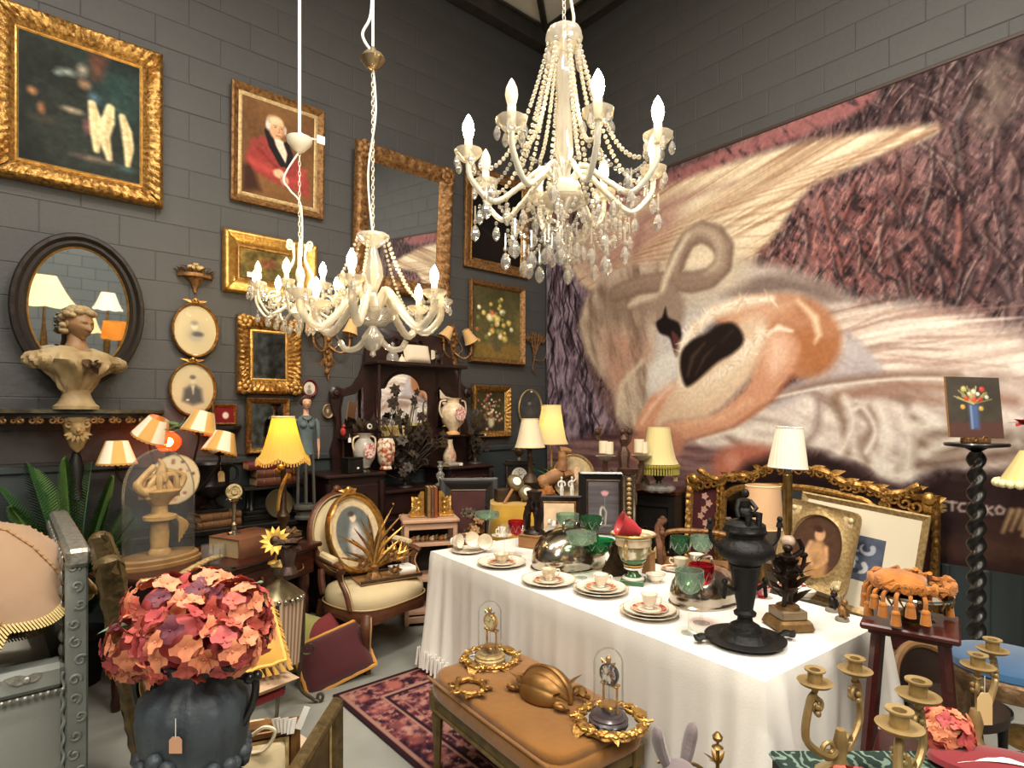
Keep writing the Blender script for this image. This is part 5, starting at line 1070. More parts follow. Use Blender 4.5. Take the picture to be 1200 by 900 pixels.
vx=dX(427,y1); vase_lathe('porcelain_vase','grey porcelain vase with a pink flower panel, left one of two on the dresser pedestal','vase',(vx,y1,zp+.001),[(.045,.03),(.05,.05),(.085,.11),(.095,.17),(.08,.23),(.045,.27),(.05,.3),(.06,.31),(.05,.305)],GREYV,24,[(.05,.29),(.095,.27),(.1,.2),(.085,.16)],([(.055,0),(.055,.012),(.03,.02),(.03,.035)],SILVER),None,(.095,.17,.05,.062,FLOW))
vx=dX(452,y1); vase_lathe('painted_vase','squarish cream vase painted orange and russet, right one of two on the dresser pedestal','vase',(vx,y1,zp+.001),[(.05,0),(.055,.01),(.045,.03),(.07,.07),(.08,.16),(.078,.22),(.066,.25),(.06,.265),(.05,.26)],LANDS,8,None,([(.05,0),(.05,.008),(.048,.01)],GOLDB))
vx=dX(528,4.6); vase_lathe('medallion_vase','large cream two-handled vase with a round flower medallion, on the right dresser shelf','vase',(vx,4.56,zs+.012),[(.06,0),(.065,.012),(.04,.03),(.045,.05),(.1,.11),(.125,.19),(.115,.25),(.06,.3),(.065,.33),(.085,.345),(.07,.34)],CER,28,[(.08,.325),(.14,.31),(.15,.22),(.12,.16)],([(.07,0),(.07,.015),(.05,.03)],mat('peach_glaze',(226,168,112),.3)),None,(.127,.2,.06,.07,FLOW))
vx=dX(527,4.5); vase_lathe('bottle_vase','small pear-shaped pale vase with a flower spray, under the right dresser shelf','vase',(vx,4.5,zp+.001),[(.03,0),(.05,.01),(.065,.06),(.06,.1),(.035,.16),(.026,.21),(.03,.235),(.022,.23)],mat('pale_green_glaze',(196,190,160),.3,var=(30,.1),col2=(180,120,100)),20)
bx=thing('black_box','small black lacquered box with a white mark, on the left dresser pedestal','box',(dX(411,4.4),4.37,zp+.001),R(8)); b=MB(); b.box((0,0,.055),(.14,.1,.11),.004); b.build('box_body',BLACK,bx); b=MB(); b.box((0,0,.118),(.146,.106,.016),.004); b.build('lid',BLACK,bx); b=MB(); b.box((.02,-.051,.04),(.02,.001,.014)); b.build('white_mark',WHITEPAPER,bx,0)
for k,(px,rr,lb) in enumerate(((452,R(25),'cream square block with a curled side, on the dresser back shelf'),(468,R(4),'plain cream cube block, right of the pair on the dresser back shelf'))):
    t=thing('cream_block',lb,'candle',(dX(px,4.64),4.655,zs+.002),rr); b=MB(); b.box((0,0,.05),(.095,.075,.1),.008,taper=1.0 if k else 1.15); b.build('block_body',mat('cream_block',(214,184,124),.6),t)
    if k==0: MB().leaf((-.04,-.03,.05),(-1,-.3,.6),.07,.06,(0,0,1),-.4).build('curled_flap',MT['cream_block'],t)
ck=thing('carved_clock','brown carved bird-and-leaf mantel ornament with a round white dial, on the left dresser shelf','clock',(dX(426,4.6),4.60,zs+.012)); rs=random.Random(6)
BRN=mat('brown_metal',(88,70,52),.5,.5,var=(30,.25),col2=(50,40,32))
b=MB(); b.box((0,0,.015),(.16,.08,.03),.006); b.build('base',BRN,ck)
for k in range(16):
    b=MB(); a=rs.uniform(.2,2.9); b.leaf((rs.uniform(-.06,.06),rs.uniform(-.03,.02),.04+rs.uniform(0,.06)),(cos(a),-.3,sin(a)),rs.uniform(.06,.11),.045,(0,-1,0),.3); b.build('metal_leaf',BRN,ck)
b=MB(); b.push(T(.03,-.05,.09)@RX(PI/2)); b.lathe([(.0,-.02),(.036,-.02),(.04,0),(.036,.006),(.03,.004),(.0,.004)],24,cap=False); b.pop(); b.build('clock_case',BRN,ck)
b=MB(); b.push(T(.03,-.056,.09)@RX(PI/2)); b.lathe([(.0,.0),(.024,.0),(.024,-.006)],24,cap=False); b.pop(); b.build('white_dial',WHITECH,ck); b=MB(); b.push(T(.03,-.058,.09)@RX(PI/2)); b.lathe([(.0,.0),(.011,.0),(.011,-.006)],16,cap=False); b.pop(); b.build('dark_centre',BLACK,ck)
rb_=thing('red_bird','tiny red bird ornament perched at the left end of the dresser shelf','figurine',(dX(402,4.6),4.6,zs+.012)); b=MB(); b.sph((0,0,.045),(.022,.03,.04),10,7); b.sph((0,-.012,.09),(.016,.018,.016),8,6); b.build('bird_body',mat('red_paint',(180,58,52),.5),rb_); b=MB(); b.tube([(0,-.028,.09),(0,-.04,.087)],[.005,.001],5); b.leaf((0,.02,.04),(0,.6,-.7),.06,.03,(0,1,1),.1); b.build('beak_and_tail',BRN,rb_)
ptag(rb_,(0,-.125,.0),.025,.04,m=WHITEPAPER,cord=.03)
IRB=mat('black_iron_flower',(74,62,52),.5,.3,var=(30,.25),col2=(40,34,30)); IRB2=mat('bronze_iron_flower',(92,76,58),.45,.5,var=(30,.25),col2=(54,44,36))
def iron_spray(label,x,y,z0,pts,seed,stem_to):
    t=thing('iron_flower_spray',label,'metal flowers',(x,y,z0)); rs=random.Random(seed)
    MB().lathe([(.07,0),(.065,.012),(.02,.02),(.012,.05)],12).build('foot',IRB,t)
    for (dx,dy,dz) in pts:
        b=MB(); b.tube(bez([(0,0,.02),(dx*.25+rs.uniform(-.02,.02),dy*.3,dz*.5),(dx,dy,dz)],7),.0045,5); b.build('stem',IRB,t)
        n=rs.choice([5,6,7]); m=IRB if rs.random()<.72 else IRB2
        b=MB(); ax=Vector((rs.uniform(-.5,.5),-1,rs.uniform(-.2,.5))).normalized(); u=ax.orthogonal(); v=ax.cross(u); r=rs.uniform(.035,.06)
        for k in range(n):
            a=2*PI*k/n; d=u*cos(a)+v*sin(a)+ax*.4; b.leaf((dx,dy,dz),d,r,r*.75,ax,.3,3)
        b.sph((dx,dy-.005,dz),r*.22,6,5); b.build('flower',m,t)
        for k in range(2):
            f=rs.uniform(.35,.85); b=MB(); b.leaf((dx*f,dy*f,dz*f),(rs.uniform(-1,1),rs.uniform(-1,.2),rs.uniform(-.2,.9)),rs.uniform(.06,.1),.04,(0,0,1),.3,4); b.build('leaf',IRB,t)
    return t
rs=random.Random(22)
PT=[(rs.gauss(0,.17),rs.uniform(-.12,.02),rs.uniform(.12,.62)) for _ in range(26)]+[(-.12,0,.74),(.09,0,.76),(-.2,0,.58),(.2,-.02,.55),(-.08,-.05,.66),(.14,-.05,.62),(.24,-.02,.48),(.12,.0,.84),(-.1,0,.86)]
iron_spray('tall spreading spray of blackened iron flowers before the arched dresser mirror',dX(476,4.5),4.52,zc,PT,5,0)
PT=[(rs.gauss(0,.05),rs.uniform(-.05,.05),rs.uniform(.1,.52)) for _ in range(12)]
iron_spray('narrow upright blackened iron flower spray at the right end of the dresser',dX(557,4.5),4.5,zp,PT,8,0)
cg=thing('glass_candlestick','small cut-glass figural candlestick on the dresser centre, beside the right pedestal','candlestick',(dX(516,4.40),4.40,zc+.001)); MB().lathe([(.045,0),(.045,.01),(.015,.03),(.035,.07),(.04,.1),(.014,.13),(.02,.15),(.03,.17),(.012,.19),(.028,.21),(.03,.215)],16).build('glass_stem',CRYST,cg)
gb=book('thin grey paper-covered book at the front of the right dresser pedestal',(dX(530,4.36),4.36,zp+.001),.16,.1,.03,R(0),mat('grey_cover',(150,140,124),.7),0);
MB().box((.055,-.058,.018),(.035,.001,.022)).build('price_label',WHITEPAPER,gb,0)
cu=thing('lace_pillow','small ragged cream fabric pillow lying on the dresser top shelf','pillow',(dX(487,4.6),4.58,zt_+.016),R(-4));
def pillow(mb,w,d,h,c=(0,0,0),ruf=.0):
    def f(u,v):
        x=(u-.5)*2;y=(v-.5)*2; k=max(0,(1-x**4)*(1-y**4))**.5
        return (c[0]+x*w/2*(1-.06*(1-abs(y))*0),c[1]+y*d/2,c[2]+h/2*k)
    def g(u,v): p=f(u,v); return (p[0],p[1],2*c[2]-p[2])
    n=17; mb.surf(f,n,n); b=MB(); b.surf(g,n,n); mb.add(b.v,[q[::-1] for q in b.f]); return mb
b=MB(); b.push(T(0,0,.09)@RX(R(72))); pillow(b,.26,.17,.09); b.pop(); b.build('pillow_body',mat('ecru_linen',(214,198,176),.9,bump=(90,.3)),cu)
for k in range(6): b=MB(); b.leaf((.13,-.03,.05+.015*k),(1,-.2,.3-.1*k),.05,.02,(0,-1,0),.3); b.build('ragged_tab',MT['ecru_linen'],cu)
gd=thing('glass_bell','clear glass bell-shaped decanter on the dresser top shelf, left of the pillow','glassware',(dX(460,4.55),4.55,zt_+.016)); MB().lathe([(.05,0),(.055,.02),(.05,.06),(.02,.1),(.015,.13),(.025,.14)],16,cap=False).build('bell_body',CRYST,gd); MB().sph((0,0,.155),(.018,.018,.02),8,6).build('stopper',CRYST,gd)
bl=thing('small_bell','tiny cream bell at the front edge of the dresser top shelf','bell',(dX(471,4.5),4.50,zt_+.016)); MB().lathe([(.035,0),(.03,.012),(.018,.04),(.006,.05),(.006,.065)],14).build('bell_body',CREAM,bl)
og=thing('dark_ornament','small dark metal animal ornament at the right end of the dresser top shelf','figurine',(dX(513,4.58),4.58,zt_+.016)); b=MB(); b.sph((0,0,.07),(.045,.03,.04),10,7); b.sph((-.03,-.01,.12),(.022,.02,.024),8,6); [b.tube([(x,y,.06),(x*1.2,y*1.2,0)],[.012,.009],6) for x in(-.03,.03) for y in(-.015,.015)]; b.tube(bez([(.04,0,.08),(.07,0,.12),(.05,0,.15)],5),.006,5); b.build('animal_body',IRB,og)
# ================================================================ ARMCHAIR with what lies on it
LIN=mat('cream_linen',(214,196,158),.9,bump=(120,.15),var=(5,.3),col2=(196,176,136)); WAL=mat('walnut_carved',(104,62,40),.42,var=(14,.3),col2=(72,40,26),stretch=(1,1,4)); GLIN=mat('gilt_line',(190,160,112),.5,.3)
fr=onz(427,781,0); ch_c=Vector((2.06,3.72,0)); CR_=R(-12)
ac=thing('armchair','cream-upholstered walnut armchair with oval back and cabriole legs, on the bare floor beside the table','chair',(1.94,3.72,0),R(15))
SW,SD,SH=.64,.56,.40
def seat_outline(s=1.0,n=32):
    P=[]
    for k in range(n):
        a=2*PI*k/n; x=cos(a); y=sin(a); e=3.2; r=(abs(x)**e+abs(y)**e)**(-1/e); xx=x*r*SW/2*s*(1-.08*(y*r>0)*y*r); P.append((xx,y*r*SD/2*s))
    return P
b=MB(); O=seat_outline(); vs=[];nn=len(O)
for i,(s,z) in enumerate([(.98,.36),(1.0,.40),(1.0,.43),(.94,.465),(.75,.485),(.4,.495)]): vs+=[(x*s,y*s,z) for x,y in O]
vs.append((0,0,.497)); F=[(i*nn+j,i*nn+(j+1)%nn,(i+1)*nn+(j+1)%nn,(i+1)*nn+j) for i in range(5) for j in range(nn)]+[(5*nn+j,5*nn+(j+1)%nn,6*nn) for j in range(nn)]+[tuple(range(nn-1,-1,-1))]
b.add(vs,F); b.build('seat_cushion',LIN,ac,60)
b=MB(); O2=seat_outline(1.02,48)
def rail(u,v):
    k=int(round(u*48))%48; x,y=O2[k]; a=2*PI*k/48; dip=.035*(.5+.5*cos(4*a+PI)) ; z0=.30-.0+dip*(-1);
    return (x*(1.0+.02*sin(PI*v)),y*(1.0+.02*sin(PI*v)),.305+.075*v-dip*(1-v)*.8)
b.surf(rail,48,6,cu=True); b.build('seat_rail',WAL,ac)
b=MB(); b.tube([(x*1.012,y*1.012,.378) for x,y in O2],.006,5,closed=True); b.build('nail_trim',GLIN,ac)
for q in(-1,1):
    o=MB().tube(bez([(q*.30,-.26,.36),(q*.325,-.285,.28),(q*.31,-.27,.14),(q*.30,-.265,.04),(q*.315,-.285,.0)],6),[.036]*4+[.04,.04,.038,.035,.031,.028,.026,.024,.022,.02,.019,.018,.017,.017,.018,.02,.022,.023,.022,.02,.016],9).build('leg',WAL,ac)
    MB().tube(bez([(q*.30,-.30,.36),(q*.325,-.325,.28),(q*.31,-.301,.14),(q*.30,-.283,.04)],6),.005,5).build('gilt_line',GLIN,o)
    MB().tube(bez([(q*.25,.24,.36),(q*.26,.27,.2),(q*.27,.33,.0)],6),[.03]*5+[.026]*4+[.02]*4,8).build('leg',WAL,ac)
bk=T(0,.27,.50)@RX(R(-13))
def ovl(rx,rz,y,n=44,cz=.27): return [(rx*cos(2*PI*k/n),y,cz+rz*sin(2*PI*k/n)) for k in range(n)]
b=MB(); b.push(bk); b.tube(ovl(.275,.29,0),[.026]*44,9,closed=True); b.pop(); b.build('oval_back_frame',WAL,ac)
b=MB(); b.push(bk); b.tube(ovl(.272,.287,-.024),.006,5,closed=True); b.pop(); b.build('gilt_line',GLIN,ac)
b=MB(); b.push(bk)
for y,s in((-.03,-1),(.03,1)):
    P=[(0,y+s*.02,.27)];
    b.surf(lambda u,v:(.262*v*cos(2*PI*u),y*.3+s*.035*(1-v*v),.27+.277*v*sin(2*PI*u)),44,7,cu=True)
b.pop(); b.build('back_upholstery',LIN,ac)
b=MB(); b.push(bk)
for q in(-1,1): b.tube([(q*(.035+e[0]*.8),-.012,.575+e[2]*.7) for e in scroll(1.1,.03,.008,14,PI/2)],.01,6)
b.sph((0,-.015,.60),(.028,.02,.03),10,7);
for k in range(5): b.leaf((0,-.02,.59),(cos(PI*k/4),0,sin(PI*k/4)),.045,.025,(0,-1,0),.2,3)
b.pop(); b.build('carved_crest',WAL,ac)
for q in(-1,1):
    b=MB(); b.tube(bez([(q*.24,.24,.40),(q*.235,.27,.48),(q*.22,.29,.56)],5),[.026]*11,8); b.build('back_support',WAL,ac)
    a=MB(); a.tube(bez([(q*.27,.30,.73),(q*.32,.18,.68),(q*.34,.02,.66),(q*.345,-.06,.65),(q*.36,-.10,.63)],7),[.02]*8+[.022]*14+[.02]*6+[.026],8); arm=a.build('arm',WAL,ac)
    MB().tube(bez([(q*.355,-.07,.64),(q*.33,-.05,.56),(q*.325,-.1,.48),(q*.32,-.13,.38)],7),[.022]*22,8).build('arm_support',WAL,arm)
    MB().tube(bez([(q*.355,-.095,.64),(q*.33,-.075,.56),(q*.325,-.125,.48),(q*.32,-.155,.38)],7),.005,5).build('gilt_line',GLIN,arm)
    MB().tube(bez([(q*.325,.15,.70),(q*.34,.05,.69),(q*.345,-.02,.68)],6),[.012]+[.026]*11+[.012],8).build('arm_pad',LIN,arm)
AM=Matrix.Translation(ac.location)@RZ(R(15))
lpz=AM@Vector((-.02,.10,.50))
op=thing('oval_portrait','oval portrait of a pale figure in a gilt frame, leaning on the armchair back','picture',lpz,rot=(R(-17),0,R(8)))
cvp=Cv(.42,.52,80,100,(210,186,146)); cvp.ell(.21,.26,.155,.2,(92,98,96),.06); cvp.ell(.21,.15,.032,.04,(220,196,170),.4); cvp.ell(.2,.12,.036,.026,(70,54,44),.5); cvp.poly([(.15,.3),(.19,.19),(.235,.19),(.28,.3),(.27,.42),(.15,.42)],(206,196,186),.02); cvp.poly([(.16,.34),(.27,.3),(.28,.4),(.2,.42)],(190,170,160),.03,.7); cvp.grain(.12,.03)
X=(cvp.x-.21)/.21; Y_=(cvp.y-.26)/.26; link(cvp.mesh('painted_canvas',PRINT,mask=(X*X+Y_*Y_)<1),'painted_canvas',op,(0,-.004,.30))
b=MB(); b.push(T(0,0,.30)); b.oval(.235,.29,.036,PROF_W,rel_carved(.006,30),56); b.disc(.22,.27,.002); b.pop(); b.build('gilt_frame',GOLDB,op,50)
b=MB(); b.push(T(0,-.02,.595))
for q in(-1,1): b.tube([(q*(.03+e[0]),0,e[2]) for e in scroll(1.1,.026,.006,14,PI/2)],.008,6); b.leaf((0,0,0),(q,0,.3),.08,.03,(0,-1,0),.2)
b.sph((0,0,.02),(.022,.014,.026),8,6); b.pop(); b.build('crest',GOLDB,op)
sz=.498
def seatpt(x,y,z=0): return AM@Vector((x,y,sz+z))
tr=thing('wooden_tray','shallow carved wooden tray on the armchair seat','tray',seatpt(.05,-.07),R(-8)); b=MB(); b.box((0,0,.006),(.44,.24,.012),.003); b.build('tray_board',OAK,tr)
for s in(-1,1): MB().box((0,s*.115,.018),(.44,.012,.024),.003).build('tray_side',BRN,tr)
book('white-edged hardback book lying on the tray on the armchair seat',seatpt(.17,-.10,.0135),.16,.12,.045,R(-4),mat('plum_cover',(96,58,62),.6),0).children[0].data.materials.__setitem__(0,WHITEPAPER)
sp=thing('gilt_leaf_spray','spray of tall gilt blade leaves standing on the armchair seat before the oval portrait','metal flowers',seatpt(-.06,-.06,.012)); rs=random.Random(14)
MB().lathe([(.06,0),(.055,.02),(.03,.05),(.035,.09),(.02,.1)],14,fl=lambda a,t:1+.12*cos(a*6)).build('gilt_foot',GOLDD,sp)
for k in range(17):
    a=R(-75+k*9.5); L=rs.uniform(.28,.46)*(1 if abs(a)<.9 else .75); S=bez([(0,0,.06),(.08*sin(a),-.03*rs.random(),.06+L*.5*cos(a)),(L*.9*sin(a),rs.uniform(-.08,.02),.06+L*cos(a))],6); b=MB()
    n=len(S); vs=[];F=[];
    for i,q in enumerate(S):
        t=i/(n-1); w_=.014*sin(PI*min(1,.15+.85*t)); vs+=[(q.x-w_*cos(a),q.y,q.z+w_*sin(a)),(q.x,q.y-.006,q.z),(q.x+w_*cos(a),q.y,q.z-w_*sin(a))]
    for i in range(n-1): F+=[(i*3,i*3+1,i*3+4,i*3+3),(i*3+1,i*3+2,i*3+5,i*3+4)]
    b.add(vs,F); b.build('blade_leaf',[GOLDB,GOLD,GOLDD][k%3],sp)
for (x,z) in((-.11,.13),(.1,.16),(.13,.05)):
    b=MB(); b.sph((x,-.06,z),(.03,.026,.026),9,6);
    for k in range(6): b.leaf((x,-.07,z),(cos(k*1.05),-.5,sin(k*1.05)),.05,.032,(0,-1,0),.3,3)
    b.build('gilt_rose',GOLDD,sp)
lt=thing('gilt_lotus','gilt metal lotus with pointed petals on the book on the armchair seat','metal flowers',seatpt(.2,-.03,.062))
for k in range(22):
    a=k*2.4; e=.35+k*.07; b=MB(); b.leaf((.015*cos(a),.015*sin(a),.01),(cos(a),sin(a),e),.12+.002*k,.03,(0,0,1),-.1,4,.5); b.build('petal',GOLDB,lt)
# ================================================================ PINK CABINET, GILT BOOKENDS, PICTURES BEHIND THE TABLE
PINK=mat('limed_pink_wood',(206,166,138),.65,var=(8,.3),col2=(186,144,116),stretch=(1,1,5))
q=pt(503,607,4.55); pc_=thing('limed_cabinet','small open limed-pink wooden display cabinet behind the left end of the table','cabinet',(q.x+.06,q.y+.10,0),R(-25))
zp2=zat(608,4.55)
W2,D2=.42,.30
for x in(-1,1):
    for y in(-1,1): MB().box((x*(W2/2-.02),y*(D2/2-.02),zp2/2-.01),(.036,.036,zp2-.02),.004).build('post',PINK,pc_)
MB().box((0,0,zp2-.015),(W2+.03,D2+.03,.03),.008).build('top_board',PINK,pc_)
for z in(zp2-.20,.35,.1): MB().box((0,0,z),(W2-.02,D2-.02,.018)).build('shelf',PINK,pc_,0)
MB().box((0,D2/2-.012,zp2/2),(W2-.04,.012,zp2-.1)).build('back_board',BLACK,pc_,0)
for z in(zp2-.055,.05): MB().box((0,-D2/2+.015,z),(W2-.06,.02,.05),.004).build('rail',PINK,pc_)
PCM=Matrix.Translation(pc_.location)@RZ(R(-25)); rs=random.Random(3)
for k in range(8):
    x=-.13+.037*k; t=thing('amber_shell','small amber and cream shell, %s from the left on the pink cabinet shelf'%'first second third fourth fifth sixth seventh eighth'.split()[k],'shell',PCM@Vector((x,-.04+.03*(k%2),zp2-.19)),0,'shells on the pink cabinet shelf'); b=MB(); b.sph((0,0,.02),(.02,.024,.02),9,6,lambda x,y,z:1+.12*sin(9*math.atan2(y,x))); b.tube(bez([(-.01,-.01,.03),(.0,-.02,.045),(.014,-.01,.035)],4),.006,5); b.build('shell_body',[mat('amber_shell',(196,132,76),.4),CREAM,GOLDP][k%3],t)
tz=zp2
for s,lb in((-1,'gilt leaf-scroll bookend at the left end of the books on the pink cabinet'),(1,'gilt leaf-scroll bookend at the right end of the books on the pink cabinet')):
    t=thing('gilt_bookend',lb,'bookend',PCM@Vector((.02+s*.055,0,tz+.0005)),R(-25)); b=MB(); b.prism([(s*.004,0),(s*.12,0),(s*.125,.03),(s*.1,.06),(s*.09,.1),(s*.06,.12),(s*.05,.17),(s*.03,.2),(s*.004,.2)],-.014,.014)
    for k in range(9): b.leaf((s*(.02+.025*(k%3)),-.015,.02+.045*(k//3)),(s*.6,-.1,1),.06,.04,(0,-1,0),.3,4)
    for k in range(3): b.tube([(s*(.05+q[0]),-.018,.04+.045*k+q[2]) for q in scroll(1.1,.024,.006,12,k)],.006,5)
    b.build('scroll_plate',GOLDB,t); MB().box((s*.06,0,.006),(.12,.1,.012),.004).build('base',GOLDB,t)
for k,(x,lm) in enumerate(((-.0,mat('olive_cover',(130,104,62),.6)),(.028,LEATH[3]),(.055,mat('rust_cover',(140,74,48),.5)))):
    t=thing('book',['olive upright book, leftmost between the gilt bookends','brown upright book in the middle between the gilt bookends','rust-red upright book, rightmost between the gilt bookends'][k],'book',PCM@Vector((x-.008,-.0,tz+.0005)),R(-25)); b=MB(); b.box((0,.006,.12),(.02,.15,.232)); b.build('pages',PAGES,t,0); b=MB(); b.box((-.0105,0,.12),(.003,.17,.24)); b.box((.0105,0,.12),(.003,.17,.24)); b.surf(lambda u,v:(-.012+.024*u,-.085-.005*sin(PI*u),.24*v),6,2); b.build('cover',lm,t); b=MB(); [b.box((0,-.0905,z),(.02,.002,.006)) for z in(.05,.19)]; b.build('gilt_band',GOLDD,t,0)
def floor_pic(name,label,px,py,Y,w,h,fw,fm,canvas,tilt,rz,zbase=0,prof=PROF_T,**k):
    q=pt(px,py,Y); return framed(name,label,'picture',(q.x,q.y,q.z),w,h,fw,fm,canvas,prof=prof,rot=(R(tilt),0,rz),sc_=1.3,**k)
BLKF=mat('ebony_frame',(26,22,20),.4,coat=.2)
floor_pic('maroon_picture','blank dark maroon panel in a black and silver-lined frame, leaning below the dresser',549,606,4.95,.50,.66,.10,BLKF,lambda w,h:Cv(w,h,30,36,(72,42,40)).grain(.15,.1),-12,R(-38),slip=(.012,SILVER))
q=pt(562,660,4.55)
lt_=thing('low_black_table','low black side table behind the left end of the white table','table',(q.x+.02,q.y+.06,0),R(-40)); zl=.52
MB().box((0,0,zl-.02),(.42,.36,.04),.005).build('table_top',EBON,lt_)
for x in(-.18,.18):
    for y in(-.15,.15): MB().box((x,y,zl/2-.02),(.04,.04,zl-.04),.004).build('leg',EBON,lt_)
q=pt(554,634,4.52); zz=zat(630,4.52)
fs=thing('metal_flower_bunch','bunch of gilt and brown metal roses in a small pot, before the maroon picture','metal flowers',(q.x,q.y,zl+.0005)); rs=random.Random(31); zb=zz-zl
MB().lathe([(.06,0),(.05,.02),(.03,.05),(.03,zb-.06),(.05,zb-.02),(.055,zb),(.04,zb)],16).build('pot',BRN,fs)
for k in range(17):
    dx,dy,dz_=rs.gauss(0,.05),rs.uniform(-.06,.02),zb+rs.uniform(.0,.2); m=[GOLDD,IRB2,mat('rose_gilt',(206,160,120),.5,.4)][k%3]; b=MB(); ax=Vector((dx*8,-1,.3)).normalized(); u=ax.orthogonal(); v=ax.cross(u)
    for j in range(7): a=j*.9; b.leaf((dx,dy,dz_),u*cos(a)+v*sin(a)+ax*.5,.045,.036,ax,.3,3)
    b.sph((dx,dy,dz_),.014,6,5); b.build('flower' if k%3 else 'leaf_cluster',m,fs)
MB().tube([(0,0,zb-.02),(0,0,zb+.12)],.006,5).build('stem',IRB,fs)
# ================================================================ WHITE TABLE AND ITS SETTING
TZ=.75; TR=R(-4.6)   # long axis runs along local y
tc0=onz(505,647,TZ); tn=onz(893,800,TZ)
TL,TW=2.30,.93
axl=(tn-tc0).normalized(); axs=Vector((-axl.y,axl.x,0));
if axs.x<0: axs=-axs
TCN=(tc0+tn)/2+axs*(TW/2); TCN.z=0; TR=math.atan2(axs.y,axs.x)
tb=thing('banquet_table','trestle table hidden under the long white cloth','table',TCN,TR)
MB().box((0,0,TZ-.02),(TW-.03,TL-.03,.03),.004).build('table_top',OAK,tb)
for x in(-.36,.36):
    for y in(-.95,.95): MB().box((x,y,.372),(.05,.05,.68),.004).build('leg',OAK,tb)
WCL=mat('white_cotton',(240,236,228),.9,bump=(140,.08),var=(3,.3),col2=(233,228,220),sheen=.2)
def cloth_mesh():
    b=MB(); hx,hy=TW/2,TL/2; per=[]; r=.025
    def edge(n,a,c): return [(a[0]+(c[0]-a[0])*i/n,a[1]+(c[1]-a[1])*i/n) for i in range(n)]
    cn=[(-hx,hy),(-hx,-hy),(hx,-hy),(hx,hy)]
    dens=(110,56,110,56)
    for k in range(4): per+=edge(dens[k],cn[k],cn[(k+1)%4])
    n=len(per); nz=16; rs=random.Random(5); ph=[rs.uniform(0,6.28) for _ in range(6)]
    cum=0; L=[]
    for i in range(n): L.append(cum); a,c=per[i],per[(i+1)%n]; cum+=math.hypot(c[0]-a[0],c[1]-a[1])
    vs=[];F=[]
    for j in range(nz+1):
        t=j/nz
        for i,(x,y) in enumerate(per):
            nx=ny=0.0
            if abs(abs(x)-hx)<1e-6: nx=1 if x>0 else -1
            if abs(abs(y)-hy)<1e-6: ny=1 if y>0 else -1
            l=math.hypot(nx,ny); nx/=l;ny/=l; s=L[i]
            dc=min(math.hypot(x-a,y-c) for a,c in cn); corner=math.exp(-(dc/.17)**2)
            amp=t**.8; f=.004+.012*t+amp*(.016*sin(s*38+ph[0]+2*sin(s*3))+.012*sin(s*67+ph[1])+.014*sin(s*17+ph[2]))*(.55+.9*corner)+corner*t*.10
            f=max(f,.004)
            z=TZ+.006-.008*min(1,t*8)-(TZ-.03)*t*(1-.03*corner)+ (.02*sin(s*9+ph[3])*t**3)
            if j==0: f=-.004; z=TZ+.004
            vs.append((x+nx*f,y+ny*f,max(.018,z)))
    for j in range(nz):
        for i in range(n): k=(i+1)%n; F.append((j*n+i,(j+1)*n+i,(j+1)*n+k,j*n+k))
    b.add(vs,F)
    nx_,ny_=24,60
    b.surf(lambda u,v:((u-.5)*2*(hx-.004),(v-.5)*2*(hy-.004),TZ+.004+.0006*sin(v*40+u*9)),nx_,ny_)
    return b
tcl=thing('tablecloth','long white cotton cloth draped over the trestle table to the floor','tablecloth',TCN,TR); cloth_mesh().build('cloth',WCL,tcl,70)
tcl2=MB()
P=[(-TW/2-.02,TL/2+.0)]
for k in range(90):
    t=k/89; y=TL/2-.62*t; tcl2.tube([(-TW/2-.075-.02*sin(k*.9),y,.16),(-TW/2-.085-.02*sin(k*.9+.4),y+.004,.05)],.005,4)
lace=tcl2.build('lace_edge',WCL,tcl); lace['kind']='stuff'
tz=TZ+.0055
CR1=mat('cream_china',(240,230,212),.18,coat=.5); REDB=mat('red_gilt_band',(176,62,48),.3,var=(60,.1),col2=(222,180,130)); GILT_L=mat('gilt_rim_line',(190,146,80),.35,.6); FLB=mat('flowered_china',(238,228,210),.2,var=(50,.12),col2=(204,190,150))
def plate_m(r,h=.02):
    b=MB(); b.lathe([(r*.55,0),(r*.6,.003),(r*.9,h*.75),(r,h),(r*.99,h+.003),(r*.88,h*.8),(r*.62,.007),(.001,.006)],44,fl=lambda a,t:1+.006*cos(a*12),cap=False); return b
def ring(r0,r1,z0,z1,n=44): return MB().surf(lambda u,v:((r0+(r1-r0)*v)*cos(2*PI*u),(r0+(r1-r0)*v)*sin(2*PI*u),z0+(z1-z0)*v),n,3,cu=True)
_pm={}
def shared(key,fn):
    if key not in _pm: _pm[key]=fn()
    return _pm[key]
def plate(name,label,loc,r,m,band=None,group=None,rot=None,cat='plate'):
    t=thing(name,label,cat,loc,0,group,rot); h=.02*r/.13
    link(shared(('pl',r),lambda:plate_m(r,h).mesh('plate_body',None,50)),'plate_body',t).data.materials or bpy.data
    o=t.children[0]
    if not o.data.materials: o.data.materials.append(CR1)
    link(shared(('rim',r),lambda:ring(r*.975,r*1.0,h*1.02+.001,h+.0042).mesh('gilt_rim',GILT_L)),'gilt_rim',t)
    if band: link(shared(('band',r,band.name),lambda:ring(r*.64,r*.9,.0085+.0,h*.84+.0015).mesh('painted_border',band)),'painted_border',t)
    return t
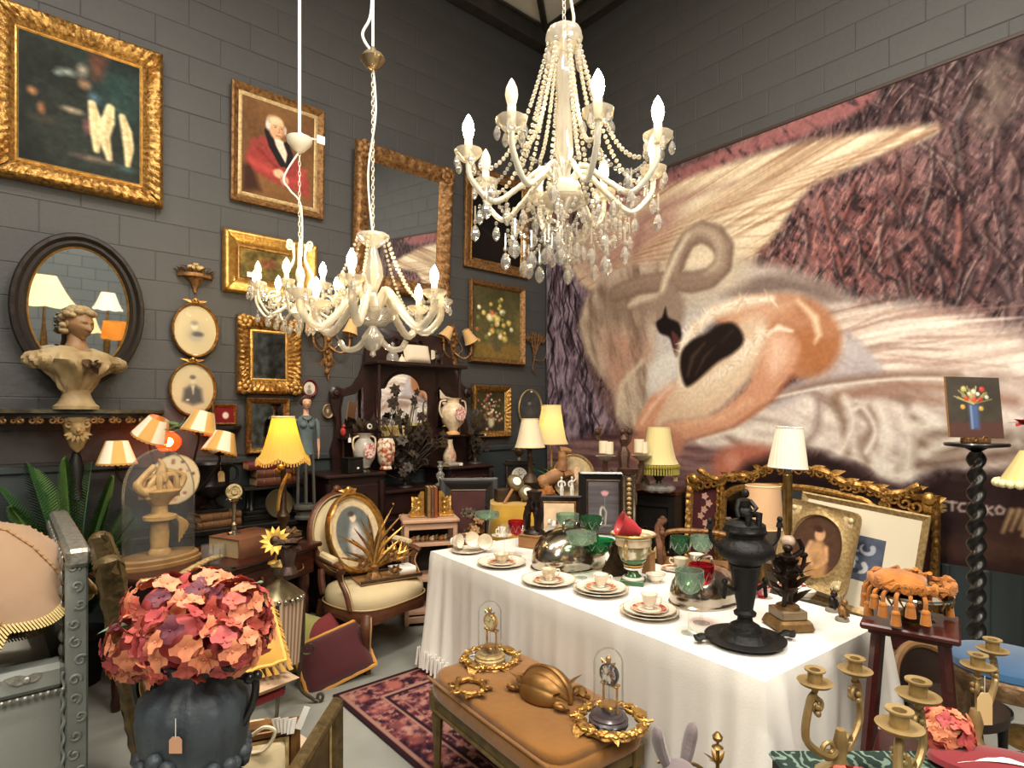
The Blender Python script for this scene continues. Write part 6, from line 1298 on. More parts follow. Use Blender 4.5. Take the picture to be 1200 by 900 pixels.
def cup(name,label,loc,r,h,m,band,rz=0,group=None,rot=None,handle=True):
    t=thing(name,label,'cup',loc,rz,group,rot)
    b=MB(); b.lathe([(r*.5,0),(r*.52,.005),(r*.42,.009),(r*.6,h*.25),(r*.85,h*.55),(r*.95,h*.85),(r*1.04,h),(r*1.0,h),(r*.9,h*.83),(r*.78,h*.5),(r*.5,h*.2),(.001,h*.16)],30,fl=lambda a,t:1+.012*cos(a*8),cap=False); b.build('cup_body',m,t)
    ring(r*1.0,r*.93,h*.99,h*.84,30).build('inner_border',band,t)
    ring(r*1.045,r*1.0,h*1.0+.0008,h+.0012,30).build('gilt_rim',GILT_L,t)
    if handle: MB().tube(bez([(r*.92,0,h*.85),(r*1.35,0,h*.9),(r*1.45,0,h*.6),(r*1.1,0,h*.35),(r*.72,0,h*.35)],5),.0042,6).build('handle',m,t)
    return t
SET=[(588,660,'in the place setting nearest the armchair end',FLB,REDB,1.0),(643,681,'in the second place setting from the armchair end',FLB,mat('dark_red_border',(150,54,56),.3,var=(40,.1),col2=(214,170,120)),1.0),(704,692,'in the third place setting from the armchair end',CR1,REDB,1.0),(761,718,'in the place setting before the nearer silver dome',CR1,mat('crimson_border',(168,48,54),.3,var=(40,.1),col2=(224,190,150)),1.0)]
def tpt(px,py,z=None): return onz(px,py,z if z is not None else tz)
for i,(px,py,where,m,band,s) in enumerate(SET):
    p=tpt(px,py+2); R1=[.142,.142,.138,.128][i]
    plate('dinner_plate','cream dinner plate, lowest '+where,p,R1,CR1,None,'dinner plates on the white table')
    zz=p.z+.0075
    if i>=2: plate('luncheon_plate','cream middle plate '+where,p+Vector((0,0,.0115)),R1*.9,CR1,None,'second plates on the white table'); zz+=.0115
    plate('saucer','small saucer with a red patterned border '+where,Vector((p.x,p.y,zz+.0003)),.082,CR1,band,'saucers on the white table',cat='saucer')
    cup('teacup',['flower-sprigged teacup with a wide mouth ','narrow flower-sprigged teacup ','plain cream teacup ','cream teacup with red rim '][i]+where,Vector((p.x,p.y,zz+.0088)),[.046,.04,.038,.036][i],[.05,.058,.062,.062][i],m,band,R(-20-15*i),'teacups on the white table')
p=tpt(548,647); plate('saucer','cream saucer lying flat under the tipped cups at the armchair corner of the table',p,.105,CR1,None,'saucers on the white table',cat='saucer')
for k,(px,py,tl,yw,rr,lb) in enumerate(((530,640,82,20,.046,'cream teacup tipped on its side, leftmost of three at the armchair corner'),(549,640,70,-8,.05,'cream teacup tipped towards the viewer, middle of three at the armchair corner'),(568,640,80,-35,.047,'cream teacup tipped on its side, rightmost of three at the armchair corner'))):
    q=onz(px,py+6,tz); cup('teacup',lb,(q.x,q.y,tz+.065-.0+(.002 if k==1 else 0)),rr,.06,CR1,GILT_L,0,'teacups on the white table',(R(tl),0,R(yw)))
cup('small_glass_bowl','small glass dessert bowl behind the tipped cups at the armchair corner',tpt(548,634),.045,.05,CLEAR,GILT_L,0,None,None,False)
p=tpt(588,629); plate('saucer','cream saucer under the straight white mug behind the red goblet',p,.075,CR1,None,'saucers on the white table',cat='saucer')
mg=thing('white_mug','straight-sided small white mug left of the tall red goblet','cup',p+Vector((0,0,.008))); MB().lathe([(.03,0),(.03,.06),(.028,.062),(.026,.058),(.026,.008),(.001,.008)],20,cap=False).build('mug_body',WHITECH,mg); MB().tube(bez([(-.03,0,.05),(-.05,0,.05),(-.052,0,.025),(-.03,0,.015)],5),.004,5).build('handle',WHITECH,mg)
def cutglass(name,tint,op): return glass(name,tint,op,.06,.16)
GREENG=cutglass('emerald_cut_glass',(70,190,124),.3); GREEND=cutglass('dark_green_cut_glass',(104,170,124),.3); PALEG=cutglass('pale_green_cut_glass',(204,226,208),.35); REDG=cutglass('ruby_cut_glass',(220,60,74),.3)
def goblet(label,p,h,rb,hb,m,group='cut-glass goblets on the white table',flare=1.0):
    t=thing('cut_glass_goblet',label,'glass',p,0,group); zs_=h-hb
    MB().lathe([(.034,0),(.034,.003),(.012,.008),(.0055,.02),(.005,zs_*.5),(.006,zs_*.55),(.0045,zs_-.01),(.009,zs_)],20).build('stem_and_foot',CLEAR,t)
    b=MB(); b.lathe([(.009,zs_),(rb*.6,zs_+hb*.14),(rb*.95,zs_+hb*.42),(rb,zs_+hb*.7),(rb*flare,h),(rb*flare*.95,h),(rb*.9,zs_+hb*.45),(.004,zs_+hb*.12)],24,fl=lambda a,tt:1+(.045*abs(sin(a*6+tt*6)) if tt<.6 else 0),cap=False); b.build('cut_bowl',m,t)
    b=MB()
    for k in range(8):
        a=2*PI*k/8
        for s in(-1,1): b.tube([(rb*1.03*cos(a+s*q*.35),rb*1.03*sin(a+s*q*.35),zs_+hb*(.3+.45*q)) for q in(0,.5,1)],.0018,4)
    b.build('cut_pattern',CRYST,t); return t
def gob(label,px,pyb,pyt,rpx,hbf,m,flare=1.0):
    p=tpt(px,pyb); Y=dep(p); h=(pyb-pyt)/FPX*Y; h*= 1.0; goblet(label,p,h,rpx/FPX*Y,h*hbf,m,flare=flare)
gob('ruby red cut-glass goblet near the armchair end of the white table',605,652,610,9,.42,REDG,1.05)
goblet('plain clear tall wine glass standing just left of the ruby goblet',tpt(591,652),.20,.03,.09,CLEAR)
gob('pale green wide cut-glass goblet behind the larger silver dome, upper left of the green ones',665,648,602,13,.34,PALEG)
gob('dark green cut-glass goblet with a rounded bowl, behind the larger silver dome',693,650,605,12,.42,GREEND)
gob('tall pale green saucer-bowled goblet standing right in front of the larger silver dome',681,677,624,17,.30,PALEG,1.02)
gob('bright emerald goblet with a flared wavy rim, right of the larger silver dome',703,667,632,14,.48,GREENG,1.15)
gob('dark green cut-glass goblet behind the nearer silver dome, left of the pair',797,672,629,11,.46,GREEND)
gob('pale green cut-glass goblet behind the nearer silver dome, right of the pair',822,676,628,12,.40,PALEG)
gob('tall pale green goblet with a ball bowl standing in front of the nearer silver dome',808,742,668,16,.38,PALEG)
gob('tall ruby goblet behind the ball-bowled green one, before the nearer silver dome',822,730,661,14,.38,REDG)
gob('small pale green wide-bowled glass near the ruby goblet, at the table far edge',571,628,600,14,.34,PALEG)
def dome(label,px,py,rpx,hpx,rz,sx=1.0,sy=.72):
    p=tpt(px,py); Y=dep(p); r=rpx/FPX*Y; h=hpx/FPX*Y; t=thing('silver_meat_dome',label,'food cover',p,rz,'silver domes on the white table')
    b=MB(); b.lathe([(r*1.03,0),(r*1.03,.008),(r*.99,.014),(r*.985,.03),(r,.036),(r*.99,h*.35),(r*.93,h*.55),(r*.8,h*.75),(r*.6,h*.9),(r*.35,h*.975),(.002,h)],56,sx=sx,sy=sy); b.build('dome_body',SILVER,t)
    b=MB(); b.tube(bez([(-.05,0,h-.01),(-.045,0,h+.03),(0,0,h+.042),(.045,0,h+.03),(.05,0,h-.01)],6),.007,7); b.build('handle',SILVER,t); return t
dome('larger polished silver meat dome with a top handle, in the middle of the white table',667,662,50,44,R(0))
dome('nearer polished silver meat dome with brownish reflections, behind the black urn lamp',826,704,47,42,R(-8))
p=tpt(742,683); uv_=thing('porcelain_urn','green and white gilded porcelain urn with painted figures, between the two silver domes','urn',p); GRP=mat('green_glaze',(58,112,62),.25,coat=.5,var=(14,.3),col2=(36,82,46)); Y=dep(p); k=Y/FPX
b=MB(); b.box((0,0,.012),(.12,.12,.024),.003,rz=R(30)); b.build('square_foot',GRP,uv_)
b=MB(); b.lathe([(.058,.024),(.058,.03),(.05,.036)],24); b.lathe([(.046,.075),(.05,.08),(.046,.085)],24); b.build('white_ring',WHITECH,uv_)
b=MB(); b.lathe([(.05,.03),(.03,.05),(.022,.07),(.026,.09)],24); b.build('stem',GRP,uv_)
b=MB(); b.lathe([(.026,.088),(.04,.1),(.062,.115),(.07,.128),(.068,.135)],28); b.build('lower_bowl',GRP,uv_)
b=MB(); b.lathe([(.068,.134),(.074,.15),(.08,.2),(.088,.235)],28,cap=False); b.build('painted_body',mat('urn_painting',(226,214,190),.3,coat=.4,var=(24,.08),col2=(130,120,80)),uv_)
b=MB(); b.lathe([(.088,.233),(.112,.25),(.118,.258),(.114,.262),(.095,.25),(.09,.2)],32,cap=False); b.build('flared_lip',CER,uv_); b=MB(); b.lathe([(.108,.246),(.118,.252),(.119,.257),(.112,.25)],32,cap=False); b.build('green_garland',GRP,uv_)
MB().lathe([(.119,.256),(.121,.26),(.116,.264)],32,cap=False).build('gilt_rim',GOLDB,uv_); MB().lathe([(.05,.092),(.053,.1),(.048,.104)],24).build('gilt_collar',GOLDB,uv_)
for s in(-1,1):
    b=MB(); b.tube(bez([(s*.076,-.02,.145),(s*.1,-.03,.15),(s*.1,-.03,.2),(s*.09,-.025,.235)],5),.009,7); b.sph((s*.1,-.03,.205),(.014,.014,.018),8,6); b.build('handle',GOLDP,uv_)
rg=thing('red_glass_shade','red tulip-shaped glass lampshade lying in the mouth of the porcelain urn','lampshade',p+Vector((0,0,.278)),rot=(0,R(-68),-YAW)); b=MB();
b.lathe([(.022,-.02),(.026,.0),(.045,.03),(.05,.06),(.06,.085),(.075,.1),(.073,.1),(.056,.082),(.045,.055),(.024,.0)],28,(0,0,-.02),fl=lambda a,t:1+.06*t*cos(a*5),cap=False); b.build('tulip_shade',mat('red_glass',(178,52,60),.35,coat=.3),rg)
b=MB(); b.sph((-.048,0,.03),(.004,.012,.012),8,6); b.build('pink_spot',mat('pink_spot',(226,160,150),.4),rg)
p=tpt(722,672); bt=thing('bronze_plinth','triangular stepped bronze plinth with a broken column, behind the porcelain urn','ornament',p,R(20)); b=MB(); b.lathe([(.085,0),(.08,.02),(.06,.05),(.055,.06),(.04,.09),(.035,.13),(.02,.15),(.025,.17)],4); b.build('stepped_body',BRONZE,bt); b=MB(); [b.sph((.03*cos(a),.03*sin(a),.13),(.016,.016,.03),7,5) for a in(.3,2.2,4.1)]; b.build('claw_corner',BRONZE,bt)
pb=thing('brown_wooden_box','small brown wooden block on the table behind the porcelain urn stem','box',tpt(760,672)); MB().box((0,0,.06),(.05,.06,.12),.004).build('block',OAK,pb); MB().box((0,0,.122),(.056,.066,.006),.002).build('lid',OAK,pb)
def sbowl(label,px,py,r,h,band): return cup('small_bowl',label,tpt(px,py),r,h,CR1,band,0,None,None,False)
sbowl('small white bowl with a red band inside, right of the porcelain urn',768,682,.05,.042,REDB)
p=tpt(790,668); plate('saucer','cream saucer with red flowers beside the dark green goblet',p,.075,CR1,REDB,'saucers on the white table',cat='saucer')
cup('teacup','scalloped cream teacup on the flowered saucer beside the dark green goblet',p+Vector((.05,-.01,.008)),.042,.055,CR1,REDB,R(120),'teacups on the white table')
cup('teacup','cream teacup with a curled handle behind the nearer dome',tpt(816,661),.042,.06,CR1,REDB,R(200),'teacups on the white table')
cup('teacup','white teacup with a broad crimson band, between the black urn lamp and the bronze lamp',tpt(893,700),.042,.055,mat('crimson_band_china',(226,200,190),.25,coat=.4,var=(12,.05),col2=(150,30,44)),REDB,R(160),'teacups on the white table')
sbowl('white bowl with crimson edges behind the bronze figural lamp',943,701,.05,.04,mat('crimson_edge',(160,36,48),.3))
p=tpt(934,693); plate('saucer','white saucer with a crimson edge behind the bronze figural lamp',p+Vector((.06,.05,0)),.07,CR1,MT['crimson_edge'],'saucers on the white table',cat='saucer')
for (px,py,r_,lb) in ((640,632,.05,'white crumpled china cup behind the larger silver dome, left of the two'),(659,632,.055,'white crumpled china cup behind the larger silver dome, right of the two')):
    q=tpt(px,py); cup('china_shell_cup',lb,q+Vector((0,0,.04)),r_,.06,WHITECH,mat('pink_border',(206,150,140),.4),0,None,(R(75),0,R(-20 if px<650 else 30)))
cf=thing('china_bird','white and pink china bird with a red-brown wing, between the two crumpled cups','figurine',tpt(648,626)); b=MB(); b.sph((0,0,.07),(.045,.03,.03),10,7); b.sph((-.04,-.01,.1),.02,8,6); b.build('bird_body',WHITECH,cf); b=MB(); b.leaf((0,-.03,.08),(1,0,.6),.08,.04,(0,-1,0),.2); b.leaf((-.03,-.02,.11),(-1,-.4,.3),.03,.015,(0,0,1),.2); b.lathe([(.03,0),(.02,.03),(.01,.045)],10); b.build('wing',mat('rust_glaze',(150,84,66),.4),cf)
fl2=thing('china_rose','white china rose ornament behind the porcelain urn','figurine',tpt(737,640));
b=MB(); b.lathe([(.04,0),(.05,.01),(.02,.03)],14); b.build('leaf_base',WHITECH,fl2)
for k in range(9): b=MB(); a=k*2.4; b.leaf((.008*cos(a),.008*sin(a),.025),(cos(a),sin(a),1.4-.1*k),.06,.06,(0,0,1),.5); b.build('petal',WHITECH,fl2)
p=tpt(626,640); wb=thing('wooden_plinth_box','pale brown wooden box under the dark bronze figure group','box',p,R(15)); Y=dep(p); MB().box((0,0,.04),(.17,.15,.08),.006).build('box_body',OAK,wb); MB().box((0,0,.083),(.18,.16,.008),.003).build('lid',OAK,wb)
bg=thing('bronze_figure_group','dark bronze candlestick of entwined standing figures on a wooden box','statue',p+Vector((0,0,.0875)),R(-20)); DKB=mat('dark_bronze',(58,44,38),.38,.6,var=(22,.3),col2=(30,24,22))
b=MB(); b.lathe([(.075,0),(.07,.015),(.05,.03),(.04,.04)],22); b.build('round_base',DKB,bg)
def nude(mb,h,ph=0,arm=0):
    s=h/1.0
    mb.tube(bez([(.04*s,0,0),(.05*s,.0,.25*s),(.035*s,-.02*s,.48*s)],5),[.028*s]*4+[.04*s]*4+[.06*s]*3,8); mb.tube(bez([(-.05*s,-.03*s,0),(-.04*s,-.05*s,.25*s),(-.03*s,-.01*s,.48*s)],5),[.028*s]*4+[.04*s]*4+[.06*s]*3,8)
    mb.tube(bez([(0,0,.46*s),(0.01*s,0,.6*s),(0,0,.74*s),(0,-.01*s,.82*s),(0,-.015*s,.86*s)],5),[.085*s]*5+[.066*s]*5+[.09*s]*5+[.05*s]*3+[.032*s]*3,10)
    mb.sph((0,-.02*s,.925*s),(.052*s,.058*s,.068*s),10,8)
    mb.tube(bez([(.09*s,0,.79*s),(.15*s,-.05*s,.68*s),(.1*s,-.12*s,.6*s)] if arm==0 else [(.09*s,0,.79*s),(.17*s,-.02*s,.9*s),(.12*s,-.02*s,1.08*s)],5),[.034*s]*5+[.026*s]*6,7)
    mb.tube(bez([(-.09*s,0,.79*s),(-.15*s,-.02*s,.68*s),(-.13*s,-.08*s,.56*s)],5),[.034*s]*5+[.026*s]*6,7); return mb
for k in range(3):
    b=MB(); b.push(RZ(k*2.09)@T(0,-.03,.03)); nude(b,.24,k,k%2); b.pop();
    b.build('standing_figure',DKB,bg)
b=MB(); [b.tube(bez([(.05*cos(a),.05*sin(a),.03),(.06*cos(a+.5),.06*sin(a+.5),.12),(.04*cos(a+1),.04*sin(a+1),.22)],6),[.02]*13,6) for a in (0.5,2.6,4.7)]; b.lathe([(.03,.2),(.05,.26),(.055,.28),(.02,.29)],14); b.build('drapery_and_cup',DKB,bg)
def lamp(name,label,px,Y,zbase,pybot,pytop,rb,rt_,m,stem_m,prof=None,flare=.3,pleat=.015,npl=26,light=0,tilt=(0,0),fringe=None,vol=True,group=None,spiral=0):
    q=pt(px,500,Y); t=thing(name,label,'table lamp',(q.x,q.y,zbase),0,group); z0=zat(pybot,Y)-zbase; z1=zat(pytop,Y)-zbase; k=Y/FPX
    pr=prof(z0) if prof else [(.07,0),(.07,.012),(.03,.03),(.02,.06),(.045,z0*.35),(.05,z0*.45),(.02,z0*.6),(.013,z0*.7),(.016,z0*.9),(.01,z0+.05)]
    MB().lathe(pr,22).build('stem',stem_m,t)
    sm=MB(); shade(sm,rt_*k,rb*k,z1-z0,0,flare,pleat=pleat,npl=npl); s_=sm.build('shade',m,t,60); s_.location=(0,0,z0); s_.rotation_euler=(tilt[0],tilt[1],0)
    for zz,r_ in ((0,rb*k*1.012),(z1-z0,rt_*k*1.012)): MB().lathe([(r_,zz-.004),(r_+.003,zz),(r_,zz+.004)],36,cap=False).build('trim',mat('cream_braid',(226,204,158),.8),s_)
    if light:
        MB().sph((0,0,(z0+z1)/2),(.028,.028,.04),12,8).build('bulb',BULB,t)
    return t
p=tpt(873,752); bl=thing('black_urn_lamp','black cast-metal urn with a seated figure on the lid and a wide handled saucer foot','urn',p,R(-35)); BI=mat('black_cast_iron',(30,29,28),.55,.3,var=(16,.3),col2=(18,17,17),bump=(70,.35)); k=dep(p)/FPX
b=MB(); b.lathe([(.0,.0),(.1,.0),(.14,.012),(.15,.02),(.142,.022),(.1,.02),(.085,.035),(.08,.045),(.06,.05),(.055,.065),(.03,.08),(.026,.1),(.04,.105),(.042,.115),(.03,.125),(.03,.13),(.045,.22),(.055,.29),(.06,.3)],36); b.build('saucer_and_stem',BI,bl)
for s in(-1,1): MB().tube(bez([(s*.14,0,.018),(s*.17,0,.028),(s*.19,0,.022),(s*.205,0,.035)],5),[.014]*4+[.02]*4+[.022]*3+[.02,.016,.012,.008,.004],8,flat=.6).build('saucer_handle',BI,bl)
b=MB(); b.lathe([(.055,.3),(.065,.31),(.098,.335),(.106,.355),(.1,.375),(.08,.395),(.068,.405),(.07,.42),(.076,.425)],36,fl=lambda a,t:1+.012*cos(a*14)); b.build('urn_body',BI,bl)
b=MB(); b.lathe([(.079,.425),(.081,.432),(.076,.44),(.075,.455),(.05,.47),(.015,.478)],30,fl=lambda a,t:1+.05*cos(a*7)*(t<.4)); b.build('lid',BI,bl)
b=MB(); b.push(T(0,0,.475)); b.sph((0,0,.025),(.034,.03,.028),10,7); b.tube([(0,.005,.03),(-.005,.0,.075)],[.026,.024],9); b.sph((-.004,-.012,.1),(.014,.016,.018),10,7); b.tube([(.02,0,.07),(.03,-.03,.045),(.01,-.04,.03)],[.01,.009,.007],6); b.tube([(-.024,0,.07),(-.038,-.01,.04),(-.035,-.02,.01)],[.01,.009,.007],6); b.tube([(.015,-.01,.02),(.025,-.06,.025),(.02,-.065,-.03)],[.016,.014,.009],7); b.tube([(-.015,-.01,.02),(-.015,-.06,.02),(-.02,-.06,-.03)],[.016,.014,.009],7); b.pop(); b.build('seated_figure',BI,bl)
for s in(-1,1):
    b=MB(); b.tube(bez([(s*.1,0,.36),(s*.135,0,.4),(s*.14,0,.45)],6),.008,6); b.sph((s*.142,0,.47),(.011,.011,.013),8,6); b.tube([(s*.142,0,.44),(s*.142,0,.46)],[.014,.01],7); b.build('branch_handle',BI,bl); b=MB(); b.tube([(s*.045,0,.2),(s*.08,0,.22),(s*.085,0,.17)],[.01,.012,.008],6); b.sph((s*.082,0,.235),.012,8,6); b.build('putto_handle',BI,bl)
p=tpt(923,735); fl3=thing('bronze_figural_lamp','bronze cherub lamp with onyx base and white pleated shade, on the white table','table lamp',p,R(-35)); ONY=mat('onyx',(156,134,104),.35,coat=.2,var=(10,.3),col2=(110,90,66)); GLB=mat('gilt_step',(150,116,70),.45,.5,var=(30,.3),col2=(96,70,42))
Y=dep(p); hh=lambda py:zat(py,Y)-tz
b=MB(); b.box((0,0,.022),(.155,.155,.044),.01,taper=.9); b.build('stepped_foot',GLB,fl3); b=MB(); b.box((0,0,.062),(.11,.11,.036),.004); b.build('onyx_block',ONY,fl3)
b=MB(); b.lathe([(.048,.08),(.045,.092),(.03,.1)],20); b.build('collar',GLB,fl3)
b=MB(); b.push(T(-.012,-.012,.1)); b.push(Matrix.Diagonal((1.5,1.5,1,1))); nude(b,.25,0,1); b.pop(); b.pop(); b.push(T(.02,.018,.1)@RZ(2)@Matrix.Diagonal((1.5,1.5,1,1))); nude(b,.2,1,0); b.pop()
b.build('cherub_group',DKB,fl3)
b=MB(); rs=random.Random(17)
for kk in range(20): a=kk*.9; b.leaf((.03*cos(a),.03*sin(a),.1+.008*kk),(cos(a),sin(a),1.5),.09,.045,(0,0,1),.4)
b.build('acanthus_leaves',BRONZE,fl3)
h1=hh(640); b=MB(); b.tube([(.0,0,.2),(0,0,h1)],[.014,.012],10); b.build('tree_stem',DKB,fl3)
for s in(-1,1): MB().tube(bez([(0,0,h1-.07),(s*.04,-.02,h1-.1),(s*.06,-.02,h1-.05),(s*.055,-.02,h1-.03)],5),[.008]*12+[.016]*4,7).build('branch_with_bud',DKB,fl3)
b=MB(); b.sph((0,0,h1+.022),(.03,.03,.027),18,12); b.build('marble_ball',mat('pink_marble',(206,180,158),.3,coat=.3,var=(14,.1),col2=(150,112,94)),fl3)
z0,z1=hh(548),hh(501); b=MB(); b.lathe([(.012,h1+.045),(.014,h1+.06),(.018,h1+.065),(.018,z0-.03),(.012,z0-.025),(.012,z0+.02)],16); b.build('brass_tube',BRASS,fl3)
b=MB(); b.lathe([(.015,z0-.02),(.015,z0+.015)],14); b.build('lamp_holder',SILVER,fl3)
sm=MB();
def spir(off):
    def g(u,v):
        a=2*PI*u; r=(.076+(.05-.076)*v)*(1+.022*cos(a*26+v*5)); return ((r-off)*cos(a),(r-off)*sin(a),(z1-z0)*v)
    return g
sm.surf(spir(0),130,9,cu=True); b=MB(); b.surf(spir(.003),130,9,cu=True); sm.add(b.v,[q[::-1] for q in b.f]); s_=sm.build('shade',mat('white_pleated_silk',(240,230,210),.8),fl3,60); s_.location=(0,0,z0); s_.rotation_euler=(0,R(3),0)
MB().lathe([(.077,-.003),(.079,0),(.077,.003)],36,cap=False).build('trim',WHITECH,s_); MB().lathe([(.051,z1-z0-.003),(.053,z1-z0),(.051,z1-z0+.003)],30,cap=False).build('trim',WHITECH,s_)
for (px,py,lb,m) in ((987,727,'small gilt seated animal on a stone foot, at the far near-end corner of the table',GOLDD),(975,716,'small dark carved nut-like ornament behind the gilt seated animal',DKB)):
    t=thing('table_ornament',lb,'figurine',tpt(px,py)); b=MB(); b.lathe([(.028,0),(.026,.012),(.015,.016)],14); b.build('foot',mat('grey_stone',(130,122,108),.7),t); b=MB(); b.sph((0,0,.04),(.02,.018,.028),10,7); b.sph((0,-.008,.078),(.014,.015,.016),9,6); [b.tube([(s*.012,-.01,.05),(s*.016,-.02,.018)],[.008,.006],6) for s in(-1,1)]; [b.leaf((s*.008,0,.088),(s*.4,0,1),.022,.01,(0,-1,0),.1,3) for s in(-1,1)]; b.build('figure',m,t)
# ================================================================ BENCH with mirrored trays, clocks and gilt shell
GV=mat('gold_velvet',(146,98,38),.85,sheen=.3,var=(7,.3),col2=(122,78,26),bump=(26,.35)); GP=mat('worn_gold_paint',(128,108,66),.5,.35,var=(20,.3),col2=(84,70,42))
B1=onz(600,752,.48); B0=onz(508,795,.48); B2=onz(763,838,.48)
ax_=(B2-B1).normalized(); sdir=Vector((-ax_.y,ax_.x,0));
if (B0-B1).dot(sdir)<0: sdir=-sdir
BL=(B2-B1).length; BWd=.50; bc=(B1+B2)/2+sdir*BWd/2; br_=math.atan2(ax_.y,ax_.x)
bn=thing('velvet_bench','gold velvet upholstered bench with fluted painted legs, standing on the rug beside the table','bench',(bc.x,bc.y,.0155),br_)
BH_=.466
b=MB(); b.box((0,0,BH_-.15),(BL-.05,BWd-.04,.08),.01); b.build('seat_rail',GP,bn)
def fluting():
    b=MB()
    for s in(-1,1):
        b.tube([(-BL/2+.05,s*(BWd/2-.018),BH_-.125),(BL/2-.05,s*(BWd/2-.018),BH_-.125)],.008,6); b.tube([(-BL/2+.05,s*(BWd/2-.018),BH_-.18),(BL/2-.05,s*(BWd/2-.018),BH_-.18)],.008,6)
    return b
fluting().build('reeded_moulding',GP,bn)
def cushion(w,d,z0,z1,r):
    def f(u,v):
        a=2*PI*u; e=7; x,y=cos(a),sin(a); q=(abs(x)**e+abs(y)**e)**(-1/e); s=[1.0,1.012,1.0,.985,.94,.8,.5,.0][min(7,int(round(v*7)))]; z=[z0,z0+(z1-z0)*.35,z0+(z1-z0)*.7,z0+(z1-z0)*.86,z0+(z1-z0)*.95,z1,z1+.006,z1+.008][min(7,int(round(v*7)))]
        return (x*q*w/2*s,y*q*d/2*s,z)
    return f
b=MB(); b.surf(cushion(BL,BWd,BH_-.11,BH_-.045,.03),80,8,cu=True); b.build('seat_cushion',GV,bn,60)
b=MB(); b.surf(cushion(BL-.03,BWd-.03,BH_-.055,BH_-.012,.03),80,8,cu=True); b.build('top_cushion',GV,bn,60)
for s in(-1,1):
    b=MB(); b.tube(bez([(-BL/2+.02,s*(BWd/2-.008),BH_-.042),(0,s*(BWd/2-.004),BH_-.044),(BL/2-.02,s*(BWd/2-.008),BH_-.042)],8),.007,6); b.build('piping_cord',GV,bn)
for x in(-1,1):
    for y in(-1,1):
        b=MB(); b.box((x*(BL/2-.045),y*(BWd/2-.045),BH_-.15),(.06,.06,.09),.006); b.lathe([(.012,0),(.02,.02),(.015,.04),(.024,BH_-.25),(.028,BH_-.22),(.02,BH_-.2)],16,(x*(BL/2-.045),y*(BWd/2-.045),0),fl=lambda a,t:1+.06*cos(a*8)); b.build('leg',GP,bn)
for (x,y) in((-BL/2+.01,BWd/2*0-.18),):
    b=MB(); [b.tube([(x-.012,y+.006*k,BH_-.1),(x-.016,y+.006*k+.003,BH_-.25)],.004,4) for k in range(6)]; b.sph((x-.012,y+.015,BH_-.09),.014,8,6); b.build('tassel',GV,bn)
BM=Matrix.Translation((bc.x,bc.y,.0155))@RZ(br_)
bz=.0155+BH_-.0035
def benchp(px,py): q=onz(px,py,bz); return q
def mirror_tray(label,px,py,r,rz):
    q=benchp(px,py); t=thing('mirror_tray',label,'tray',(q.x,q.y,bz),rz,'gilt mirror trays on the velvet bench')
    b=MB(); b.lathe([(r*1.3,0),(r*1.26,.008),(r*1.12,.01),(r*1.08,.016),(r*.99,.012)],72,fl=lambda a,t:1+.035*cos(a*11)*(1-t),cap=False); b.build('gilt_rim',GOLD,t)
    MB().lathe([(.0,.009),(r*.99,.009),(r*.99,.003)],44,cap=False).build('mirror_glass',MIRROR,t,20)
    for k in range(18):
        a=2*PI*k/18; b=MB(); b.push(T(r*1.17*cos(a),r*1.17*sin(a),.01)@RZ(a)); rr=.02+.012*(k%3==0)+.016*(k%9==0)
        for s in(-1,1): b.tube([(q_[0]*.9,s*(rr*.6)+q_[2]*.9,.004) for q_ in scroll(1.1,rr,.004,12,s*1.2,s)],.0055,5)
        b.leaf((-.02,0,.01),(1,.5,.0),rr*1.7,rr*1.3,(0,0,1),.5,4); b.sph((0,0,.006),(rr*.5,rr*.8,.009),8,5); b.pop(); b.build('scroll_leaf',GOLD if k%2 else GOLDB,t)
    return t
mirror_tray('round gilt-rimmed mirror tray at the armchair end of the velvet bench',575,773,.105,R(10))
mirror_tray('round gilt-rimmed mirror tray at the near end of the velvet bench',716,846,.105,R(-20))
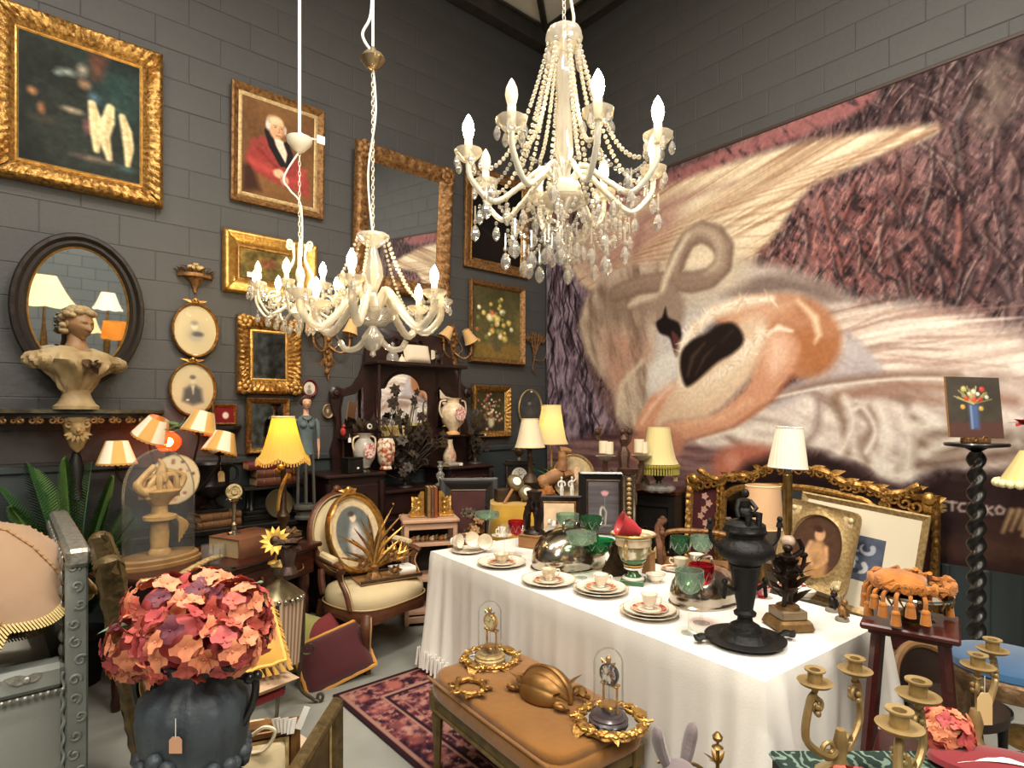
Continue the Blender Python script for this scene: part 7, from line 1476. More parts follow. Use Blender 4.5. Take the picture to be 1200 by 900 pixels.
def anni_clock(label,px,py,base_m,dial_m,s,rz,ring_m):
    q=benchp(px,py); t=thing('anniversary_clock',label,'clock',(q.x,q.y,bz+.0095),rz,'glass-domed clocks on the velvet bench')
    b=MB(); b.lathe([(.072*s,0),(.074*s,.008),(.066*s,.014),(.068*s,.02),(.058*s,.026),(.05*s,.03),(.0,.03)],36); b.build('round_base',base_m,t)
    for x in(-1,1): MB().lathe([(.006*s,.03),(.008*s,.035),(.0045*s,.045),(.0045*s,.12*s),(.007*s,.13*s)],10,(x*.03*s,.012*s,0)).build('column',GOLDB,t)
    b=MB(); b.box((0,.012*s,.133*s),(.075*s,.03*s,.008*s),.002); b.build('top_plate',GOLDB,t)
    b=MB(); b.push(T(0,-.002*s,.172*s)@RX(PI/2)); b.lathe([(.0,-.02*s),(.036*s,-.02*s),(.04*s,-.012*s),(.04*s,.0),(.036*s,.004*s),(.033*s,.001*s)],32,cap=False); b.pop(); b.build('clock_case',ring_m,t)
    b=MB(); b.push(T(0,-.003*s,.172*s)@RX(PI/2)); b.lathe([(.0,.0),(.0345*s,.0)],32,cap=False); b.pop(); b.build('dial',dial_m,t)
    b=MB()
    for k in range(12): a=PI*k/6; b.box((.028*s*sin(a),-.0045*s,.172*s+.028*s*cos(a)),(.003*s,.001,.007*s if k%3==0 else .004*s))
    b.build('hour_marks',BLACK,t,0)
    b=MB(); b.tube([(0,-.006*s,.172*s),(.012*s,-.006*s,.188*s)],.0013*s,4); b.tube([(0,-.007*s,.172*s),(-.02*s,-.007*s,.178*s)],.001*s,4); b.build('hands',BLACK,t)
    b=MB(); b.sph((0,0,.228*s),(.012*s,.01*s,.014*s),10,7); [b.tube([(x*.012*s,0,.212*s),(x*.03*s,0,.222*s),(x*.026*s,0,.208*s)],.004*s,5) for x in(-1,1)]; b.build('finial',GOLDB,t)
    MB().tube([(0,.004*s,.13*s),(0,.004*s,.065*s)],.0012,4).build('suspension',GOLDB,t)
    b=MB(); b.lathe([(.03*s,.058*s),(.03*s,.064*s),(.01*s,.066*s)],20)
    b.build('pendulum_plate',GOLDB,t)
    for k in range(4): a=PI/4+PI/2*k; MB().sph((.028*s*cos(a),.004*s+.028*s*sin(a),.052*s),.0115*s,12,8).build('pendulum_ball',GOLDB,t)
    r=.056*s; H=.27*s; b=MB(); b.lathe([(r,.03),(r,H-r)]+[(r*cos(PI/2*k/9),H-r+r*sin(PI/2*k/9)) for k in range(1,9)]+[(.002,H)],40,cap=False); b.build('glass_dome',CLEAR,t); return t
IVD=mat('ivory_clock_dial',(228,208,150),.4)
anni_clock('brass glass-domed anniversary clock with a cream dial, armchair end of the bench',574,774,GOLDP,IVD,1.0,br_-R(8)+R(20),GOLDB)
anni_clock('glass-domed anniversary clock on a dark purple base, near end of the bench',713,847,mat('plum_base',(66,54,60),.3,coat=.3),mat('white_ring_dial',(222,214,200),.35,var=(30,.05),col2=(120,70,60)),1.0,br_+R(10),BLACK)
wl_=MB(); wl_.tube(bez([(-.07,-.02,.006),(-.1,-.05,.0),(-.12,-.02,.002),(-.1,.0,.002)],6),.003,5); wl_.build('white_key_cord',STRING,bpy.data.objects['anniversary_clock'])
q=benchp(640,815); sh=thing('gilt_shell_ornament','gilt metal ribbed shell half-dome with scrolled feet, lying in the middle of the velvet bench','ornament',(q.x,q.y,bz+.004),br_+R(15)); SG2=mat('matt_gilt',(158,118,66),.42,.65,var=(12,.3),col2=(120,84,44))
b=MB(); b.push(T(0,.0,.0));
def shl(u,v):
    a=PI*u; th=PI*v; r=.105*(1+.035*abs(sin(a*5.5))**.6); return (r*1.1*cos(th),-r*sin(th)*cos(a)*.95,r*sin(th)*sin(a)*1.05)
b.surf(shl,67,18); b.pop(); b.build('ribbed_dome',SG2,sh,70)
b=MB(); b.tube([(.118*cos(PI*k/20),0,.112*sin(PI*k/20)) for k in range(21)],.012,7); b.build('centre_band',SG2,sh)
for x,y,r in((-.13,-.06,.03),(.12,-.075,.034),(.1,.09,.03),(-.1,.09,.026)):
    b=MB(); b.tube([(x+q_[0],y+q_[2]*.5,.012+abs(q_[2])*.3) for q_ in scroll(1.2,r,.008,16,0)],.01,7); b.leaf((x*.6,y*.6,.02),(x,y,.2),.09,.03,(0,0,1),.3); b.build('scroll_foot',SG2,sh)
b=MB(); b.tube(bez([(.11,.05,.02),(.13,.06,.03),(.15,.04,.03),(.17,.06,.015)],6),[.014]*14+[.01]*5,7); b.build('side_arm',SG2,sh); b=MB(); b.tube(bez([(-.1,.0,.015),(-.14,.03,.022),(-.17,.02,.02)],6),[.02]*7+[.016]*6,8); b.build('horn_arm',SG2,sh)
q=benchp(551,807); ga=thing('gilt_cartouche','open gilt scroll cartouche frame lying flat on the bench before the cream-dial clock','ornament',(q.x,q.y,bz),br_);
b=MB(); b.tube([(.07*cos(2*PI*k/24),.055*sin(2*PI*k/24),.008+.003*sin(k*2)) for k in range(24)],[.009+.003*(k%2) for k in range(24)],6,closed=True); b.build('cartouche_ring',GOLD,ga)
for k in range(8):
    a=2*PI*k/8; b=MB(); b.tube([(.08*cos(a)+q_[0],.065*sin(a)+q_[2],.008) for q_ in scroll(1.1,.02,.005,12,a)],.005,5); b.leaf((.075*cos(a),.06*sin(a),.012),(cos(a),sin(a),.2),.04,.02,(0,0,1),.3,3); b.build('scroll_leaf',GOLD,ga)
# ================================================================ BACK CORNER SIDEBOARD GROUP
CZ=.90
sb_=thing('corner_sideboard','dark sideboard along the mural wall near the corner, crowded with lamps and figures','sideboard',pt(633,500,5.17),-YAW); sb_.location.z=0
MB().box((0,0,CZ-.02),(.64,.82,.04),.006).build('top_board',EBON,sb_)
MB().box((0,.0,CZ/2-.03),(.60,.76,CZ-.10)).build('carcass',DARKW,sb_)
for x in(-.15,.15): panel_door(x-.14,x+.14,.10,.80,-.38,sb_,DARKW,1 if x<0 else -1)
MB().box((0,0,.02),(.62,.78,.04)).build('plinth',EBON,sb_)
def at(px,Y,z): q=pt(px,500,Y); return Vector((q.x,q.y,z))
Y=5.35; k=Y/FPX; p=at(608,Y,CZ+.0005); sc_=thing('slate_mantel_clock','black slate mantel clock with white round dial and urn finial, in the room corner','clock',p,R(-38))
b=MB(); b.box((0,0,.025),(.36,.2,.05),.005); b.box((0,0,.065),(.32,.18,.03),.005); b.build('stepped_base',BLACK,sc_)
b=MB(); b.box((0,0,.18),(.25,.15,.2),.006); b.box((0,0,.29),(.29,.18,.025),.005); b.box((0,0,.31),(.24,.15,.02),.005); b.build('clock_body',BLACK,sc_)
for s in(-1,1): MB().lathe([(.016,.08),(.012,.1),(.012,.26),(.016,.28)],12,(s*.115,-.07,0)).build('silver_column',SILVER,sc_)
b=MB(); b.push(T(0,-.078,.19)@RX(PI/2)); b.lathe([(.0,.0),(.062,.0),(.066,.004),(.07,.0),(.066,-.004)],32,cap=False); b.pop(); b.build('white_dial',WHITECH,sc_)
b=MB(); [b.box((.048*sin(PI*j/6),-.0795,.19+.048*cos(PI*j/6)),(.006,.001,.012 if j%3==0 else .007)) for j in range(12)]; b.tube([(0,-.081,.19),(.03,-.081,.2)],.003,4); b.tube([(0,-.081,.19),(-.008,-.081,.225)],.002,4); b.build('hands_and_marks',BLACK,sc_,0)
b=MB(); b.lathe([(.03,.32),(.02,.335),(.012,.35),(.04,.38),(.042,.41),(.02,.43),(.012,.46)],16); [b.tube(bez([(s*.035,0,.385),(s*.065,0,.41),(s*.03,0,.43)],5),.005,5) for s in(-1,1)]; b.build('urn_finial',IRB2,sc_)
lamp('pleated_lamp','unlit cream pleated-shade lamp on a dark turned stem, left of the glowing cream lamp',621,4.97,CZ+.0005,524,491,17.5,9.5,SILKP,BRN,lambda z0:[(.075,0),(.075,.015),(.04,.03),(.03,.06),(.06,z0*.28),(.075,z0*.36),(.05,z0*.46),(.022,z0*.52),(.024,z0*.8),(.03,z0*.82),(.022,z0*.84),(.02,z0+.02)],.2,.02,30)
lamp('lit_cream_lamp','glowing cream bell-shaded lamp on a thin gilt stem, against the mural by the corner',646,5.3,CZ+.0005,520,475,19.5,11,SILKC,GOLDP,lambda z0:[(.06,0),(.06,.012),(.02,.03),(.012,.06),(.02,z0*.4),(.011,z0*.45),(.011,z0*.9),(.016,z0+.04)],.38,.015,30,light=5)
pl_=thing('green_leaf_plant','bright green strap-leaved plant behind the carved horse','plant',at(654,5.5,CZ+.0005)); MB().lathe([(.05,0),(.07,.09),(.075,.1),(.06,.095)],18).build('pot',IRB2,pl_); rs=random.Random(8)
for j in range(16): a=rs.uniform(0,6.28); b=MB(); b.leaf((.02*cos(a),.02*sin(a),.08),(cos(a)*.6,sin(a)*.6,rs.uniform(.5,1.2)),rs.uniform(.2,.32),.05,(0,0,1),rs.uniform(.3,.7),6); b.build('leaf',mat('fresh_green',(96,176,62),.45,var=(8,.3),col2=(50,120,40)),pl_)
hs=thing('carved_horse','small rearing carved wooden horse in pale brown and black, under the pair of lamps','figurine',at(648,5.02,CZ+.0005),R(-30)); HW=mat('pale_carved_wood',(176,128,84),.5,var=(14,.3),col2=(120,80,50))
b=MB(); b.push(T(0,0,.2)@RY(R(-25))); b.sph((0,0,0),(.12,.055,.062),14,9); b.sph((-.09,0,.0),(.065,.052,.062),12,8); b.tube(bez([(.09,0,.02),(.14,0,.1),(.16,0,.17)],5),[.05]*4+[.04]*4+[.034]*3,9); b.tube([(.15,0,.18),(.2,0,.16),(.235,0,.13)],[.036,.028,.02],8); [b.leaf((.155,s*.015,.2),(.1,s*.3,1),.035,.016,(1,0,0),.1,3) for s in(-1,1)]
for s in(-1,1): b.tube(bez([(.09,s*.035,-.02),(.16,s*.035,-.05),(.15,s*.035,-.13)],5),[.026]*4+[.018]*4+[.013]*3,7)
b.pop()
for s in(-1,1): b.tube(bez([(-.09,s*.035,.14),(-.075,s*.036,.1),(-.125,s*.036,.06),(-.11,s*.036,.0)],5),[.036]*4+[.026]*4+[.018]*4+[.016]*4,7)
b.tube(bez([(-.14,0,.16),(-.2,0,.12),(-.21,0,.02)],5),[.016]*6+[.008]*5,6); b.build('horse_body',HW,hs)
b=MB(); [b.leaf((.1+.012*j,0,.3+.012*j),(-.8,(-1)**j*.4,.2),.05,.02,(0,0,1),.4,3) for j in range(6)]; b.build('mane',BLACK,hs); MB().box((0,0,.006),(.3,.11,.012),.003).build('stand',BRN,hs)
ln=thing('carved_lion','small amber carved wooden lion under the carved horse','figurine',at(633,4.86,CZ+.0005),R(-30)); b=MB(); b.sph((0,0,.07),(.075,.04,.045),12,8); b.sph((.07,-.01,.095),(.042,.042,.045),10,8,lambda x,y,z:1+.12*sin(9*math.atan2(z,y))); b.sph((.105,-.015,.09),(.022,.02,.02),8,6); [b.tube([(x,s*.025,.06),(x*1.1,s*.03,0)],[.018,.014],7) for x in(-.05,.055) for s in(-1,1)]; b.tube(bez([(-.07,0,.08),(-.12,0,.1),(-.11,0,.04)],5),.008,5); b.build('lion_body',mat('amber_wood',(190,122,62),.45,var=(14,.3),col2=(130,78,36)),ln)
wf=thing('white_china_group','white china ornament of two upright pierced figures, right of the carved lion','figurine',at(664,4.9,CZ+.0005),R(-30)); b=MB()
b.lathe([(.075,0),(.07,.015),(.05,.03)],16,sx=1.2)
b.build('china_base',WHITECH,wf)
for x in(-.045,.045):
    b=MB(); b.push(T(x,0,.02)); nude(b,.2,0,0 if x<0 else 1); b.pop(); b.build('china_figure',WHITECH,wf)
pq=at(672,5.12,CZ+.0); pt_=thing('painted_platter','round gilt-rimmed platter painted with figures, propped before the mural','plate',(pq.x,pq.y,CZ+.19),rot=(R(-10),0,R(-52))); c=Cv(.33,.37,70,76,(196,170,128)); c.ell(.165,.2,.13,.12,(150,130,104),.9); c.ell(.11,.16,.07,.05,(176,84,62),.6); c.ell(.19,.2,.06,.11,(216,178,128),.5); c.ell(.2,.12,.03,.035,(226,194,156),.4); c.poly([(.03,.24),(.3,.22),(.28,.32),(.06,.33)],(120,98,70),.03,.8); c.grain(.15,.03)
X=(c.x-.165)/.165; Yy=(c.y-.185)/.185; link(c.mesh('painted_face',PRINT,mask=(X*X+Yy*Yy)<1),'painted_face',pt_,(0,-.01,0)); MB().oval(.19,.205,.03,[(0,0),(.2,.02),(.6,.016),(1,.008)],None,48).build('rim',GOLDP,pt_)
q=pt(606,600,4.55); zz=zat(588,4.55); ys=thing('yellow_draped_stool','small stool draped in mustard yellow cloth, in front of the corner clock','stool',(q.x,q.y,0),R(-38))
b=MB()
def drp(u,v):
    a=2*PI*u; e=5; x,y=cos(a),sin(a); qq=(abs(x)**e+abs(y)**e)**(-1/e); r=.19*(1+.05*v*sin(a*9)+.06*v); return (x*qq*r*1.1,y*qq*r,zz-.34*v)
b.surf(drp,72,8,cu=True); b.surf(lambda u,v:(drp(u,0)[0]*v,drp(u,0)[1]*v,zz+.002*(1-v)),72,4,cu=True); b.build('yellow_cloth',mat('mustard_cloth',(206,162,58),.85,sheen=.3,var=(6,.3),col2=(164,122,40)),ys,70)
for x in(-.14,.14):
    for y in(-.12,.12): MB().box((x,y,zz/2-.01),(.035,.035,zz-.02)).build('leg',EBON,ys)
stv=thing('stereo_viewer','old grey-brown wooden stereo viewer with two white lenses, on the yellow draped stool','viewer',(q.x-.0,q.y,zz+.002),R(-20)); OLV=mat('olive_metal',(120,104,72),.5,.2,var=(20,.3),col2=(88,74,50))
b=MB(); b.push(T(.02,-.03,.11)@RX(R(-25))@RY(R(50))); b.sph((-.055,0,0),(.075,.035,.062),14,8); b.sph((.06,0,0),(.075,.035,.062),14,8); b.pop(); b.build('face_plate',OLV,stv)
for s in(-1,1):
    b=MB(); b.push(T(.02,-.03,.11)@RX(R(-25))@RY(R(50))@T(s*.058,-.033,0)@RX(PI/2)); b.lathe([(.0,.006),(.032,.004),(.034,.0)],20,cap=False); b.pop(); b.build('white_lens',WHITECH,stv)
b=MB(); b.box((-.06,.05,.05),(.2,.09,.1),.006); b.build('viewer_box',BRN,stv); MB().tube([(-.13,-.06,.0),(-.05,-.03,.1)],.012,7).build('handle',HW,stv); MB().tube([(.04,-.04,.0),(.03,-.03,.08)],.01,6).build('prop',OLV,stv)
def std_pic(name,label,c,w,h,fw,fm,canvas,rz,tilt=-8,**k): return framed(name,label,'picture',c,w,h,fw,fm,canvas,prof=PROF_T,rot=(R(tilt),0,rz),sc_=1.3,**k)
p=pt(655,606,4.36); std_pic('small_black_frame_picture','landscape-shaped cream print in a black frame, behind the bronze figure group','a' and p,.34,.32,.045,BLKF,lambda w,h:Cv(w,h,40,30,(212,186,152)).grain(.1,.05).ell(w*.7,h*.6,w*.2,h*.2,(186,150,120),.8),R(-45),slip=(.012,GOLDD))
def cv_lotus(w,h):
    c=Cv(w,h,70,80,(84,78,82)); c.im=c.ramp(c.noise(.4,.02,0,5),[(66,60,64),(92,86,90),(110,104,106)])
    c.line([(w*.55,h*.3),(w*.55,h*.8)],w*.012,(130,140,120))
    for a in(-.7,-.35,0,.35,.7): c.ell(w*(.55+.11*a),h*(.24-.02*cos(a*2)),w*.05,h*.07,(206,150,156),.6,ang=a*.8)
    c.ell(w*.45,h*.62,w*.1,h*.16,(196,192,180),.4); c.ell(w*.49,h*.62,w*.07,h*.12,(84,78,80),.4); c.line([(w*.5,h*.5),(w*.6,h*.6),(w*.56,h*.86)],w*.05,(176,172,160),al=.9); c.line([(w*.35,h*.86),(w*.75,h*.87)],w*.05,(150,140,120),al=.8); return c
p=pt(707,594,4.36); std_pic('lotus_picture','grey picture of a pink lotus and white cranes in a deep black frame','a' and p,.37,.52,.06,BLKF,cv_lotus,R(-48),-6,slip=(.014,BRN))
q=pt(706,690,4.37); lc=thing('low_dark_chest','long low dark chest behind the white table, pictures standing on it','chest',(q.x+.02,q.y+.0,0),R(-48)); MB().box((0,0,.26),(.66,.30,.52),.006).build('chest_body',EBON,lc); MB().box((0,0,.53),(.68,.32,.025),.005).build('lid',EBON,lc)
Y=4.7; k=Y/FPX; p=at(684,Y,0); zt2=zat(545,Y); cbx=pt(731,545,Y)
ca=thing('carved_candle_stand','tall carved brown candle stand with cream candles in shallow bowls, before the mural','candelabra',(cbx.x,cbx.y,0),R(-45)); zc2=zat(538,Y); CW=mat('carved_brown',(92,62,46),.45,.25,var=(26,.3),col2=(54,36,28),bump=(50,.4))
b=MB(); b.lathe([(.09,0),(.09,.03),(.05,.08),(.035,.15),(.04,.3),(.03,zc2-.35),(.05,zc2-.28),(.03,zc2-.2),(.06,zc2-.12),(.035,zc2-.05),(.05,zc2+.05),(.02,zc2+.1),(.035,zc2+.16),(.01,zc2+.2)],18,fl=lambda a,t:1+.08*cos(a*6)); b.build('carved_stem',CW,ca)
rs=random.Random(41)
for s,(dx,zz) in enumerate(((-.145,zat(536,Y)),(.14,zat(535,Y)))):
    dy=0; b=MB(); b.tube(bez([(0,0,zc2-.2),(dx*.5,dy*.5,zc2-.26),(dx,dy,zz-.12),(dx,dy,zz-.02)],7),[.028]*7+[.024]*8+[.02]*7,8); [b.leaf((dx*.4,dy*.4,zc2-.22),(dx,dy-.3*j,.5-.5*j),.14,.06,(0,-1,0),.5) for j in range(3)]; o=b.build('arm',CW,ca)
    b=MB(); b.lathe([(.02,zz-.03),(.07,zz),(.083,zz+.012),(.075,zz+.01),(.0,zz+.004)],26,(dx,dy,0),fl=lambda a,t:1+.03*cos(a*12)*t,cap=False); b.build('drip_bowl',mat('alabaster',(206,192,172),.4),o)
for j,(px,py0,py1,r_) in enumerate(((707,531,517,5.2),(714,532,518,5),(749,530,515,6),(755,531,518,4.5))):
    q=pt(px,py0,Y-.03); t=thing('pillar_candle',['cream pillar candle in the left bowl of the carved stand, left of two','cream pillar candle in the left bowl of the carved stand, right of two','wide cream pillar candle in the right bowl of the carved stand','thin cream pillar candle beside the wide one in the right bowl'][j],'candle',q); h=(py0-py1)/FPX*Y; MB().lathe([(r_*k,0),(r_*k,h),(r_*k*.8,h-.003),(.0,h-.006)],16).build('wax',WAX,t); MB().tube([(0,0,h-.005),(0,0,h+.01)],.0015,4).build('wick',BLACK,t)
for s,(px,py) in enumerate(((700,512),(730,505),(738,514))):
    q=pt(px,py+18,Y+.05); b=MB(); z=q.z; lx=((q-Vector((cbx.x,cbx.y,0))))
    l=RZ(R(45))@lx; b.tube(bez([(l.x*.3,l.y,zc2+.1),(l.x,l.y,zc2+.16),(l.x*.9,l.y,zc2+.24),(l.x*1.1,l.y,zc2+.2)],5),[.014]*16,6); b.leaf((l.x,l.y,zc2+.18),(.5-s*.5,-.2,1),.12,.06,(0,-1,0),.4); b.sph((l.x,l.y,zc2+.22),.028,8,6); b.build('carved_bird',CW,ca)
q=pt(737,590,4.24); cl=thing('beaded_column','narrow upright fluted column with bead ornament, at the right edge of the lotus picture','column',(q.x,q.y,.5425),R(-48)); hcl=zat(556,4.28)-.5425
MB().box((0,0,hcl/2),(.10,.04,hcl),.006).build('column_body',BRN,cl)
for s in(-1,1): MB().box((s*.036,-.024,hcl/2),(.012,.01,hcl)).build('silver_edge',SILVER,cl)
b=MB(); [b.sph((0,-.026,.03+.035*j),(.018,.01,.016),8,5) for j in range(int(hcl/.035))]; b.build('bead_ornament',GOLDP,cl); b=MB(); b.lathe([(.04,hcl),(.06,hcl+.03),(.07,hcl+.045),(.05,hcl+.05)],14,sy=.6); b.build('capital',CW,cl)
q=pt(762,592,5.0); dc=thing('dark_cabinet','dark wooden cabinet with a polished top against the mural, left of the gilt mirror','cabinet',(q.x+.08,q.y,0),R(-70)); zd=zat(575,4.85)
MB().box((0,0,zd-.02),(.46,.42,.035),.008).build('cabinet_top',MAHO,dc); MB().box((0,.0,zd/2-.02),(.42,.38,zd-.04)).build('carcass',EBON,dc); panel_door(-.19,.19,.10,zd-.1,-.19,dc,EBON,1)
lf=lamp('fringed_lamp','lamp with a swirl-pleated cream shade and gold tassel fringe on a green metal urn stem','a' and 772,4.8,zd-.0018,543,501,22,12.5,mat('swirl_silk',(222,206,146),.8,sheen=.2),mat('green_bronze',(98,92,70),.35,.7,var=(18,.3),col2=(60,54,40)),lambda z0:[(.085,.05),(.03,.06),(.02,.09),(.05,.13),(.075,z0*.62),(.07,z0*.74),(.03,z0*.82),(.04,z0*.86),(.012,z0*.93),(.012,z0+.03)],.42,.03,22)
b=MB(); [b.sph((.09*cos(PI*j/4),.09*sin(PI*j/4),.028),(.05,.05,.03),8,5) for j in range(8)]; b.sph((0,0,.035),(.09,.09,.04),14,7); b.build('glass_foot',CRYST,lf)
z0=zat(545,4.8)-zd; b=MB(); k=4.8/FPX
for j in range(44): a=2*PI*j/44; r=22*k*1.01; b.sph((r*cos(a),r*sin(a),z0-.005),(.016,.016,.018),6,4); b.tube([(r*cos(a),r*sin(a),z0-.02),(r*1.02*cos(a),r*1.02*sin(a),z0-.07)],.009,4)
b.build('tassel_fringe',mat('olive_fringe',(150,138,60),.85),lf); ptag(lf,(.09,-.1,z0-.07),.035,.06,(0,0,R(-40)))
sa=thing('stone_dog','small round grey stone dog ornament on the dark cabinet, left of the fringed lamp','figurine',at(752,4.88,zd-.0018),R(-30)); b=MB(); b.sph((0,0,.065),(.065,.055,.065),12,9,lambda x,y,z:1+.05*sin(9*x+7*z)); b.sph((-.02,-.03,.13),(.045,.042,.045),10,8); b.sph((-.03,-.07,.12),(.022,.02,.02),8,6); [b.sph((-.02+s*.035,-.01,.165),(.016,.012,.02),7,5) for s in(-1,1)]; b.build('dog_body',mat('speckled_stone',(150,130,96),.7,var=(40,.2),col2=(96,82,60)),sa)
# ================================================================ LARGE GILT MIRROR AND PICTURES LEANING ON IT
gm0=pt(802,600,5.02); gm1=pt(1097,640,3.70); ctr=(gm0+gm1)/2; wd=(Vector((gm0.x,gm0.y,0))-Vector((gm1.x,gm1.y,0))).length; dv=Vector((gm1.x-gm0.x,gm1.y-gm0.y,0)).normalized(); grz=math.atan2(dv.y,dv.x); GH=1.10
gm=thing('gilt_overmantel_mirror','long low gilt carved overmantel mirror with burgundy side panels, standing against the mural','mirror',(ctr.x,ctr.y,.02),rot=(R(-5),0,grz)); hw=wd/2
GM=Matrix.Translation(gm.location)@gm.rotation_euler.to_matrix().to_4x4()
MB().box((0,.012,GH/2),(wd-.06,.016,GH-.06)).build('backing_board',EBON,gm,0)
BUR=mat('burgundy_velvet',(82,30,34),.8,var=(20,.3),col2=(60,20,26))
pw=.24
for s in(-1,1):
    b=MB(); b.box((s*(hw-.16),-.004,GH/2-.0),(pw,.016,GH-.14)); o=b.build('side_panel',BUR,gm,0)
    rs=random.Random(50+s);
    b=MB()
    for j in range(14):
        x=s*(hw-.16)+.035*sin(j*1.7); z=.2+.056*j
        for f in range(5): a=f*1.256; b.leaf((x,-.014,z),(cos(a),-.25,sin(a)),.035,.03,(0,-1,0),.2,3)
    b.build('flower_sprig',mat('faded_pink_gilt',(206,160,140),.5,.2),o)
    fb=MB(); fb.push(T(s*(hw-.16),0,GH/2)); fb.frame(pw+.10,GH,.06,PROF_W,rel_carved(.014,46),70); fb.pop(); fb.build('side_frame',GOLD,gm,50)
mw=wd-2*(pw+.08); b=MB(); mh=GH-.14
P=[];
for j in range(41):
    t=j/40; x=(t-.5)*mw; P.append((x,GH-.10+.07*sin(PI*t)-.05*math.exp(-((abs(t-.5)-.5)/.06)**2)))
vs=[(x,-.012,z) for x,z in P]+[(mw/2,-.012,.07),(-mw/2,-.012,.07)]; b.add(vs,[tuple(range(len(vs)))[::-1]]); b.build('mirror_glass',MIRROR,gm,0)
b=MB(); b.tube([(x,-.02,z) for x,z in P]+[(mw/2,-.02,.07),(-mw/2,-.02,.07)],[.028]*43,7,closed=True); b.build('inner_moulding',GOLD,gm)
for sgn_ in(-1,1):
    b=MB(); S=bez([(0,-.03,GH+.12),(sgn_*mw*.18,-.03,GH+.10),(sgn_*mw*.3,-.03,GH+.03),(sgn_*mw*.42,-.03,GH+.02),(sgn_*(mw/2+.06),-.03,GH-.02),(sgn_*(hw-.1),-.03,GH+.05)],9); b.tube(S,[.026+.006*sin(i*.9) for i in range(len(S))],8)
    for i in range(2,len(S)-2,3): b.leaf(tuple(S[i]),(sgn_*1,-.2,.3 if i%2 else -.25),.10,.045,(0,-1,0),.4); b.tube([(S[i].x+sgn_*q[0],-.045,S[i].z-.02+q[2]) for q in scroll(1.2,.035,.008,14,i,sgn_)],.008,6)
    for q in range(4): b.tube([(sgn_*(mw/2+.02+.06*q)+e[0],-.04,GH-.03-.02*q+e[2]) for e in scroll(1.2,.045,.01,14,q,sgn_)],.012,6)
    b.build('carved_crest',GOLD,gm)
    b=MB()
    for j in range(9):
        z=.12+.11*j; b.tube([(sgn_*(mw/2+.015)+e[0],-.035,z+e[2]) for e in scroll(1.1,.04,.01,14,j*.7,sgn_)],.011,6); b.leaf((sgn_*(mw/2+.01),-.035,z),(sgn_*.3,-.2,1),.11,.045,(0,-1,0),.3)
    b.build('carved_side_scroll',GOLDB,gm)
    b=MB()
    for j in range(6): b.leaf((sgn_*(hw-.06),-.03,GH-.05),(sgn_*cos(j*.5-1.9),-.2,sin(j*.5-2.2)),.10,.06,(0,-1,0),.4)
    b.sph((sgn_*(hw-.05),-.04,GH-.03),(.045,.03,.045),10,7); b.build('corner_cartouche',GOLDB,gm)
def gml(x,y,z): return GM@Vector((x,y,z))
def on_gm(px,py,off):  # point on plane of mirror front
    n=(GM.to_3x3()@Vector((0,-1,0))); o=GM@Vector((0,-off,0)); d=ray(px,py); e=Vector((0,0,EYE)); return e+d*((o-e).dot(n)/d.dot(n))
def cv_octo(w,h):
    c=Cv(w,h,70,70,(84,92,110)); c.grain(.2,.05); r=random.Random(3)
    for j in range(11):
        x,y=r.uniform(.1,.9)*w,r.uniform(.15,.85)*h; a=r.uniform(0,6); P=[(x,y)]
        for q in range(8): a+=.55; x+=.06*w*cos(a); y+=.06*h*sin(a); P.append((x,y))
        c.line(P,[w*.1*(1-.09*q) for q in range(9)],r.choice([(206,206,208),(176,180,190),(226,226,224),(60,66,82)]),soft=w*.02)
    return c
A,Bb=on_gm(930,583,.12),on_gm(1072,600,.06); ce=on_gm(1001,652,.10); wA=(Vector((A.x,A.y,0))-Vector((Bb.x,Bb.y,0))).length
framed('mounted_print','blue-grey print with a very wide cream mount, leaning on the gilt mirror','picture',ce,wA*1.06,wA*1.0,.045,GOLDP,cv_octo,prof=PROF_T,rot=(R(-9),R(6),grz),sc_=1.1,mount=(wA*.24,mat('cream_mount',(232,220,194),.8)))
ce=on_gm(957,640,.22); ob=thing('oval_bust_portrait','sepia portrait of a seated lady in an oval opening of a pale gold carved frame','picture',ce,rot=(R(-10),R(7),grz-R(4))); wB,hB=.50,.58
def rect_oval(u,v):
    a=2*PI*u; x,y=cos(a),sin(a); e=12; q=(abs(x)**e+abs(y)**e)**(-1/e); t=v; ox,oz=x*q*wB/2,y*q*hB/2; ix,iz=.165*x,.21*y; d=[0,.035,.03,.022,.022,.03,.012][int(round(v*6))]; tt=[0,0,.12,.2,.8,.9,1][int(round(v*6))]
    return (ox+(ix-ox)*tt,-d,oz+(iz-oz)*tt)
b=MB(); b.surf(rect_oval,96,7,cu=True); b.build('carved_frame',GOLDP,ob,50)
for sx in(-1,1):
    for sz in(-1,1):
        b=MB(); [b.leaf((sx*.19,-.024,sz*.23),(sx*-cos(j*.7-.4),-.15,sz*-sin(j*.7-.2)),.07,.03,(0,-1,0),.3) for j in range(4)]; b.sph((sx*.19,-.03,sz*.23),(.02,.012,.02),8,5); b.build('corner_spray',mat('cream_gilt',(224,200,156),.5,.3),ob)
c=Cv(.34,.43,80,100,(84,58,44)); c.ell(.18,.13,.042,.055,(214,164,124),.3); c.ell(.165,.095,.046,.03,(60,40,32),.5); c.poly([(.10,.30),(.14,.19),(.17,.175),(.2,.175),(.225,.2),(.255,.3),(.25,.43),(.08,.43)],(196,150,104),.02); c.poly([(.08,.32),(.2,.3),(.26,.34),(.26,.43),(.07,.43)],(176,132,86),.03); c.line([(.13,.2),(.11,.28),(.16,.34)],.03,(214,168,126)); c.line([(.235,.21),(.25,.29),(.2,.35)],.03,(206,156,112)); c.grain(.12,.03)
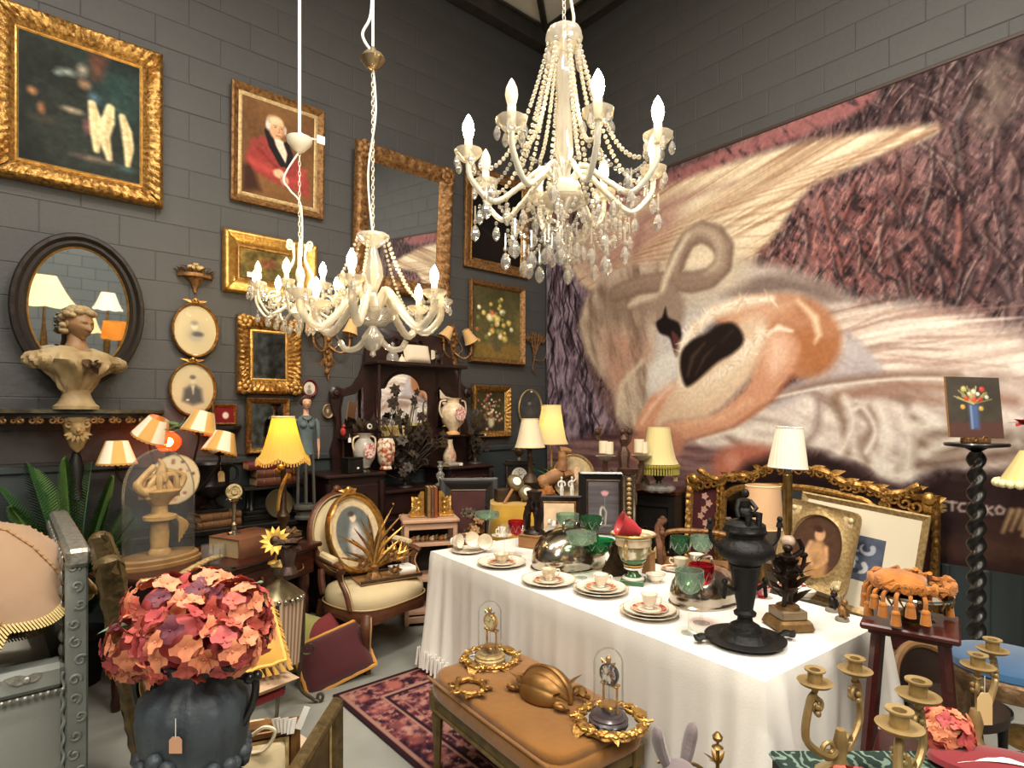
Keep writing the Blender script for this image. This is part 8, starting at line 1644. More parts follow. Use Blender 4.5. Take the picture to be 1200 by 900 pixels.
X=(c.x-.17)/.17; Yy=(c.y-.215)/.215; link(c.mesh('painted_canvas',PAINT,mask=(X*X+Yy*Yy)<1),'painted_canvas',ob,(0,-.008,0)); MB().box((0,.004,0),(wB-.04,.012,hB-.04)).build('backing_board',OAK,ob)
q=pt(796,640,4.38); gc=thing('gilt_carved_chair','low gilt chair with a carved curved arm rail and paper tag, beyond the porcelain urn','chair',(q.x+.15,q.y-.05,0),R(-60)); zz=zat(655,4.3)
MB().box((0,0,.44),(.52,.5,.1),.03).build('seat',OAK,gc)
for x in(-.22,.22):
    for y in(-.2,.2): MB().lathe([(.014,0),(.024,.36),(.02,.4)],10,(x,y,0)).build('leg',GOLDD,gc)
for s in(-1,1):
    b=MB(); b.tube(bez([(s*.25,.22,.78),(s*.29,.05,.76),(s*.27,-.15,.70),(s*.25,-.24,.66),(s*.25,-.22,.5)],7),[.024]*29,8); [b.sph((s*(.265+.02*sin(j)),.2-.06*j,.80-.012*j),(.022,.034,.02),8,5) for j in range(6)]; b.build('arm_rail',mat('rose_gilt_wood',(150,108,84),.5,.3,var=(20,.3),col2=(104,66,46)),gc)
b=MB(); b.tube(bez([(-.25,.22,.45),(-.26,.24,.66),(0,.26,.70),(.26,.24,.66),(.25,.22,.45)],7),.024,8); b.build('back_frame',GOLDD,gc); ptag(gc,(-.27,-.22,.66),.05,.09,(0,0,R(20)))
# ================================================================ RIGHT FOREGROUND
sz_=.90; q=onz(1041,720,sz_); q.y-=.07; ms=thing('mahogany_plant_stand','tall mahogany plant stand with a square top, at the near end of the white table','stand',(q.x,q.y,0),R(12)); RM=mat('red_mahogany',(84,30,26),.3,var=(9,.3),col2=(48,16,15),stretch=(1,1,5),coat=.25)
MB().box((0,0,sz_-.011),(.285,.285,.022),.006).build('top',RM,ms); MB().box((0,0,sz_-.03),(.24,.24,.018),.004).build('frieze',RM,ms)
for x in(-1,1):
    for y in(-1,1): MB().tube([(x*.095,y*.095,sz_-.03),(x*.13,y*.13,.38),(x*.155,y*.155,0)],[.017,.016,.014],4).build('leg',RM,ms)
MB().box((0,0,.42),(.22,.22,.016),.003).build('lower_shelf',RM,ms)
ck_=thing('cake_stand','brass-footed mirrored cake stand on the mahogany plant stand','cake stand',(q.x,q.y,sz_+.0005)); k=dep(q)/FPX; ht=.098; rr=.128
MB().lathe([(.062,0),(.062,.006),(.035,.02),(.014,.045),(.012,ht-.02),(.03,ht-.006)],26).build('brass_foot',BRASS,ck_); MB().lathe([(.0,ht-.006),(rr,ht-.006),(rr+.003,ht),(rr,ht+.005),(.0,ht+.005)],44,cap=False).build('mirror_plate',MIRROLD,ck_)
b=MB()
for j in range(20): a=2*PI*j/20; b.tube([(rr*.98*cos(a),rr*.98*sin(a),ht-.006),(rr*.93*cos(a+.1),rr*.93*sin(a+.1),ht-.03),(rr*.98*cos(a+.2),rr*.98*sin(a+.2),ht-.006)],.004,5)
b.build('pierced_gallery',BRASS,ck_); MB().box((.05,-.05,.0065),(.035,.02,.001),rz=.5).build('price_label',WHITEPAPER,ck_,0)
gt=thing('gold_tassel_throw','tangled heap of burnt-gold cord tassels and trimmings draped over the cake stand','trimming',(q.x,q.y,sz_+ht+.0075)); GT=mat('burnt_gold_cord',(196,122,38),.8,sheen=.3,var=(20,.3),col2=(140,78,20)); rs=random.Random(77)
b=MB(); b.sph((-.02,.03,.034),(.095,.085,.03),24,10,lambda x,y,z:1+.12*sin(7*x+3)*cos(6*y)+.06*sin(15*x*y)); b.build('cord_heap',GT,gt,70)
for j in range(34):
    a=rs.uniform(0,6.28); P=[]; x,y=.07*cos(a),.07*sin(a)
    for w_ in range(7): a+=rs.uniform(-.7,.7); x+=.035*cos(a); y+=.035*sin(a); f_=min(1,.125/math.hypot(x,y)); x*=f_; y*=f_; P.append((x,y,.038*max(0,1-(x*x+y*y)/.017)+.012+rs.uniform(0,.03)))
    MB().tube(bez(P,4),.0095,6).build('twisted_cord',GT,gt)
for j in range(11):
    a=[1.7,2.0,2.3,2.55,2.8,3.1,3.4,3.7,5.6,5.9,6.2][j]; r=.137; o=MB(); L=.012+.018*(j%3); o.tube(bez([(.1*cos(a),.1*sin(a),.015),(r*cos(a),r*sin(a),.004),((r+.004)*cos(a),(r+.004)*sin(a),-L)],4),.007,6); o.sph(((r+.004)*cos(a),(r+.004)*sin(a),-L-.008),(.014,.014,.014),8,6); o.lathe([(.013,0),(.017,-.035),(.0,-.036)],10,((r+.004)*cos(a),(r+.004)*sin(a),-L-.012)); o.build('tassel',GT,gt)
Y=3.25; q=pt(1144,520,Y); z1=zat(519,Y); tw=thing('barley_twist_stand','tall black barley-twist pedestal before the mural, holding a small flower painting','stand',(q.x,q.y,0));
MB().lathe([(.02,z1-.05),(.05,z1-.03),(.145,z1-.018),(.15,z1-.008),(.145,z1)],32).build('round_top',BLACK,tw)
def twist(u,v): a=2*PI*u; z=.12+(z1-.17)*v; r=.036+.011*cos(2*(a)-z*66); return (r*cos(a)+.0*cos(z*30),r*sin(a),z)
b=MB(); b.surf(twist,18,260,cu=True); b.build('twisted_column',BLACK,tw,80); MB().lathe([(.16,0),(.16,.02),(.12,.04),(.06,.07),(.045,.12)],28).build('base',BLACK,tw)
def cv_vase(w,h):
    c=Cv(w,h,80,90,(72,66,58)); c.grain(.12,.06); c.poly([(0,h*.77),(w,h*.74),(w,h),(0,h)],(92,62,56),.01); c.poly([(w*.39,h*.46),(w*.57,h*.46),(w*.56,h*.86),(w*.4,h*.86)],(84,104,150),.012); c.line([(w*.43,h*.48),(w*.43,h*.85)],w*.04,(140,160,190),al=.8); r=random.Random(4)
    for j in range(26): a=r.uniform(-2.9,-.2); L=r.uniform(.2,.4); c.line([(w*.48,h*.45),(w*(.48+L*cos(a)),h*(.45+L*sin(a)*.8))],w*.018,r.choice([(190,180,120),(150,150,90),(206,190,130)]),al=.8)
    for x,y,s,col in ((.36,.36,.06,(196,70,58)),(.5,.38,.07,(206,80,64)),(.62,.37,.06,(190,64,56)),(.66,.2,.07,(200,72,60)),(.32,.2,.07,(206,190,110)),(.5,.24,.06,(226,220,200)),(.58,.28,.05,(230,226,210)),(.28,.5,.06,(216,170,80)),(.62,.52,.06,(210,170,86)),(.42,.28,.05,(216,206,160)),(.74,.33,.05,(220,216,196))): c.ell(w*x,h*y,w*s,w*s,col,.5,.95); c.ell(w*(x-.015),h*(y-.015),w*s*.4,w*s*.4,tuple(min(255,v+40) for v in col),.6,.8)
    return c
fp_=thing('flower_panel_painting','small unframed dark panel of flowers in a blue jug, on the black twist stand','painting',(q.x,q.y,z1+.03),rot=(R(-8),R(1.5),R(-41))); hp=zat(441,Y)-z1-.03; wp=.30
c=cv_vase(wp,hp); link(c.mesh('painted_canvas',PAINT),'painted_canvas',fp_,(0,-.007,hp/2)); MB().box((0,0,hp/2),(wp+.003,.012,hp+.003)).build('wooden_panel',OAK,fp_)
es=thing('gilt_easel','small gilt scroll plate easel on the black twist stand','easel',(q.x,q.y,z1+.0005),R(-41)); b=MB(); [b.tube([(s*(.03+e[0]),-.025,.022+e[2]) for e in scroll(1.1,.018,.005,12,0,s)],.004,5) for s in(-1,1)]; b.box((0,-.02,.016),(.13,.012,.014),.003); b.box((0,.005,.014),(.13,.06,.028),.003); b.build('easel_body',GOLDD,es)
q=onz(1183,771,.74); bs=thing('blue_velvet_stool','round carved gilt-brown stool with a blue velvet top, at the right edge','stool',(q.x,q.y,0));
MB().lathe([(.0,.745),(.15,.745),(.185,.735),(.195,.715),(.19,.705)],40,cap=False).build('blue_seat',mat('blue_velvet',(40,88,128),.85,sheen=.5,var=(9,.3),col2=(30,68,104)),bs); CBG=mat('carved_pale_wood',(158,126,90),.55,.1,var=(30,.3),col2=(96,70,46),bump=(60,.5))
b=MB(); b.lathe([(.192,.71),(.2,.70),(.198,.66),(.19,.64)],60,fl=lambda a,t:1+.02*cos(a*22)*sin(PI*t),cap=False); b.build('carved_rail',CBG,bs)
for j in range(4): a=PI/4+j*PI/2; MB().tube(bez([(.17*cos(a),.17*sin(a),.66),(.19*cos(a),.19*sin(a),.5),(.15*cos(a),.15*sin(a),.2),(.19*cos(a),.19*sin(a),0)],5),[.032]*5+[.024]*6+[.018]*5,8).build('leg',CBG,bs)
q=pt(1104,790,2.7); tbk=thing('curved_tub_chair','curved wooden tub chair with a dark inside, between the mahogany stand and blue stool','chair',(q.x,q.y,0),R(-30)); zr=zat(768,2.7)
b=MB()
def tub(off):
    def f(u,v): a=PI*(.02+.96*u); r=.25-off; t=zr*(.45+.55*v)-(.16*abs(cos(a))**2)*v; return (r*cos(a),r*.8*sin(a)-.05,t)
    return f
b.surf(tub(0),30,6); c_=MB(); c_.surf(tub(.02),30,6); b.add(c_.v,[f[::-1] for f in c_.f]); b.build('curved_back',mat('dark_leather',(48,34,26),.6),tbk)
b=MB(); b.tube([tub(.01)(i/30,1.0) for i in range(31)],.02,8); b.build('top_rail',mat('worn_wood_rail',(140,104,66),.5,var=(10,.3),col2=(100,70,42)),tbk)
MB().lathe([(.0,.34),(.2,.34),(.23,.32),(.23,.28)],30,(0,-.05,0),1,.8,cap=False).build('seat',MT['dark_leather'],tbk)
for x in(-.17,.17):
    for y in(-.14,.06): MB().lathe([(.014,0),(.022,.29)],10,(x,y,0)).build('leg',EBON,tbk)
LZ=.62
l0=onz(1060,885,LZ); gtb=thing('low_cloth_table','low table covered by a dark green patterned cloth, in the near right corner','table',(1.80,.21,0),R(-41))
def mk_green():
    m=bpy.data.materials.new('green_patterned_cloth'); m.use_nodes=True; nt=m.node_tree; b=nt.nodes['Principled BSDF']; N=nt.nodes.new; LK=nt.links.new
    tc=N('ShaderNodeTexCoord'); wv=N('ShaderNodeTexWave'); wv.inputs['Scale'].default_value=9; wv.inputs['Distortion'].default_value=14; wv.inputs['Detail'].default_value=2; wv.inputs['Detail Scale'].default_value=1.6; LK(tc.outputs['Object'],wv.inputs[0])
    r=N('ShaderNodeValToRGB'); e=r.color_ramp.elements; e[0].color=L3((22,44,38)); e[1].color=L3((112,134,120)); e[0].position=.62; e[1].position=.86; LK(wv.outputs['Fac'],r.inputs[0]); LK(r.outputs[0],b.inputs['Base Color']); b.inputs['Roughness'].default_value=.75; return m
MB().box((0,0,LZ-.012),(.90,.86,.02),.008).build('cloth_top',mk_green(),gtb);
b=MB(); b.box((0,0,LZ-.2),(.88,.84,.36)); b.build('dark_sides',EBON,gtb)
for x in(-.38,.38):
    for y in(-.36,.36): MB().box((x,y,.12),(.05,.05,.24)).build('leg',EBON,gtb)
GC=mat('antique_gold_paint',(190,164,114),.42,.45,var=(14,.3),col2=(134,110,68))
def cupc(mb,c,s=1.0): mb.lathe([(.006*s,-.03*s),(.012*s,-.012*s),(.04*s,-.004*s),(.046*s,.004*s),(.04*s,.004*s),(.018*s,.002*s),(.019*s,.03*s),(.027*s,.034*s),(.027*s,.038*s),(.014*s,.036*s),(.013*s,.01*s),(.0,.01*s)],22,c); return mb
def candelabra(label,base,arms,dk=None,s=1.0,center=None):
    t=thing('gold_candelabra',label,'candelabra',base); zb=.0
    MB().lathe([(.07,0),(.065,.012),(.03,.03),(.014,.06),(.02,.1),(.012,.14)],18).build('foot',GC,t)
    for q in arms:
        d=q-base; h=Vector((d.x,d.y,0)); u=h.normalized() if h.length>1e-3 else Vector((1,0,0)); zc_=d.z; R_=max(.035,min(.06,h.length*.4))
        b=MB(); S=bez([(0,0,.1),tuple(u*h.length*.45+Vector((0,0,.07))),tuple(u*(h.length+R_*.8)+Vector((0,0,max(.1,zc_*.45)))),tuple(u*(h.length+R_*.5)+Vector((0,0,zc_*.8))),tuple(d+Vector((0,0,-.03)))],8); b.tube(S,[.0105]*len(S),8);
        m=len(S)//2; b.tube([tuple(S[8]+u*e[0]+Vector((0,0,e[2]+.02))) for e in scroll(1.4,.032,.006,18,PI)],.007,6); b.tube([tuple(Vector(d)+u*(e[0]-.005)+Vector((0,0,e[2]-.065))) for e in scroll(1.2,.026,.006,16,0)],.006,6)
        o=b.build('arm',GC,t); g=MB(); [g.sph(tuple(Vector(d)+u*.0+Vector((.012*cos(j*2.1),.012*sin(j*2.1),-.05-.006*j))),.009,7,5) for j in range(7)]; g.build('grape_cluster',GC,o)
        c=MB(); cupc(c,tuple(d),s); c.build('candle_cup',GC,o)
    return t
Z=Vector((0,0,LZ+.0005))
def lowp(px,Y): q=pt(px,500,Y); return Vector((q.x,q.y,LZ-.0015))
candelabra('antique gold painted three-cup scroll candelabra, leftmost of those on the green cloth',lowp(985,1.62),[pt(955,800,1.60),pt(1002,786,1.68)])
candelabra('antique gold painted candelabra with a big scrolled arm, nearest the red oval case',lowp(1060,1.50),[pt(1054,852,1.42),pt(1076,816,1.55)],s=1.15)
candelabra('antique gold painted candelabra with a manila tag, before the blue stool',lowp(1143,1.73),[pt(1146,781,1.8),pt(1163,762,1.95)])
cb=[o for o in bpy.data.objects if o.name.startswith('gold_candelabra')][-1]
q=pt(1154,812,1.72)-cb.location; ptag(cb,tuple(q),.045,.095,(0,0,R(-40)),cord=.05)
HC=[mat('coral_petal',(206,104,84),.6,var=(30,.3),col2=(170,70,64)),mat('peach_petal',(226,150,110),.6,var=(30,.3),col2=(200,110,80)),mat('plum_petal',(122,56,66),.6,var=(30,.3),col2=(86,36,54)),mat('rose_petal',(186,80,78),.6,var=(30,.3),col2=(150,56,60))]
def floret_mesh(m,i,s=.032):
    b=MB(); rs=random.Random(i)
    for k in range(4): a=k*PI/2+rs.uniform(-.2,.2); b.leaf((0,0,0),(cos(a),sin(a),.25+rs.uniform(-.1,.25)),s*rs.uniform(.9,1.1),s*1.15,(0,0,1),rs.uniform(.1,.5),4,.25,.5)
    b.sph((0,0,.003),s*.1,5,4); return b.mesh('floret',m,60)
FLM=[floret_mesh(HC[i%4],i) for i in range(8)]
def flower_head(t,c,r,n,seed,up=(0,0,1),sq=.8,mesh=FLM,par=True,wts=None):
    rs=random.Random(seed); hd=MB(); hd.sph((0,0,0),r*.6,10,7); h=hd.build('flower_head',HC[3],t,40,loc=c)
    for i in range(n):
        z=1-2*(i+.5)/n*.93; a=i*2.399963+rs.uniform(-.2,.2); q=math.sqrt(max(0,1-z*z)); d=Vector((q*cos(a),q*sin(a),z)); rr=r*rs.uniform(.86,1.04); o=link(rs.choice(mesh),'floret',h,(d.x*rr,d.y*rr,d.z*rr*sq)); o.rotation_euler=(d+Vector((rs.uniform(-.3,.3),rs.uniform(-.3,.3),rs.uniform(-.3,.3)))).to_track_quat('Z','Y').to_euler(); o.scale=(1,)*3 if rs.random()<.5 else (.85,)*3
    return h
FLS=[floret_mesh(HC[[0,1,3,1][i%4]],i+20,.028) for i in range(8)]
q=pt(1106,812,1.74); h1=thing('coral_hydrangea_head','coral faux hydrangea head lying on the green cloth behind the tagged candelabra','flower',(q.x,q.y,LZ-.0015)); flower_head(h1,(0,0,.075),.072,46,3,mesh=FLS); MB().tube([(0,0,.03),(-.05,.02,.008)],.006,6).build('stem',LEAFG,h1)
q=pt(1006,885,1.42); h2=thing('pink_hydrangea_head','coral faux hydrangea head lying before the two-armed gold candelabra, at the bottom edge','flower',(q.x,q.y,LZ-.0015)); flower_head(h2,(0,0,.08),.075,46,9,mesh=FLS); MB().tube([(0,0,.03),(.05,.02,.008)],.006,6).build('stem',LEAFG,h2)
q=onz(1176,897,LZ+.03); rcu=thing('red_oval_dish','dark red oval padded case with a white stripe, in the near right corner','case',(q.x,q.y,LZ-.0015),R(-62)); b=MB(); b.lathe([(.0,.0),(.1,.002),(.13,.02),(.125,.035),(.09,.052),(.04,.06),(.0,.062)],44,sx=1.4,sy=.66,cap=False); b.build('red_body',mat('dark_red_felt',(122,28,38),.8,sheen=.3),rcu)
b=MB(); b.surf(lambda u,v:((-.12+.24*u),-.028+.03*(v-.5)*sin(PI*min(1,.15+.85*u))-.06*(u-.5)**2,.0615-.05*((-.12+.24*u)/.19)**2-.004+.0035),14,3); b.build('white_stripe',WHITEPAPER,rcu)
q=pt(1196,566,2.9); rl=thing('beaded_cream_lamp','cream glass-beaded lampshade on a brass stem, cut by the right edge','table lamp',(q.x+.06,q.y-.05,0)); z0,z1=zat(570,2.9),zat(528,2.9)
MB().lathe([(.15,0),(.15,.02),(.03,.06),(.015,.2),(.02,.7),(.014,.9),(.014,z0+.05)],18).build('standard_stem',BRASS,rl); sm=MB(); shade(sm,.06,.15,z1-z0,z0,0,48,pleat=.04,npl=16); sm.build('shade',mat('beaded_cream',(222,202,140),.5),rl,60); b=MB(); [b.sph((.155*cos(PI*j/12),.155*sin(PI*j/12),z0+.012),(.02,.02,.022),8,6) for j in range(24)]; b.build('bead_fringe',mat('bead_cream',(236,224,176),.3),rl)
q=pt(1203,492,3.4); rf=thing('red_silk_flower','red silk flower on a tall stem, at the right edge of the picture','flower',(q.x+.02,q.y,0)); zz=q.z; MB().tube([(0,0,0),(.01,0,zz*.5),(0,0,zz)],.006,6).build('stem',LEAFG,rf); MB().lathe([(.09,0),(.09,.01),(.01,.03)],16).build('weighted_foot',IRON,rf)
for j in range(11): a=j*2.4; b=MB(); b.leaf((0,0,zz-.03),(cos(a),sin(a),1-.08*j),.09,.07,(0,0,1),.4); b.build('petal',mat('red_silk',(196,56,56),.7),rf)
q=pt(792,900,1.75); rbz=zat(866,1.75); ra=thing('grey_rabbit','grey-mauve felt rabbit with upright ears, on the floor stand at the bottom edge','figurine',(q.x,q.y,.015),R(-30)); RB=mat('mauve_felt',(118,106,108),.95,sheen=.4,bump=(90,.2)); hb=rbz-.09
b=MB(); b.sph((0,0,.17),(.13,.15,.17),18,12); b.sph((0,-.02,.36),(.1,.1,.12),16,10); b.tube([(0,-.02,.42),(0,-.02,hb-.08)],[.06,.055],12); b.sph((0,-.03,hb-.03),(.055,.065,.055),16,10); b.build('body_and_head',RB,ra)
for s in(-1,1): b=MB(); b.tube(bez([(s*.03,0,hb),(s*.05,.01,hb+.06),(s*.06,.0,hb+.115)],5),[.02,.024,.027,.029,.03,.03,.03,.028,.025,.019,.008],10,flat=.6); b.build('ear',RB,ra)
q=pt(841,900,1.78); bf=thing('brass_finial_rod','thin brass rod with an urn finial and a scrolled branch, before the white tablecloth','ornament',(q.x,q.y,.015)); zz=zat(864,1.78); b=MB(); b.tube([(0,0,0),(0,0,zz-.05)],.006,7); b.lathe([(.1,0),(.1,.012),(.02,.03)],18); b.build('rod',BRASS,bf); b=MB(); b.lathe([(.006,-.055),(.018,-.045),(.004,-.036),(.004,-.03),(.014,-.022),(.016,-.012),(.006,0)],14,(0,0,zz)); b.build('urn_finial',BRASS,bf)
b=MB(); b.tube(bez([(0,0,zz-.16),(-.05,.04,zz-.1),(-.11,.09,zz-.085),(-.14,.12,zz-.09)],6),.006,6); [b.leaf((0,0,zz-.1),(cos(j),sin(j),1),.05,.018,(0,0,1),.2) for j in range(4)]; b.build('scroll_branch',BRASS,bf)
bl2=lamp('beige_drum_lamp','large beige pleated drum-shaded lamp standing behind the black urn lamp, before the gilt mirror',894,3.35,.3355,618,569,22,19,mat('beige_pleated',(214,172,132),.85),BRASS,None,.1,.012,40)
q=pt(894,500,3.35); bt2=thing('low_round_table','low round dark table under the beige drum-shaded lamp','table',(q.x,q.y,.015)); MB().lathe([(.0,.32),(.2,.32),(.205,.31),(.2,.3),(.0,.3)],32).build('table_top',EBON,bt2); MB().lathe([(.14,0),(.1,.03),(.03,.06),(.035,.3)],18).build('pedestal',EBON,bt2)
# ================================================================ CHANDELIERS
DROP=None
def drop_mesh():
    b=MB(); b.lathe([(.0,0),(.006,-.006),(.0115,-.02),(.012,-.028),(.008,-.038),(.0,-.044)],7); b.sph((0,0,.007),.006,6,4); return b.mesh('crystal_drop',CRYST,20)
DROP=drop_mesh()
def strand(P,r,m,par,every=2.0,n=5,k=4,name='bead_strand'):
    b=MB(); L=0; last=None;
    for i,q in enumerate(P):
        if last is None or (q-last).length>=r*every: b.sph(tuple(q),r,n+1,k); last=q
    o=b.build(name,m,par,0); o['kind']='stuff'; return o
def hang(P0,P1,sag,n=60):
    P0,P1=Vector(P0),Vector(P1); return [P0.lerp(P1,t)-Vector((0,0,sag*4*t*(1-t))) for t in [i/n for i in range(n+1)]]
def bulb_mesh(m): b=MB(); b.lathe([(.012,0),(.017,.014),(.021,.034),(.018,.056),(.008,.078),(.001,.088)],14); return b.mesh('bulb',m)
BLM=bulb_mesh(BULB); BOM=bulb_mesh(BULBOFF)
def chain_to(t,z0,z1,x=0,m=None,link_=.028,cup=None):
    b=MB(); n=int((z1-z0)/(link_*.8))
    for i in range(n):
        z=z0+i*link_*.8; P=[(.007*cos(2*PI*k/8),0,z+link_/2+link_/2*sin(2*PI*k/8)) for k in range(8)]
        if i%2: P=[(0,p[0],p[2]) for p in P]
        b.tube(P,.0022,4,closed=True)
    o=b.build('chain',m,t); o['kind']='stuff'; return o
ch1=thing('grand_chandelier','large crystal chandelier with eight arms and electric candles, nearest and hanging before the mural','chandelier',(0,0,0))
q=pt(661,225,2.15); ch1.location=(q.x,q.y,0); WM=mat('cream_enamel',(226,220,204),.35,coat=.3)
zb=q.z; CUPS=zat(150,1.85); RR=.355; ztop=zat(46,2.15)
MB().lathe([(.012,ztop+.02),(.014,ztop-.06),(.03,ztop-.1),(.034,ztop-.16),(.02,ztop-.22),(.028,ztop-.3),(.034,zb+.14),(.018,zb+.1),(.02,zb+.04)],18,fl=lambda a,t:1+.06*cos(a*8)).build('glass_stem',CRYSTC,ch1)
MB().lathe([(.02,zb+.05),(.04,zb+.04),(.062,zb+.02),(.064,zb-.0),(.05,zb-.03),(.02,zb-.045)],28).build('centre_bowl',WM,ch1)
MB().lathe([(.02,zb-.04),(.05,zb-.05),(.085,zb-.04),(.09,zb-.032),(.05,zb-.06),(.015,zb-.075),(.01,zb-.1)],24,fl=lambda a,t:1+.1*abs(cos(a*5))*(t>.2)*(t<.7),cap=False).build('lower_dish',CRYSTC,ch1)
MB().lathe([(.015,ztop-.05),(.055,ztop-.03),(.066,ztop+.0),(.06,ztop+.028),(.056,ztop+.026),(.05,ztop-.02),(.012,ztop-.04)],30,fl=lambda a,t:1+.05*abs(cos(a*4))).build('crown_bowl',CRYSTC,ch1)
lit={0:1,1:1,2:0,3:0,4:1,5:0,6:1,7:1}
base_a=-YAW
def chand_arm(t,a,R_,zcup,zst,dip,rad,m,cupm,litb,drops=5,hC=.07,pan_r=.042,rise=.05,sleeve=True):
    u=lambda r,z:(r,0,z)
    b=MB(); b.tube(bez([u(.03,zst),u(R_*.22,zst+rise),u(R_*.5,zst+rise*.2-dip*.5),u(R_*.75,zst-dip),u(R_*.97,zcup-.07),u(R_,zcup-.005)],8),[rad*(1+.16*(i%2)) for i in range(41)],9); o=b.build('arm',m,t); o.rotation_euler=(0,0,a)
    b=MB(); b.lathe([(.01,zcup-.012),(pan_r*.6,zcup-.004),(pan_r*1.1,zcup+.02),(pan_r*1.15,zcup+.03),(pan_r*1.05,zcup+.026),(pan_r*.5,zcup+.004)],20,(R_,0,0),fl=lambda aa,tt:1+.07*abs(cos(aa*4)),cap=False); b.build('drip_pan',cupm,o)
    if sleeve: b=MB(); b.lathe([(.0145,zcup),(.0145,zcup+hC),(.012,zcup+hC+.003)],14,(R_,0,0)); b.build('candle_sleeve',WM,o)
    if litb is not None:
        q_=link(BLM if litb else BOM,'lit_bulb' if litb else 'bulb',o,(R_,0,zcup+hC+.002));
    for k in range(drops):
        aa=2*PI*k/drops+.4; d=link(DROP,'crystal_drop',o,(R_+pan_r*1.1*cos(aa),pan_r*1.1*sin(aa),zcup+.008)); d.scale=(1,1,1.15)
    return o
for j in range(8):
    a=base_a+R(12)+j*PI/4; chand_arm(ch1,a,RR,CUPS,zb+.03,.085,.0095,WM,CRYSTC,lit[j])
    ca_,sa_=cos(a),sin(a)
    S=hang((.055*ca_,.055*sa_,ztop-.005),(RR*.86*ca_,RR*.86*sa_,CUPS-.03),.13,90); strand(S,.0085,CRYSTC,ch1)
    a2=a+PI/4; S=hang((RR*.9*ca_,RR*.9*sa_,CUPS-.045),(RR*.9*cos(a2),RR*.9*sin(a2),CUPS-.045),.07,50); strand(S,.007,CRYST,ch1,2.3)
    S=hang((RR*.8*ca_,RR*.8*sa_,CUPS-.09),(.03*ca_,.03*sa_,zb-.14),.07,50); strand(S,.007,CRYST,ch1,2.3)
    S=hang((RR*.62*ca_,RR*.62*sa_,zb-.02),(RR*.62*cos(a2),RR*.62*sin(a2),zb-.02),.16,50); strand(S,.0075,CRYSTC,ch1,2.3)
    S=hang((.05*ca_,.05*sa_,ztop-.02),(RR*.5*ca_,RR*.5*sa_,zb+.05),.08,70); strand(S,.008,CRYSTC,ch1)
    for f,zz,dd in((.62,-.21,1.6),(.42,-.24,1.6),(.95,-.10,1.5),(.2,-.2,1.5)): d=link(DROP,'crystal_drop',ch1,(RR*f*cos(a+PI/8),RR*f*sin(a+PI/8),zb+zz)); d.scale=(dd,dd,dd); MB().tube([(RR*f*cos(a+PI/8),RR*f*sin(a+PI/8),zb+zz+.01),(RR*f*cos(a+PI/8),RR*f*sin(a+PI/8),zb+zz+.07)],.004,4).build('drop_wire',CRYSTC,ch1)
    for f,zz in((.52,-.10),(.3,-.085),(.72,-.11)):
        am=a+PI/8; d=link(DROP,'crystal_drop',ch1,(RR*f*cos(am),RR*f*sin(am),zb+zz)); d.scale=(1.25,1.25,1.35)
    d=link(DROP,'crystal_drop',ch1,(RR*.9*cos(a+PI/8),RR*.9*sin(a+PI/8),CUPS-.13)); d.scale=(1.2,1.2,1.4)
    d=link(DROP,'crystal_drop',ch1,(.06*ca_,.06*sa_,ztop-.045)); d.scale=(1.3,1.3,1.6)
d=link(DROP,'crystal_drop',ch1,(0,0,zb-.13)); d.scale=(1.6,1.6,1.6)
chain_to(ch1,ztop+.02,5.97,m=WM); MB().tube(bez([(.0,.0,ztop+.02),(.03,-.02,ztop+.07),(.02,-.01,ztop+.2),(.012,0,ztop+.6),(.012,0,5.97)],8),.006,6).build('flex',WM,ch1)
MB().lathe([(.05,5.955),(.05,5.975)],16).build('ceiling_rose',WM,ch1)
ch2=thing('middle_chandelier','crystal chandelier with twisted glass arms and a baluster stem, the middle one of three','chandelier',(0,0,0)); q=pt(437,375,2.8); ch2.location=(q.x,q.y,0); zb=q.z; zt_2=zat(278,2.8)
MB().lathe([(.02,zt_2),(.075,zt_2+.01),(.078,zt_2-.005),(.05,zt_2-.03),(.02,zt_2-.05)],26,fl=lambda a,t:1+.04*cos(a*9)).build('top_dish',CRYSTC,ch2)
MB().lathe([(.02,zt_2-.04),(.022,zt_2-.06),(.045,zt_2-.14),(.05,zt_2-.19),(.03,zt_2-.24),(.02,zt_2-.27),(.045,zt_2-.31),(.04,zb+.03),(.02,zb)],22,fl=lambda a,t:1+.05*cos(a*8)).build('baluster_stem',CRYSTC,ch2)
MB().lathe([(.02,zb-.03),(.06,zb-.025),(.1,zb+.005),(.115,zb+.045),(.108,zb+.043),(.09,zb+.008),(.04,zb-.015)],32,fl=lambda a,t:1+.02*cos(a*16),cap=False).build('centre_bowl',CRYST,ch2)
MB().lathe([(.015,zb-.03),(.025,zb-.045),(.05,zb-.08),(.052,zb-.11),(.03,zb-.14),(.012,zb-.15),(.014,zb-.17),(.0,zb-.18)],22,fl=lambda a,t:1+.05*cos(a*10)).build('lower_ball',CRYSTC,ch2)
ang2=[-YAW+R(x) for x in (-92,-20,18,58,160,205)]
for j,a in enumerate(ang2):
    chand_arm(ch2,a,.33,zb+(.085 if j else .10),zb+.05,.10,.0175,CRYSTC,CRYSTC,[True,True,None,True,True,False][j],4,.06,.05,.09,sleeve=True)
    S=hang((.07*cos(a),.07*sin(a),zt_2-.0),(.31*cos(a),.31*sin(a),zb+.07),.10,90); strand(S,.0085,CRYSTC,ch2)
for s in(-1,1):
    b=MB(); aa=-YAW; b.tube(bez([(0,0,zb-.04),(s*.07*cos(aa),s*.07*sin(aa),zb-.13),(s*.13*cos(aa),s*.13*sin(aa),zb-.14),(s*.16*cos(aa),s*.16*sin(aa),zb-.10)],7),.014,8); b.build('lower_scroll',CRYSTC,ch2)
